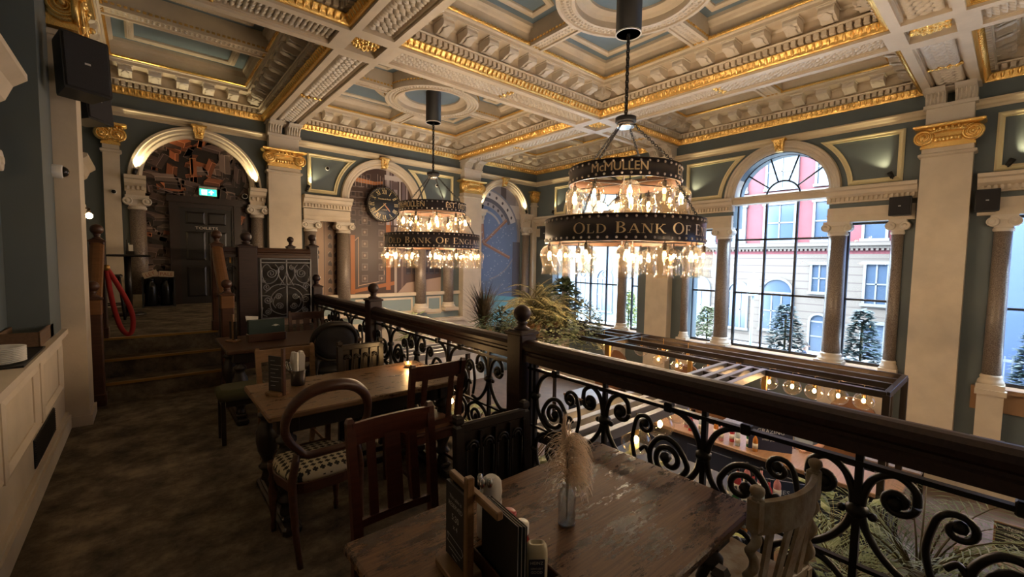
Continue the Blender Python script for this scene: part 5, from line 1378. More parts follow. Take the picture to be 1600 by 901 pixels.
for sx in (-1, 1):
    for sy in (-1, 1): b = MB(); b.tube([(sx*.2, sy*.2, 0), (sx*.14, sy*.14, .68)], .02, 6); b.build('leg', BLKW, t)
b = MB(); b.tube([(-.18, -.17, .25), (.18, -.17, .25), (.18, .17, .25), (-.18, .17, .25)], .012, 6, loop=True); b.build('foot_ring', BLKW, t)
# display of bottles / churns under the mural
t = thing('churn_rack', 'pair of dark metal churns in a rack with cards, left of the toilets door', 'stand', (.22, 11.60, LAND))
b = MB()
for x in (-.12, .12): b.lathe([(.10, .03), (.105, .05), (.10, .40), (.095, .46), (.06, .50), (.055, .56), (.07, .58), (.001, .59)], (x, 0, 0), 20)
b.build('churn', mat('dark gunmetal', (.03, .032, .036), .22, metal=.8), t)
b = MB(); b.box(-.26, .26, -.16, .14, 0, .025); b.box(-.27, -.24, -.15, .13, 0, .62); b.box(.24, .27, -.15, .13, 0, .62); b.box(-.26, .26, .11, .13, .3, .62); b.build('rack', BLACK, t)
b = MB(); b.box(-.24, .25, -.166, -.158, .004, .016); b.build('chrome_strip', STEEL, t)
for i, (x, a, m_) in enumerate(((-.13, .35, 0), (.13, -.06, 0))):
    b = MB(T(x, -.12, .68) @ Matrix.Rotation(-a, 4, 'Y')); b.box(-.12, .12, -.003, .003, -.06, .06); c = b.build('card', mat('tan card', (.42, .33, .24), .8), t)
    b = MB(T(x, -.1235, .68) @ Matrix.Rotation(-a, 4, 'Y')); text_on(b, 'PALE' if i else 'LET', .10, lambda u, z: (u, -.0006, z-.035)); b.build('print', mat('rust print', (.25, .08, .05), .8), c)
# left ledge: crate and plates
t = thing('wooden_crate', 'shallow brown wooden crate with printed side on the left ledge', 'crate', (-.735, 5.15, .97))
b = MB(); b.box(-.11, .11, -.30, .30, 0, .012); b.cbox(-.115, -.10, -.31, .31, 0, .115, .003); b.cbox(.10, .115, -.31, .31, 0, .115, .003); b.cbox(-.11, .11, -.31, -.295, 0, .115, .003); b.cbox(-.11, .11, .295, .31, 0, .115, .003)
b.build('box', wood('crate wood', (.10, .055, .03), (.16, .095, .055), .6, scale=(14, 1, 14)), t)
b = MB(); text_on(b, 'CHEF', .06, lambda u, z: (.116, -.02-u*1.0*-1, .035+z)); text_on(b, 'C', .07, lambda u, z: (.116, -.2+u, .03+z)); b.build('print', mat('faded print', (.20, .12, .08), .8), t)
for k in range(9):
    pass
plates = []
for k in range(9):
    o = MB(); o.lathe([(.001, 0), (.06, 0), (.065, .006), (.10, .014), (.12, .018), (.118, .021), (.09, .018), (.06, .010), (.001, .009)], n=28)
    if k == 0: pm = o.build('plate', WHITE); o1 = pm
    else: o1 = pm.copy(); COL.objects.link(o1)
    o1.location = (-.72, 4.18, .975+.011*k); tag(o1, 'white plate in the stack on the left ledge, %s of the stack' % (('lowest', 'second lowest', 'third lowest', 'fourth lowest', 'middle one', 'fourth highest', 'third highest', 'second highest', 'topmost')[k]), 'plate', 'stacked white plates on the ledge')
t = thing('serving_tray', 'flat black tray under the plates on the left ledge', 'tray', (-.72, 4.5, .97)); b = MB(); b.cbox(-.13, .13, -.5, .28, 0, .006, .002); b.build('base', BLACK, t)
b = MB()
b.cbox(-.13, .13, -.5, -.49, .004, .014, .002); b.cbox(-.13, .13, .27, .28, .004, .014, .002); b.cbox(-.13, -.12, -.5, .28, .004, .014, .002); b.cbox(.12, .13, -.5, .28, .004, .014, .002); b.build('rim', BLACK, t)
# wall bulb on the left wall
t = thing('wall_lamp', 'small bare glowing bulb on the left wall behind the broad pilaster', 'lamp', (LEFTX, 9.9, 2.32))
b = MB(); b.cyl((0, 0, .12), (.20, 0, .12), .012, n=8); b.cyl((.20, 0, .12), (.20, 0, .05), .02, n=10); b.lathe([(.04, 0), (.045, .01), (.02, .02)], (0.0, 0, .12), 12, 'x'); b.build('bracket', BRONZE, t)
b = MB(); b.ball((.20, 0, 0), .045, 12, 1.1); b.build('bulb', HOT, t); light('POINT', 'bulb_light', (.20, 0, 0), 16, (1, .62, .3), .04, t)
t = thing('wall_lamp', 'unseen wall lamp added to help light the hall, on the left wall beyond the edge of the ledge', 'lamp', (LEFTX, 3.0, 2.1))  # out-of-view lamp added for more light and a warm wall glow
b = MB(); b.cyl((0, 0, .12), (.10, 0, .12), .012, n=8); b.cyl((.10, 0, .12), (.10, 0, .05), .02, n=10); b.build('bracket', BRONZE, t)
b = MB(); b.ball((.10, 0, 0), .04, 12, 1.1); b.build('bulb', HOT, t); light('POINT', 'bulb_light', (.10, 0, 0), 34, (1, .74, .5), .04, t)
# ================================================================== TABLE THINGS
TZ = .76
def at(x, y, z=TZ): return (x, y, z)
CUTG = thin_glass('clear cut glass', (.96, .98, .98), .5, .10, glow=.16, gcol=(.92, .92, .9))
t = thing('glass_vase', 'narrow cut glass bottle vase holding dried grass on the foreground table', 'vase', at(1.11, .985))
b = MB(); prof = [(.001, .004), (.028, .004), (.030, .012), (.0295, .10), (.024, .122), (.0165, .132), (.0165, .142), (.0195, .146), (.0195, .152), (.015, .152), (.0135, .134), (.020, .120), (.0255, .098), (.026, .014), (.001, .012)]
b.lathe(prof, n=26); b.v = [(v[0]*(1+.05*math.cos(9*math.atan2(v[1], v[0])+v[2]*90)), v[1]*(1+.05*math.cos(9*math.atan2(v[1], v[0])+v[2]*90)), v[2]) for v in b.v]
b.build('bottle', CUTG, t)
b = MB(); b.lathe([(.0290, 0), (.031, .001), (.031, .007), (.029, .009), (.001, .009)], n=26); b.build('glass_foot', CUTG, t)
g = thing('dried_grass', 'bunch of beige pampas grass drooping from the glass vase', 'plant', at(1.11, .985, TZ+.10))
b = MB(); rnd = random.Random(4)
for i in range(4): b.tube([(0, 0, -.085), (.003*i, .004, .04), (.006*i-.01, .005*i-.006, .16)], .0022, 5)
b.build('stems', mat('dark dry stem', (.10, .06, .035), .8), g)
b = MB()
def strand(p0, d, L, droop, w=.0011):
    pts = []; p = Vector(p0); v = Vector(d).normalized()
    for k in range(6):
        pts.append(tuple(p)); p = p+v*L/5; v = (v+Vector((0, 0, -droop))).normalized()
    b.tube(pts, [w, w*1.2, w, w*.8, w*.5, w*.2], 3, smooth=False)
for i in range(430):
    f = rnd.random(); z = .045+.17*f; a = rnd.uniform(0, 2*PI)
    side = 1 if rnd.random() < .74 else -1
    # mostly drooping to the right of the photo (camera right = +x, -y)
    dx, dy = (.78, -.62) if side > 0 else (-.78, .62)
    d = (dx*rnd.uniform(.1, 1.15)+.35*math.cos(a), dy*rnd.uniform(.1, 1.15)+.35*math.sin(a), rnd.uniform(.0, .9)*(1 if side > 0 else 1.0))
    if side < 0: d = (d[0]*.35, d[1]*.35, d[2])
    strand((.004*math.cos(a), .004*math.sin(a), z), d, rnd.uniform(.07, .125), .60)
for i in range(300):
    z = .15+.115*rnd.random(); a = rnd.uniform(0, 2*PI); q = .3*(1-(z-.15)/.13)+.08
    strand((-.012, .008, z), (q*math.cos(a), q*math.sin(a), 1), rnd.uniform(.025, .045), .12)
b.build('plumes', mat('beige pampas plume', (.93, .78, .63), .9), g, kind='stuff')
# reserved sign
CAD = (.735, .985)
RZ = R(-96)
t = thing('table_sign', 'chalkboard table sign with reserved message in a wooden stand on the foreground table', 'sign', at(.685, 1.03), RZ)
b = MB(); b.cbox(-.065, .065, -.045, .045, 0, .022, .003); b.build('base', LWOOD, t)
b = MB(); b.cbox(.052, .074, -.012, .012, .0, .315, .003); b.build('post', LWOOD, t)
b = MB(); b.cbox(-.09, .19, .013, .033, .245, .268, .003); b.build('crossbar', LWOOD, t)
b = MB(); b.box(-.075, .052, -.004, .004, .02, .25); bo = b.build('chalkboard', mat('black chalkboard', (.012, .012, .014), .6), t)
b = MB(); ch = mat('chalk writing', (.55, .53, .50), .9)
for txt, s, z in (('This table is', .016, .208), ('RESERVED', .020, .183), ('5:30', .027, .145), ('x 4', .022, .118)): text_on(b, txt, s, lambda u, q, z=z: (-.012+u, -.0046, z+q))
for p, q in (((-.062, .092), (.03, .082)), ((-.062, .068), (.03, .058)), ((-.062, .092), (-.055, .08)), ((-.055, .08), (-.062, .068)), ((.03, .082), (.038, .07)), ((.038, .07), (.03, .058)), ((-.05, .05), (.02, .045)), ((-.03, .035), (.0, .03))):
    b.tube([(p[0], -.005, p[1]), (q[0], -.005, q[1])], .0007, 4)
b.build('chalk_writing', ch, bo)
# caddy with menus, cutlery pot, sauces
t = thing('condiment_caddy', 'dark wooden table caddy holding menus and sauces beside the reserved sign', 'caddy', at(.790, .905), RZ)
b = MB(); b.cbox(-.12, .12, -.065, .085, 0, .008, .002); b.cbox(-.12, .12, -.065, -.058, 0, .05, .002); b.cbox(-.12, .12, .078, .085, 0, .05, .002); b.cbox(-.12, -.113, -.065, .085, 0, .05, .002); b.cbox(.113, .12, -.065, .085, 0, .05, .002); b.cbox(-.12, .12, -.012, -.006, 0, .05, .002)
b.build('tray', MWOOD, t)
def mworld(x, y): # caddy local to world
    c, s = math.cos(RZ), math.sin(RZ); return (.790+c*x-s*y, .905+s*x+c*y)
for i, (yo, h) in enumerate(((-.048, .215), (-.036, .21), (-.024, .205))):
    x, y = mworld(.005, yo); t = thing('menu', ('black covered menu nearest the reserved sign in the caddy', 'black covered menu in the middle of the three in the caddy', 'black covered menu nearest the sauces in the caddy')[i], 'menu', at(x, y, TZ+.009), RZ, 'menus in the caddy')
    b = MB(); b.box(-.09, .09, -.0042, -.0026, 0, h); b.box(-.09, .09, .0026, .0042, 0, h); b.box(-.092, -.088, -.0042, .0042, 0, h); b.build('cover', BLACK, t)
    b = MB(); b.box(-.088, .087, -.0022, .0022, .002, h-.003); b.build('pages', PAPER, t)
x, y = mworld(-.105, .055); t = thing('cutlery_pot', 'pot of forks, knives and paper napkins behind the reserved sign', 'pot', at(.862, 1.11), 0)
b = MB(); b.lathe([(.001, 0), (.040, 0), (.042, .01), (.042, .125), (.039, .125), (.038, .01), (.001, .008)], n=20); b.build('pot', mat('pale ribbed tin', (.45, .42, .40), .4, metal=.3), t)
b = MB(); b.rings([[(.036*math.cos(a)*k+.006, .036*math.sin(a)*k, z) for a in [2*PI*i/10 for i in range(10)]] for z, k in ((.10, .9), (.15, 1.05), (.185, .95), (.20, .5))], smooth=True); b.build('napkins', PAPER, t)
for i, (dx, dy) in enumerate(((-.03, .01), (-.02, .025), (-.034, -.008), (-.015, -.02))):
    b = MB(); b.tube([(dx*.6, dy*.6, .03), (dx, dy, .175)], .0035, 6); b.lathe([(.001, -.016), (.008, -.012), (.011, 0), (.008, .014), (.001, .018)], (dx*1.05, dy*1.05, .19), 8); b.build('cutlery_handle', STEEL, t)
def bottle(name, label, x, y, prof, m, cap, capm, lab=None, zs=1):
    t = thing(name, label, 'sauce bottle', at(x, y, TZ+.009), RZ)
    b = MB(); b.lathe(prof, n=22); b.build('body', m, t)
    if cap: b = MB(); b.lathe(cap, n=22); b.build('cap', capm, t)
    return t
redg = mat('red sauce', (.22, .015, .010), .2); whcap = mat('white plastic cap', (.78, .76, .72), .35)
x, y = mworld(-.075, .035)
t = bottle('ketchup_bottle', 'red capped ketchup bottle behind the menus', x, y, [(.001, 0), (.028, .0), (.03, .01), (.028, .08), (.02, .105), (.014, .12), (.001, .12)], redg, [(.023, .118), (.025, .122), (.025, .140), (.020, .146), (.001, .147)], mat('red plastic cap', (.32, .015, .012), .35))
x, y = mworld(-.012, .040)
t = bottle('sauce_bottle', 'small glass sauce bottle with white cap beside the mayonnaise', x, y, [(.001, 0), (.024, 0), (.026, .008), (.026, .085), (.018, .105), (.018, .12), (.001, .12)], redg, [(.021, .108), (.022, .110), (.022, .138), (.019, .142), (.001, .142)], whcap)
b = MB(); b.lathe([(.0266, .03), (.0266, .075)], n=20, a0=-1.2-PI/2+.6, a1=1.2-PI/2+.6); b.build('label', PAPER, t)
x, y = mworld(.07, .032); t = thing('mayonnaise_bottle', 'cream plastic sauce bottle with dark blue label at the front of the caddy', 'sauce bottle', at(x, y, TZ+.009), R(-38))
crm = mat('cream plastic bottle', (.66, .60, .44), .3)
def sup(k, z, a=.032, b_=.020): return [(a*k*math.copysign(abs(math.cos(q))**.7, math.cos(q)), b_*k*math.copysign(abs(math.sin(q))**.7, math.sin(q)), z) for q in [2*PI*i/24 for i in range(24)]]
b = MB(); b.rings([sup(.85, 0), sup(1, .006), sup(1.0, .095), sup(.98, .108), sup(.9, .120), sup(.72, .128), sup(.55, .129), sup(.50, .122), sup(.2, .121)], smooth=True); b.build('body', crm, t)
b = MB(); b.rings([[(u, -.0208-.0*abs(u), z) for u in (-.022, -.018, 0, .018, .022)]+[(u, -.0200, z) for u in (.022, 0, -.022)] for z in (.025, .092)]); lb = b.build('label', mat('navy label', (.015, .02, .05), .5), t)
b = MB()
for txt, s, z in (('HEINZ', .0125, .078), ('SERIOUSLY', .0070, .064), ('GOOD', .0105, .052)): text_on(b, txt, s, lambda u, q, z=z: (u, -.0212, z+q))
b.build('label_print', mat('pale label print', (.62, .60, .55), .6), lb)
# middle table: slatted sign, napkin pot, wooden block
t = thing('table_sign', 'dark chalkboard sign in a wooden stand on the middle table', 'sign', at(.66, 3.20), R(-60))
b = MB(); b.cbox(-.06, .06, -.045, .045, 0, .022, .003); b.build('base', LWOOD, t)
b = MB(); b.cbox(.048, .068, -.012, .012, 0, .32, .003); b.build('post', MWOOD, t)
b = MB(); b.box(-.07, .05, -.004, .004, .02, .26); 
bo = b.build('chalkboard', MATS['black chalkboard'], t); b = MB()
for k in range(7): b.tube([(-.05, -.005, .06+.028*k), (-.05+.04+.03*(k % 3), -.005, .062+.028*k)], .0012, 4)
b.build('chalk_writing', ch, bo)
t = thing('cutlery_pot', 'pot of white paper napkins on the middle table', 'pot', at(.83, 3.36), 0)
b = MB(); b.lathe([(.001, 0), (.045, 0), (.048, .01), (.05, .11), (.046, .11), (.044, .012), (.001, .01)], n=20); b.build('pot', BRONZE, t)
b = MB(); rnd = random.Random(2)
for i in range(7):
    a = rnd.uniform(0, 6.28); dx, dy = .028*math.cos(a), .028*math.sin(a); b.M = T(dx, dy, .08, a); b.rings([[(-.018*k, -.008, z), (.018*k, -.008, z), (.018*k, .010, z), (-.018*k, .010, z)] for z, k in ((-.06, .8), (.06, 1.0), (.10+.03*rnd.random(), 1.2), (.15+.02*rnd.random(), .6))])
b.build('napkins', PAPER, t)
for i in range(3): b = MB(); b.tube([(-.03, .02*i-.02, .05), (-.06-.012*i, .03*i-.03, .17)], .004, 6); b.ball((-.062-.012*i, .03*i-.03, .175), .008, 8); b.build('cutlery_handle', STEEL, t)
t = thing('candle_jar', 'amber tealight glass glowing on the right of the middle table', 'candle', at(1.70, 3.35))
b = MB(); b.lathe([(.001, 0), (.03, 0), (.034, .01), (.036, .06), (.033, .06), (.03, .012), (.001, .01)], n=18); b.build('glass', SHADE, t)
b = MB(); b.lathe([(.024, .012), (.024, .03), (.001, .031)], n=14); b.build('wax', mat('amber wax', (.6, .35, .12), .5), t); b = MB(); b.ball((0, 0, .042), .006, 8, 1.6); b.build('flame', HOT, t); light('POINT', 'flame_light', (0, 0, .06), 1.2, (1, .6, .25), .01, t)
# farthest table
t = thing('menu_box', 'dark green menu box with a small crest on the farthest table', 'box', at(1.02, 5.42), R(4))
b = MB(); b.cbox(-.19, .19, -.05, .05, 0, .085, .004); b.build('tray', MWOOD, t); b = MB(); b.cbox(-.18, .18, -.04, .04, .03, .235, .003); b.build('green_box', mat('dark green card', (.010, .028, .024), .6), t)
b = MB(); b.add([(.06, -.0405, .165), (.085, -.0405, .155), (.11, -.0405, .165), (.13, -.0405, .16), (.11, -.0405, .172), (.085, -.0405, .18), (.06, -.0405, .172), (.04, -.0405, .16)], [tuple(range(8))]); b.build('crest', mat('silver print', (.5, .52, .5), .5), t)
b = MB(); b.M = T(-.12, .045, .22); b.rings([[(-.06, 0, 0), (.05, 0, 0), (.05, .02, 0), (-.06, .02, 0)], [(-.07, 0, .06), (.055, 0, .045), (.055, .02, .045), (-.07, .02, .06)]]); b.build('napkins', PAPER, t)
t = thing('table_sign', 'narrow wooden sign stand at the left end of the farthest table', 'sign', at(.72, 5.52), R(30))
b = MB(); b.cbox(-.05, .05, -.06, .06, 0, .02, .003); b.cbox(-.012, .012, -.012, .012, 0, .30, .003); b.build('stand', LWOOD, t); b = MB(); b.box(-.005, .005, -.05, .05, .03, .22); b.build('board', MATS['black chalkboard'], t)
# ================================================================== GANTRY OVER THE BAR, GLOBES
t = thing('bar_gantry', 'dark metal frame gantry standing over the bar beyond the railing', 'gantry', (6.6, 3.5, GROUND))
L = T(-6.6, -3.5, -GROUND)
def bars(name, segs, m=BRONZE, w=.028, par=t):
    for (x0, y0, z0, x1, y1, z1) in segs:
        b = MB(L)
        if x0 != x1: b.cbox(min(x0, x1), max(x0, x1), y0-w, y0+w, z0-w*1.3, z0+w*1.3, .004)
        elif y0 != y1: b.cbox(x0-w, x0+w, min(y0, y1), max(y0, y1), z0-w*1.3, z0+w*1.3, .004)
        else: b.cbox(x0-w, x0+w, y0-w, y0+w, min(z0, z1), max(z0, z1), .004)
        b.build(name, m, par)
GZ = .17
Y0, Y1 = .93, 7.6
bars('long_rail', [(x, Y0, GZ, x, Y1, GZ) for x in (6.66, 7.2, 7.55, 7.93)], w=.03); bars('lower_rail', [(x, Y0+.15, GZ-.22, x, Y1, GZ-.22) for x in (7.75, 7.9)], w=.02); bars('lower_rail', [(6.72, Y0+.2, GZ-.35, 6.72, 2.2, GZ-.35), (6.72, 2.9, GZ-.42, 6.72, 5.9, GZ-.42)], w=.02)
bars('cross_rail', [(6.66, y, GZ, 7.93, y, GZ) for y in (Y0, 4.9, 5.1, 5.9, 7.6)], w=.03)
bars('slat', [(2.55, y, GZ, 6.70, y, GZ) for y in (2.27, 2.44, 2.61, 2.80)], w=.035, m=mat('dull grey painted steel', (.20, .20, .22), .35, metal=.3))
bars('slat', [(2.55, y, GZ, 6.70, y, GZ) for y in (5.95, 6.15, 6.4, 6.6)], w=.035, m=MATS['dull grey painted steel'])
bars('end_rail', [(2.58, 2.24, GZ, 2.58, 2.83, GZ), (4.4, 2.24, GZ, 4.4, 2.83, GZ), (5.9, 2.24, GZ, 5.9, 2.83, GZ), (4.4, 5.9, GZ, 4.4, 6.7, GZ)], w=.03)
for x, y in ((6.66, Y0), (7.93, Y0), (7.75, Y0+.12), (6.66, 6.9), (7.93, 7.55), (2.62, 2.3), (2.62, 6.1), (4.5, 6.5)): bars('post', [(x, y, GROUND, x, y, GZ)], w=.035)
for x, y in ((6.66, 2.25), (6.66, 2.86), (7.3, 2.86), (6.66, 4.95), (6.8, 5.1), (6.66, 3.35)): bars('brass_hanger', [(x, y, GZ-.48, x, y, GZ-.03)], m=BRASS, w=.03)
def globe(x, y, z, r, label, i):
    if 'globe' not in TREE:
        g = thing('globe_lamp', label, 'lamp', (x, y, z), 0, 'clear globe lamps hanging from the gantry')
        b = MB(); b.ball((0, 0, 0), .125, 24, .92, 12); b.build('globe', SHADE, g)
        b = MB(); b.cyl((0, 0, .06), (0, 0, .14), .022, n=10); b.cyl((0, 0, .14), (0, 0, .24), .005, n=5); b.build('lamp_holder', BRASS, g)
        b = MB(); b.ball((0, 0, .01), .022, 10, 1.5); b.build('filament', HOT, g)
        l = bpy.data.lights.new('bulb_light', 'POINT'); l.energy = 9; l.color = (1, .62, .30); l.shadow_soft_size = .025
        lo = bpy.data.objects.new('bulb_light', l); COL.objects.link(lo); lo.parent = g; TREE['globe'] = g
    else: g = copy_tree(TREE['globe'], (x, y, z), 0, label, 'clear globe lamps hanging from the gantry')
    s = r/.125; g.scale = (s, s, s)
nth = ['nearest the right end of the gantry', 'second from the right end of the gantry', 'third from the right end of the gantry', 'fourth from the right end of the gantry', 'fifth from the right end of the gantry']
for i, y in enumerate((1.25, 1.53, 1.81, 2.09, 2.40)): globe(7.3, y, -.12, .125, 'clear globe lamp beyond the handrail, '+nth[i], i)
for i, (x, y, z, r, lab) in enumerate(((7.3, 3.72, .0, .15, 'large clear globe lamp, rightmost big one of the middle bay'), (7.3, 3.92, -.16, .11, 'small clear globe lamp just below left of the rightmost big globe'), (7.3, 4.2, .01, .15, 'large clear globe lamp in the centre of the middle bay'), (7.35, 4.32, -.13, .11, 'small clear globe lamp overlapping the central big globe'),
     (7.3, 4.66, .02, .14, 'large clear globe lamp at the left of the middle bay'), (7.3, 5.55, .0, .15, 'large clear globe lamp beside the trailing ferns'), (7.3, 5.45, -.13, .11, 'small clear globe lamp below the one beside the ferns'), (7.3, 3.35, -.13, .11, 'small clear globe lamp by the brass hangers'),
     (4.76, 2.52, -.06, .15, 'clear globe lamp under the slats, seen through the railing, topmost right'), (4.25, 2.45, -.08, .15, 'clear globe lamp under the slats, middle of the three seen through the scrollwork'), (3.72, 2.40, -.10, .15, 'clear globe lamp under the slats, lowest left of the three seen through the scrollwork'),
     (6.2, 2.9, -.18, .14, 'clear globe lamp behind the brass hangers at the slat corner'), (2.75, 4.3, .0, .12, 'glowing globe lamp seen low through the middle railing panel'))): globe(x, y, z, r, lab, i)
# ================================================================== BAR
t = thing('bar_counter', 'dark panelled bar counter with brown top under the gantry', 'bar counter', (7.4, 3.2, GROUND)); L = T(-7.4, -3.2, -GROUND)
b = MB(L); b.cbox(7.0, 7.75, .8, 6.4, -1.26, -1.2, .01); b.build('counter_top', wood('bar top wood', (.20, .12, .07), (.32, .20, .13), .3), t)
b = MB(L); b.box(7.08, 7.65, .9, 6.3, GROUND, -1.26)
for i in range(6): b.cbox(7.06, 7.09, 1.0+i*.9, 1.75+i*.9, -2.15, -1.4, .01)
b.build('front', mat('navy painted panelling', (.02, .03, .06), .4), t)
t = thing('back_bar', 'dark blue shelved back bar carrying bottles', 'shelf', (4.9, 2.6, GROUND)); L = T(-4.9, -2.6, -GROUND)
b = MB(L)
for z in (-2.25, -1.75, -1.3, -.95): b.cbox(4.3, 5.5, 1.5, 3.6, z-.03, z, .004)
for x, y in ((4.32, 1.52), (5.48, 1.52), (4.32, 3.58), (5.48, 3.58)): b.cbox(x-.03, x+.03, y-.03, y+.03, GROUND, -.93, .004)
b.build('shelving', MATS['navy painted panelling'], t)
bm_ = [mat('amber bottle glass', (.45, .18, .04), .1), mat('green bottle glass', (.03, .14, .06), .1), mat('clear blue bottle glass', (.45, .55, .65), .08), mat('red bottle glass', (.45, .05, .06), .1), mat('pink bottle glass', (.60, .28, .30), .1)]
def spirit(x, y, z, i, lab, grp):
    key = ('bot', i % 5)
    if key not in TREE:
        t = thing('bottle', lab, 'bottle', (x, y, z), 0, grp)
        b = MB(); b.lathe([(.001, 0), (.036, 0), (.038, .01), (.038, .17), (.032, .20), (.014, .23), (.013, .29), (.001, .29)], n=14); b.build('glass', bm_[i % 5], t)
        b = MB(); b.lathe([(.0385, .05), (.0385, .13)], n=14); b.build('label', PAPER, t); b = MB(); b.lathe([(.015, .28), (.015, .31), (.001, .312)], n=10); b.build('cap', BLACK, t); TREE[key] = t
    else: copy_tree(TREE[key], (x, y, z), 0, lab, grp)
cols = ['amber', 'green', 'pale blue', 'red', 'pink']
rnd = random.Random(8)
for i in range(15): spirit(4.45+.25*(i % 5)*.9, 1.62+.16*(i//5)+.02*rnd.random(), -.95, i, '%s bottle on the back bar top, in its %s row from the near edge' % (cols[i % 5], ('front', 'second', 'third')[i//5]), 'bottles on the back bar')
for i in range(10): spirit(7.15+.1*(i % 2), 2.5+.13*i, -1.2, i, '%s bottle on the bar counter under the gantry, %s half of the row' % (cols[i % 5], 'nearer' if i < 5 else 'farther'), 'bottles on the bar counter')
for k, (x, y, z, rz, txt) in enumerate(((7.35, 2.36, -1.0, R(-60), ('GRAZING', 'small plates')), (6.0, 1.75, -1.25, R(-60), ('PIES', 'ales', 'gin')))):
    t = thing('menu_board', 'navy printed board standing by the bar, headed %s' % txt[0].lower(), 'sign', (x, y, GROUND), rz)
    b = MB(); b.cbox(-.30, .30, -.012, .012, z-GROUND-.35, z-GROUND+.25, .004); b.box(-.3, -.27, -.01, .01, 0, z-GROUND-.3); b.box(.27, .3, -.01, .01, 0, z-GROUND-.3); b.build('board', mat('navy board', (.015, .025, .07), .5), t)
    b = MB()
    for j, s in enumerate(txt): text_on(b, s, (.085 if j == 0 else .05), lambda u, q, j=j: (u, -.014, z-GROUND+.08-.12*j+q))
    b.build('lettering', mat('pale blue lettering', (.55, .62, .75), .6), t)
t = thing('chalk_board', 'small framed black chalkboard on a ground floor table at the right edge', 'sign', (7.35, -.12, -1.5), R(-80))
b = MB(); b.cbox(-.14, .14, -.015, .015, 0, .32, .004); b.build('frame', LWOOD, t); b = MB(); b.box(-.125, .125, -.018, -.014, .015, .305); bo = b.build('board', MATS['black chalkboard'], t)
b = MB()
for j, s in enumerate(('FRESH', 'coffee', 'cakes', '& tea')): text_on(b, s, .05, lambda u, q, j=j: (u, -.019, .245-.062*j+q))
b.build('chalk_writing', ch, bo)
def ground_table(x, y, w, d, h, lab):
    t = thing('ground_floor_table', lab, 'table', (x, y, GROUND))
    b = MB(); b.cbox(-w/2, w/2, -d/2, d/2, h-.04, h, .008); b.build('table_top', wood('pale grey brown table wood', (.16, .11, .09), (.26, .19, .15), .35), t)
    for sx in (-1, 1):
        for sy in (-1, 1): b = MB(); b.cbox(sx*(w/2-.08)-.03, sx*(w/2-.08)+.03, sy*(d/2-.08)-.03, sy*(d/2-.08)+.03, 0, h-.04, .004); b.build('leg', BLKW, t)
ground_table(7.5, -.35, 1.1, 1.3, .80, 'ground floor wooden table carrying the small chalkboard at the right edge'); ground_table(9.6, 3.4, 1.4, .8, .78, 'ground floor wooden table by the middle window'); ground_table(9.6, 1.2, 1.0, .8, .78, 'ground floor wooden table by the tall right pilaster')
def tub(x, y, lab):
    t = thing('booth_seat', lab, 'seat', (x, y, GROUND)); m = mat('tan leather', (.26, .12, .055), .4)
    b = MB(); n = 14; rs = []
    for d, k in ((0, 1), (.05, 1.0), (.09, .93)): rs.append([(.12+d, .42*k*math.cos(PI*i/n), .9+.62*k*math.sin(PI*i/n)*.75) for i in range(n+1)]+[(.12+d, -.42*k, .45), (.12+d, .42*k, .45)])
    b.rings(rs); b.build('back', m, t)
    b = MB(); b.cbox(-.38, .14, -.40, .40, .30, .50, .04); b.build('seat', m, t); b = MB(); b.cbox(-.34, .16, -.36, .36, 0, .30, .01); b.build('base', BLKW, t)
tub(10.65, 2.02, 'tan leather booth seat below the right side light of the middle window'); tub(10.65, 5.5, 'tan leather booth seat below the left side light of the middle window'); tub(10.65, 7.75, 'tan leather booth seat beside the window wall pilaster'); tub(10.65, 4.6, 'tan leather booth seat below the centre of the middle window')
# ================================================================== PLANTS
def leaf(mb, p, d, L, w, up=(0, 0, 1), fold=.15):
    p = Vector(p); d = Vector(d).normalized(); s = d.cross(Vector(up))
    s = s.normalized() if s.length > 1e-3 else Vector((1, 0, 0)); n = s.cross(d)
    a = p; m_ = p+d*L*.45; e = p+d*L - n*L*.12
    mb.add([tuple(a), tuple(m_+s*w-n*w*fold), tuple(e), tuple(m_-s*w-n*w*fold), tuple(m_+n*w*.1)], [(0, 1, 4), (1, 2, 4), (2, 3, 4), (3, 0, 4)])
def frond(mb, p, d, L, droop, k, ll, w, st=None):
    pts = []; q = Vector(p); v = Vector(d).normalized()
    for i in range(9):
        pts.append(q.copy()); q = q+v*L/8; v = (v+Vector((0, 0, -droop))).normalized()
    (st or mb).tube([tuple(a) for a in pts], [.006*(1-i/10) for i in range(9)], 4, smooth=False)
    for i in range(k):
        f = (i+1)/(k+.5)*8; j = min(7, int(f)); c = pts[j].lerp(pts[j+1], f-j); tn = (pts[j+1]-pts[j]).normalized()
        s = tn.cross(Vector((0, 0, 1)))
        s = s.normalized() if s.length > 1e-3 else Vector((1, 0, 0))
        ln = ll*math.sin(PI*min(.97, .18+.8*(i+1)/k))
        for sg in (-1, 1): leaf(mb, c, s*sg*.8+tn*.65+Vector((0, 0, -.12)), ln, w)
def pot(t, r, h, m, z=0):
    b = MB(); b.lathe([(.001, z), (r*.75, z), (r*.8, z+.02), (r, z+h-.03), (r*1.06, z+h-.02), (r*1.06, z+h), (r*.92, z+h), (r*.9, z+h-.05), (.001, z+h-.05)], n=20); b.build('pot', m, t)
POTM = mat('woven brown pot', (.28, .15, .07), .7, bump=.6, bscale=50); DPOT = mat('dark planter', (.03, .028, .03), .5)
def plant(name, label, loc, fm, build_fn, potr=.16, poth=.24, potm=POTM, pz=0):
    t = thing(name, label, 'plant', loc); pot(t, potr, poth, potm, pz)
    b = MB(); st = MB(); build_fn(b, st); b.build('foliage', fm, t, kind='stuff')
    if st.v: st.build('stems', mat('green brown stem', (.10, .08, .03), .7), t)
    return t
rnd = random.Random(21)
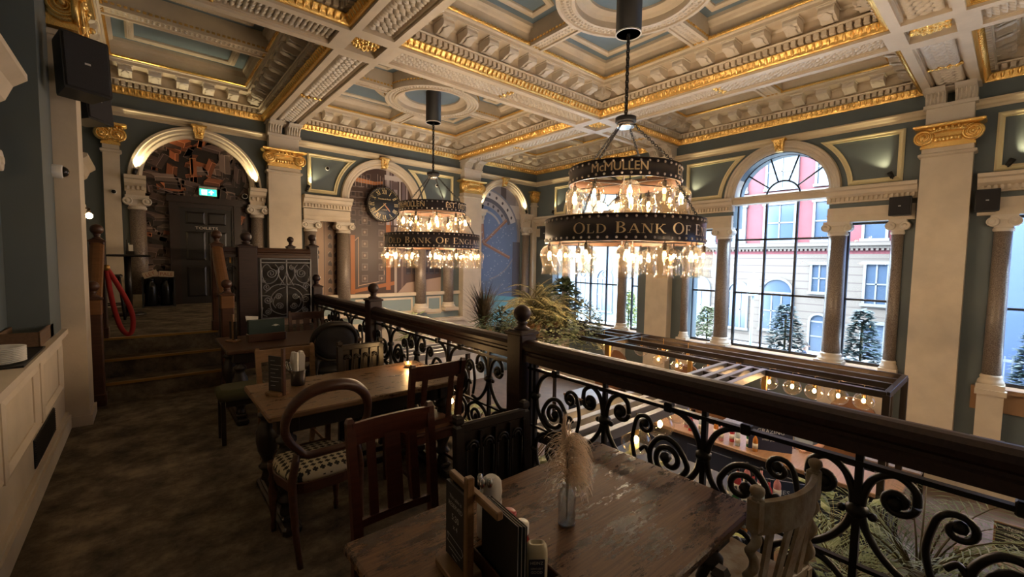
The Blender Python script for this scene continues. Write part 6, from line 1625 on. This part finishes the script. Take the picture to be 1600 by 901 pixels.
def ferny(z0, n, L, seedv, lean=(0, 0), up=1.0, ll=.12, k=14, drp=.22):
    r_ = random.Random(seedv)
    def fn(b, st):
        for i in range(n):
            a = 2*PI*i/n+r_.uniform(-.3, .3); e = r_.uniform(.25, 1.9)*up
            q = r_.uniform(0, .2); bb_ = r_.uniform(0, 2*PI); frond(b, (q*math.cos(bb_), q*math.sin(bb_), z0*r_.uniform(.35, 1.15)), (math.cos(a)+lean[0], math.sin(a)+lean[1], e), L*r_.uniform(.45, 1.0), drp*r_.uniform(.8, 1.6), k, ll*r_.uniform(.6, 1), .011, st)
    return fn
def bushy(z0, rx, rz, n, seedv, ls=.06, trail=0):
    r_ = random.Random(seedv)
    def fn(b, st):
        for i in range(n):
            a, c_ = r_.uniform(0, 2*PI), r_.uniform(-1, 1); q = r_.uniform(.55, 1)**.5; s = math.sqrt(1-c_*c_)
            p = Vector((rx*q*s*math.cos(a), rx*q*s*math.sin(a), z0+rz*q*c_))
            if trail and r_.random() < .45: p = Vector((rx*1.05*math.cos(a)*r_.uniform(.7, 1.05), rx*1.05*math.sin(a)*r_.uniform(.7, 1.05), z0-trail*r_.random()))
            d = Vector((p.x+r_.uniform(-.1, .1), p.y+r_.uniform(-.1, .1), r_.uniform(-.12, .15)))
            leaf(b, p, d, ls*r_.uniform(.7, 1.3), ls*.38)
        for i in range(7):
            a = i*.9; st.tube([(0, 0, .1), (rx*.4*math.cos(a), rx*.4*math.sin(a), z0), (rx*.7*math.cos(a), rx*.7*math.sin(a), z0+rz*.3)], .008, 5)
    return fn
def spiky(b, st):
    r_ = random.Random(5)
    for i in range(170):
        a = r_.uniform(0, 2*PI); e = r_.uniform(.3, 3.4); h = .25+.35*r_.random(); q = Vector((.02*math.cos(a), .02*math.sin(a), h)); v = Vector((math.cos(a), math.sin(a), e)).normalized(); L_ = r_.uniform(.4, .75); pts = []
        for k in range(5): pts.append(q.copy()); q = q+v*L_/4; v = (v+Vector((0, 0, -.09))).normalized()
        s = v.cross(Vector((0, 0, 1))).normalized(); 
        for k in range(4):
            w0, w1 = .016*(1-k/4), .016*(1-(k+1)/4); b.add([tuple(pts[k]+s*w0), tuple(pts[k]-s*w0), tuple(pts[k+1]-s*w1), tuple(pts[k+1]+s*w1)], [(0, 1, 2, 3)])
    st.cyl((0, 0, .1), (0, 0, .6), .025, .02, 8)
t = thing('plant_shelf', 'pale wooden platform on the gantry carrying the large plants', 'shelf', (6.0, 6.3, .19)); b = MB(); b.cbox(-1.8, 1.4, -.42, .42, 0, .04, .005); b.build('board', wood('platform wood', (.42, .30, .18), (.55, .40, .26), .6), t)
b = MB(); b.cbox(-1.8, 1.4, -.43, -.42, -.02, .05, .002); b.cbox(-1.8, 1.4, .42, .43, -.02, .05, .002); b.build('edging', BRONZE, t)
PZ = .23
plant('spiky_dracaena', 'tall dark spiky leaved plant at the left of the gantry planting', (4.62, 6.2, PZ), SPIKE, spiky)
plant('ivy_plant', 'dark trailing ivy below the spiky plant', (4.72, 6.0, PZ-.0), DARKLEAF, bushy(.22, .46, .34, 800, 3, .09, .3), .2, .14, DPOT)
plant('ivy_plant', 'dark glossy bush between the spiky plant and the golden fern', (5.25, 6.45, PZ), DARKLEAF, bushy(.26, .34, .32, 460, 14, .09, .2), .18, .16, DPOT)
plant('large_fern', 'big golden green fern in the centre of the planting, behind the nearest newel ball', (5.85, 6.2, PZ), FERN, ferny(.62, 70, .95, 9, (-.1, 0), 1.3, .18, 24, .17), .17, .26)
plant('large_fern', 'golden fern spreading to the right over the woven pot', (6.35, 6.15, PZ), FERN, ferny(.50, 60, .78, 19, (.15, 0), 1.1, .16, 22, .20), .16, .24)
plant('leafy_shrub', 'dark large leaved shrub standing behind the golden ferns against the window', (6.95, 6.45, PZ), DARKLEAF, bushy(.62, .34, .48, 520, 31, .15), .17, .26, DPOT)
plant('leafy_shrub', 'grey green leafy shrub trailing off the right end of the gantry planting', (7.15, 6.1, PZ-.02), GREYLEAF, bushy(.24, .46, .44, 1500, 33, .08, .6), .16, .20, DPOT)
plant('leafy_shrub', 'soft mid green bush at the foot of the golden ferns', (6.15, 5.9, PZ-.02), GREYLEAF, bushy(.22, .46, .34, 900, 37, .075, .3), .16, .15, DPOT)
def tall(loc, label, fm, n, L, sd_, h, up=1.2, ll=.2, k=20, drp=.2, w=.011):
    t = thing('potted_palm', label, 'plant', (loc[0], loc[1], GROUND)); pot(t, .24, .42, DPOT)
    b = MB(); st = MB(); r_ = random.Random(sd_)
    for i in range(n):
        a = 2*PI*i/n+r_.uniform(-.3, .3); frond(b, (.04*math.cos(a), .04*math.sin(a), h), (math.cos(a), math.sin(a), r_.uniform(.3, 2.2)*up), L*r_.uniform(.7, 1.1), drp, k, ll, w, st)
    b.build('foliage', fm, t, kind='stuff'); st.cyl((0, 0, .3), (0, 0, h), .05, .04, 8); st.build('stems', MATS['green brown stem'], t)
tall((3.05, .25), 'bright green potted palm seen through the railing at the right', PALM, 20, .60, 2, 2.38, ll=.24, k=17, w=.0042)
tall((3.3, .62), 'bright green potted palm behind the white chair', PALM, 16, .52, 4, 2.02, ll=.2, k=15, w=.004)
tall((3.5, 1.25), 'potted palm below the railing beside the foreground table', PALM, 14, .5, 6, 1.3, ll=.2, k=15, w=.004)
def broad(loc, label, fm, h, n, sd_):
    t = thing('broad_leaf_plant', label, 'plant', (loc[0], loc[1], GROUND)); pot(t, .22, .4, DPOT); b = MB(); st = MB(); r_ = random.Random(sd_)
    for i in range(n):
        a = r_.uniform(0, 2*PI); q = r_.uniform(.05, .4); p = Vector((q*math.cos(a), q*math.sin(a), h+r_.uniform(-.5, .3))); leaf(b, p, (math.cos(a), math.sin(a), r_.uniform(-.3, .6)), r_.uniform(.18, .32), r_.uniform(.05, .08)); st.tube([(0, 0, .4), tuple(p*.6+Vector((0, 0, h*.35))), tuple(p)], .006, 4)
    b.build('foliage', fm, t, kind='stuff'); st.build('stems', MATS['green brown stem'], t)
VAR = leafmat('variegated yellow green leaf', (.12, .20, .05), (.48, .50, .18))
broad((3.1, 1.75), 'variegated broad leaved plant below the railing by the nearest newel', VAR, 1.75, 90, 3); broad((3.3, 2.35), 'broad leaved plant seen through the first railing panel', GREYLEAF, 1.8, 100, 5); broad((3.0, 3.4), 'broad leaved plant behind the middle railing panel', GREYLEAF, 1.8, 110, 7); broad((3.1, 4.6), 'broad leaved plant seen past the red brown chair', GREYLEAF, 1.8, 110, 8); broad((6.0, 1.2), 'small leafy green herb plant at the bar', PALM, 1.0, 60, 9)
broad((5.5, 10.6), 'leafy plant below the clock mural shelf', GREYLEAF, 2.2, 120, 12)
# ================================================================== OUTSIDE
b = MB(); b.box(11.95, 40, -30, 60, GROUND-.3, GROUND-.05); struct(b, 'floor_street', mat('pale paving', (.42, .42, .42), .8, noise=(.36, .36, .37), nscale=1.5))
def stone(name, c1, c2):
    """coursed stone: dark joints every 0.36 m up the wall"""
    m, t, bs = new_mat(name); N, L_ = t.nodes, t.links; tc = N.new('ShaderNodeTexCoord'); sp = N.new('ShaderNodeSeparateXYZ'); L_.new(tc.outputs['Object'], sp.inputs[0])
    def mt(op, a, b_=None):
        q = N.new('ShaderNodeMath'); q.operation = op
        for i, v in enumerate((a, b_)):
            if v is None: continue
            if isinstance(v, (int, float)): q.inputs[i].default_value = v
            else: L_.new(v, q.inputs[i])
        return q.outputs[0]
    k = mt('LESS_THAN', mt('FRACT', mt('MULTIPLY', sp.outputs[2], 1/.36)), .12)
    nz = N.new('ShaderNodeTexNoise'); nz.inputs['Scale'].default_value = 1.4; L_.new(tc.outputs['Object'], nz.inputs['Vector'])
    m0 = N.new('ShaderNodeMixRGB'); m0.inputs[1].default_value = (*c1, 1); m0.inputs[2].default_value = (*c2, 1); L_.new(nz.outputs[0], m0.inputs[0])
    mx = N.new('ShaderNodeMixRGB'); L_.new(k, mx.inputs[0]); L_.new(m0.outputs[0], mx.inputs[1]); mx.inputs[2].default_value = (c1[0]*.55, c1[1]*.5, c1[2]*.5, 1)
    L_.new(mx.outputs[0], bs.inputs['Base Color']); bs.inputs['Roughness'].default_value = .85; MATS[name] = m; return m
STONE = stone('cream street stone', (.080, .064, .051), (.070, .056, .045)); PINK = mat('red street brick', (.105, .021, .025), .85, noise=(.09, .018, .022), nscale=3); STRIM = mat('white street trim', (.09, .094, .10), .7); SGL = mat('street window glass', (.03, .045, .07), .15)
def streetwin(fr_, gl_, X, y, z, w, h, arch=False, mull=2):
    e = .10
    fr_.box(X-.12, X, y-w/2-e, y-w/2, z, z+h); fr_.box(X-.12, X, y+w/2, y+w/2+e, z, z+h); fr_.box(X-.16, X, y-w/2-e-.05, y+w/2+e+.05, z-.12, z)
    if arch:
        for k in range(12):
            a, c_ = PI*k/12, PI*(k+1)/12; r0, r1 = w/2, w/2+e
            fr_.rings([[(X-.12*q, y+r_*math.cos(s_), z+h+r_*math.sin(s_)) for r_, q in ((r0, 0), (r1, 0), (r1, 1), (r0, 1))] for s_ in (a, c_)])
        gl_.add([(X-.02, y+w/2*math.cos(PI*k/16), z+h+w/2*math.sin(PI*k/16)) for k in range(17)], [tuple(range(17))]); fr_.box(X-.06, X, y-w/2, y+w/2, z+h-.05, z+h+.03)
    else: fr_.box(X-.16, X, y-w/2-e-.05, y+w/2+e+.05, z+h, z+h+.14)
    gl_.box(X-.03, X-.01, y-w/2, y+w/2, z, z+h)
    for k in range(1, mull+1): fr_.box(X-.07, X-.01, y-w/2+w*k/(mull+1)-.03, y-w/2+w*k/(mull+1)+.03, z, z+h)
    fr_.box(X-.07, X-.01, y-w/2, y+w/2, z+h*.5-.03, z+h*.5+.03)
t = thing('street_building', 'red brick and cream stone building across the street seen through the middle window', 'building', (24, 6, GROUND)); L = T(-24, -6, -GROUND)
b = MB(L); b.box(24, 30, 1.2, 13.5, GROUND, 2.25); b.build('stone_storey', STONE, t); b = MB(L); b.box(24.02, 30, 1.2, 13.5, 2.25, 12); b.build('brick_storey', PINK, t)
b = MB(L); b.box(23.7, 24, 1.2, 13.5, 2.62, 2.80); b.box(23.82, 24, 1.2, 13.5, 2.50, 2.62); b.box(23.8, 24, 1.2, 13.5, 5.1, 5.3)
for i in range(70): b.box(23.85, 24, 1.3+i*.175, 1.39+i*.175, 2.40, 2.50)
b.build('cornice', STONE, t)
f, g = MB(L), MB(L)
for y, w in ((7.8, 1.25), (6.0, .6), (9.75, .6), (4.1, .7), (2.3, 1.2), (11.6, 1.2)):
    streetwin(f, g, 24, y, 2.92, w, 1.75, mull=1 if w > 1 else 0); streetwin(f, g, 24, y, 5.5, w, 1.6, mull=1 if w > 1 else 0)
    if w > 1: f.prism([(y-.9, 7.25), (y+.9, 7.25), (y, 7.8)], 23.8, 24, 'x')
for y, w, z, h, ar in ((7.75, 1.3, -1.5, 1.85, True), (6.02, .55, .5, 1.25, False), (9.6, .9, -1.6, 1.9, True), (3.95, .7, .1, 1.7, False), (11.8, 1.3, -1.5, 1.85, True), (2.2, 1.2, -1.5, 1.85, True)): streetwin(f, g, 24, y, z, w, h, ar, 2 if ar else 1)
streetwin(f, g, 24, 5.95, GROUND, .62, 1.4, True, 0); streetwin(f, g, 24, 3.95, GROUND, .7, 1.5, False, 0)
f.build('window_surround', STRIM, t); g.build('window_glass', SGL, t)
t = thing('street_building', 'pale building with tall arched traceried windows seen through the far window', 'building', (24, 19, GROUND)); L = T(-24, -19, -GROUND)
b = MB(L); b.box(24.2, 30, 13.5, 26, GROUND, 12); b.build('wall', mat('pale cyan stone', (.075, .092, .098), .8), t); f, g = MB(L), MB(L)
for i in range(6):
    y = 14.6+i*1.95; streetwin(f, g, 24.2, y, -1.6, 1.2, 2.2, True, 2)
    f.tube([(24.12, y+.22*math.cos(q), .9+.22*math.sin(q)) for q in [2*PI*k/12 for k in range(12)]], .03, 4, loop=True)
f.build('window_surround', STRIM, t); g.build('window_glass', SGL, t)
t = thing('street_building', 'dark blue shaded building with railings seen at the right edge', 'building', (18, -6, GROUND)); L = T(-18, 6, -GROUND)
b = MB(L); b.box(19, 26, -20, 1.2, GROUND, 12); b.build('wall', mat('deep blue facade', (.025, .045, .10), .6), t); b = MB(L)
for i in range(60): b.box(18.6, 18.63, -8+i*.15, -7.97+i*.15, GROUND, GROUND+1.5)
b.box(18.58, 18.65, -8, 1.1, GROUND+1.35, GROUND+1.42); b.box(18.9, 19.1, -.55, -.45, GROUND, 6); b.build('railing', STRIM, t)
t = thing('street_lamp', 'grey street lamp post outside the middle window', 'street lamp', (16.5, 6.1, GROUND)); b = MB(); b.cyl((0, 0, 0), (0, 0, 3.2), .05, n=10); b.build('post', mat('grey post paint', (.2, .25, .27), .5), t)
b = MB(); b.cbox(-.16, .16, -.16, .16, 2.9, 3.5, .04); b.lathe([(.1, 3.5), (.03, 3.6), (.03, 3.8)], n=10); b.build('lantern', mat('pale lantern', (.42, .48, .5), .4), t)
def tree_out(x, y, h, r, lab, fm, shape):
    t = thing('street_planter_tree', lab, 'tree', (x, y, GROUND)); pot(t, .26, .8, DPOT); b = MB(); st = MB(); r_ = random.Random(int(y*10)); st.cyl((0, 0, .6), (0, 0, h*.9), .03, n=6)
    for i in range(1000):
        f = r_.random(); z = .85+(h-.85)*f; rr = r*(1-f)**.65*(.45+.55*r_.random())+.02; 
        if shape == 'ball': rr = r*math.sin(PI*(.1+.85*f))*(.5+.5*r_.random())
        a = r_.uniform(0, 2*PI); leaf(b, (rr*math.cos(a), rr*math.sin(a), z), (math.cos(a), math.sin(a), r_.uniform(-.3, .5)), .17, .055)
    b.build('foliage', fm, t, kind='stuff'); st.build('trunk', MATS['green brown stem'], t)
tree_out(13.2, 4.02, 2.92, .40, 'dark conifer in a planter outside the centre of the middle window', CONIFER, 'ball'); tree_out(13.2, 2.38, 2.95, .48, 'dark conifer outside the right side light of the middle window', CONIFER, 'cone'); tree_out(13.2, 6.15, 2.7, .42, 'pale leafy shrub outside the left side light of the middle window', GREYLEAF, 'ball'); tree_out(13.2, 9.0, 3.0, .45, 'pale variegated shrub outside the far window', VAR, 'cone'); tree_out(13.0, 7.6, 2.6, .35, 'slim conifer outside the far window beside the pilaster', CONIFER, 'cone'); tree_out(13.2, -.35, 2.9, .45, 'dark conifer outside the window at the right edge', CONIFER, 'cone')
# ================================================================== PEOPLE
def person(label, loc, rz, top, trousers, hair, pose):
    t = thing('person', label, 'person', loc, rz); skin = mat('skin', (.48, .27, .19), .5)
    J = dict(pel=(0, 0, .95), ch=(0, .01, 1.30), nk=(0, .01, 1.47), hd=(0, .03, 1.56), ht=(0, .03, 1.72))
    for s, n in ((-1, 'l'), (1, 'r')):
        J[n+'sh'] = (s*.18, 0, 1.42); J[n+'hp'] = (s*.10, 0, .90)
        if pose == 'bar':
            J[n+'el'] = (s*.25, .12, 1.17); J[n+'wr'] = (s*.14, .36, 1.14); J[n+'ha'] = (s*.11, .43, 1.13); J[n+'kn'] = (s*.11, .02, .5); J[n+'an'] = (s*.11, 0, .09); J[n+'to'] = (s*.12, .14, .04)
        else:
            J[n+'el'] = (s*.24, .02, 1.14); J[n+'wr'] = (s*.22, .20, 1.02); J[n+'ha'] = (s*.20, .28, 1.0); J[n+'kn'] = (s*.11, .12*s, .5); J[n+'an'] = (s*.11, .18*s-.05, .10); J[n+'to'] = (s*.12, .18*s+.08, .05)
    def skin_mesh(names, edges, rad, nm, m_):
        me = bpy.data.meshes.new(nm); me.from_pydata([J[n] for n in names], [(names.index(a), names.index(b_)) for a, b_ in edges], []); o = bpy.data.objects.new(nm, me); COL.objects.link(o); o.parent = t
        md = o.modifiers.new('skin', 'SKIN'); sv = me.skin_vertices[0].data
        for i, n in enumerate(names): sv[i].radius = (rad[n], rad[n]*.8 if n in ('pel', 'ch') else rad[n]); sv[i].use_root = (i == 0)
        o.modifiers.new('smooth', 'SUBSURF').levels = 2; o.modifiers[-1].render_levels = 2; me.materials.append(m_); return o
    rad = dict(pel=.15, ch=.15, nk=.055, hd=.085, ht=.07)
    for n in 'lr': rad.update({n+'sh': .07, n+'el': .045, n+'wr': .03, n+'ha': .035, n+'hp': .09, n+'kn': .058, n+'an': .04, n+'to': .04})
    names = ['pel', 'ch', 'nk', 'hd', 'ht']+[n+q for n in 'lr' for q in ('sh', 'el', 'wr', 'ha', 'hp', 'kn', 'an', 'to')]
    ed = [('pel', 'ch'), ('ch', 'nk'), ('nk', 'hd'), ('hd', 'ht')]
    for n in 'lr': ed += [('ch', n+'sh'), (n+'sh', n+'el'), (n+'el', n+'wr'), (n+'wr', n+'ha'), ('pel', n+'hp'), (n+'hp', n+'kn'), (n+'kn', n+'an'), (n+'an', n+'to')]
    skin_mesh(names, ed, rad, 'body', skin)
    r2 = {k: v+.014 for k, v in rad.items()}
    tn = ['ch', 'pel', 'lsh', 'lel', 'rsh', 'rel']; J2 = dict(J)
    skin_mesh(tn, [('ch', 'pel'), ('ch', 'lsh'), ('lsh', 'lel'), ('ch', 'rsh'), ('rsh', 'rel')], r2, 'shirt', top)
    ln_ = ['pel', 'lhp', 'lkn', 'lan', 'rhp', 'rkn', 'ran']; skin_mesh(ln_, [('pel', 'lhp'), ('lhp', 'lkn'), ('lkn', 'lan'), ('pel', 'rhp'), ('rhp', 'rkn'), ('rkn', 'ran')], r2, 'trousers', trousers)
    b = MB(T(0, .015, 1.64)); b.lathe([(max(.001, .105*math.sin(a)), .10*math.cos(a)) for a in [PI*.62*i/7 for i in range(7, -1, -1)]], (0, -.015, .02), 16); b.build('hair', hair, t)
    b = MB(T(0, .03, 1.62)); b.tube([(0, .09, .02), (0, .112, -.01), (0, .09, -.02)], [.008, .013, .008], 6)
    for s in (-1, 1): b.ball((s*.092, 0, 0), .02, 8, 1.4)
    b.build('nose_and_ears', skin, t)
    b = MB(T(0, .03, 1.62))
    for s in (-1, 1): b.ball((s*.032, .085, .025), .009, 8)
    b.tube([(-.025, .088, -.045), (0, .094, -.048), (.025, .088, -.045)], .004, 5); b.build('eyes_and_mouth', mat('dark features', (.05, .02, .02), .5), t)
    b = MB()
    for s, n in ((-1, 'l'), (1, 'r')):
        h = Vector(J[n+'ha']); d = (h-Vector(J[n+'wr'])).normalized(); sd_ = Vector((1, 0, 0))
        for k, L_ in enumerate((.055, .068, .072, .062)):
            p = h+d*.02+sd_*(k-1.5)*.018; b.tube([tuple(p), tuple(p+d*L_*.55), tuple(p+d*L_*.9+Vector((0, 0, -.02)))], [.009, .0085, .006], 6)
        b.tube([tuple(h-sd_*s*.03), tuple(h-sd_*s*.05+d*.03), tuple(h-sd_*s*.045+d*.06)], [.011, .010, .007], 6)
    b.build('fingers', skin, t)
    return t
person('person in a pale blue top standing behind the bar counter, arms on the counter', (8.16, 2.10, GROUND), R(90), mat('pale blue shirt', (.32, .40, .55), .8), mat('dark trousers', (.02, .02, .03), .8), mat('dark brown hair', (.03, .018, .01), .7), 'bar')
person('person in a dark blue coat walking outside the middle window', (15.2, 4.1, GROUND-.05), R(200), mat('dark blue coat', (.012, .025, .07), .8), MATS['dark trousers'], MATS['dark brown hair'], 'walk')
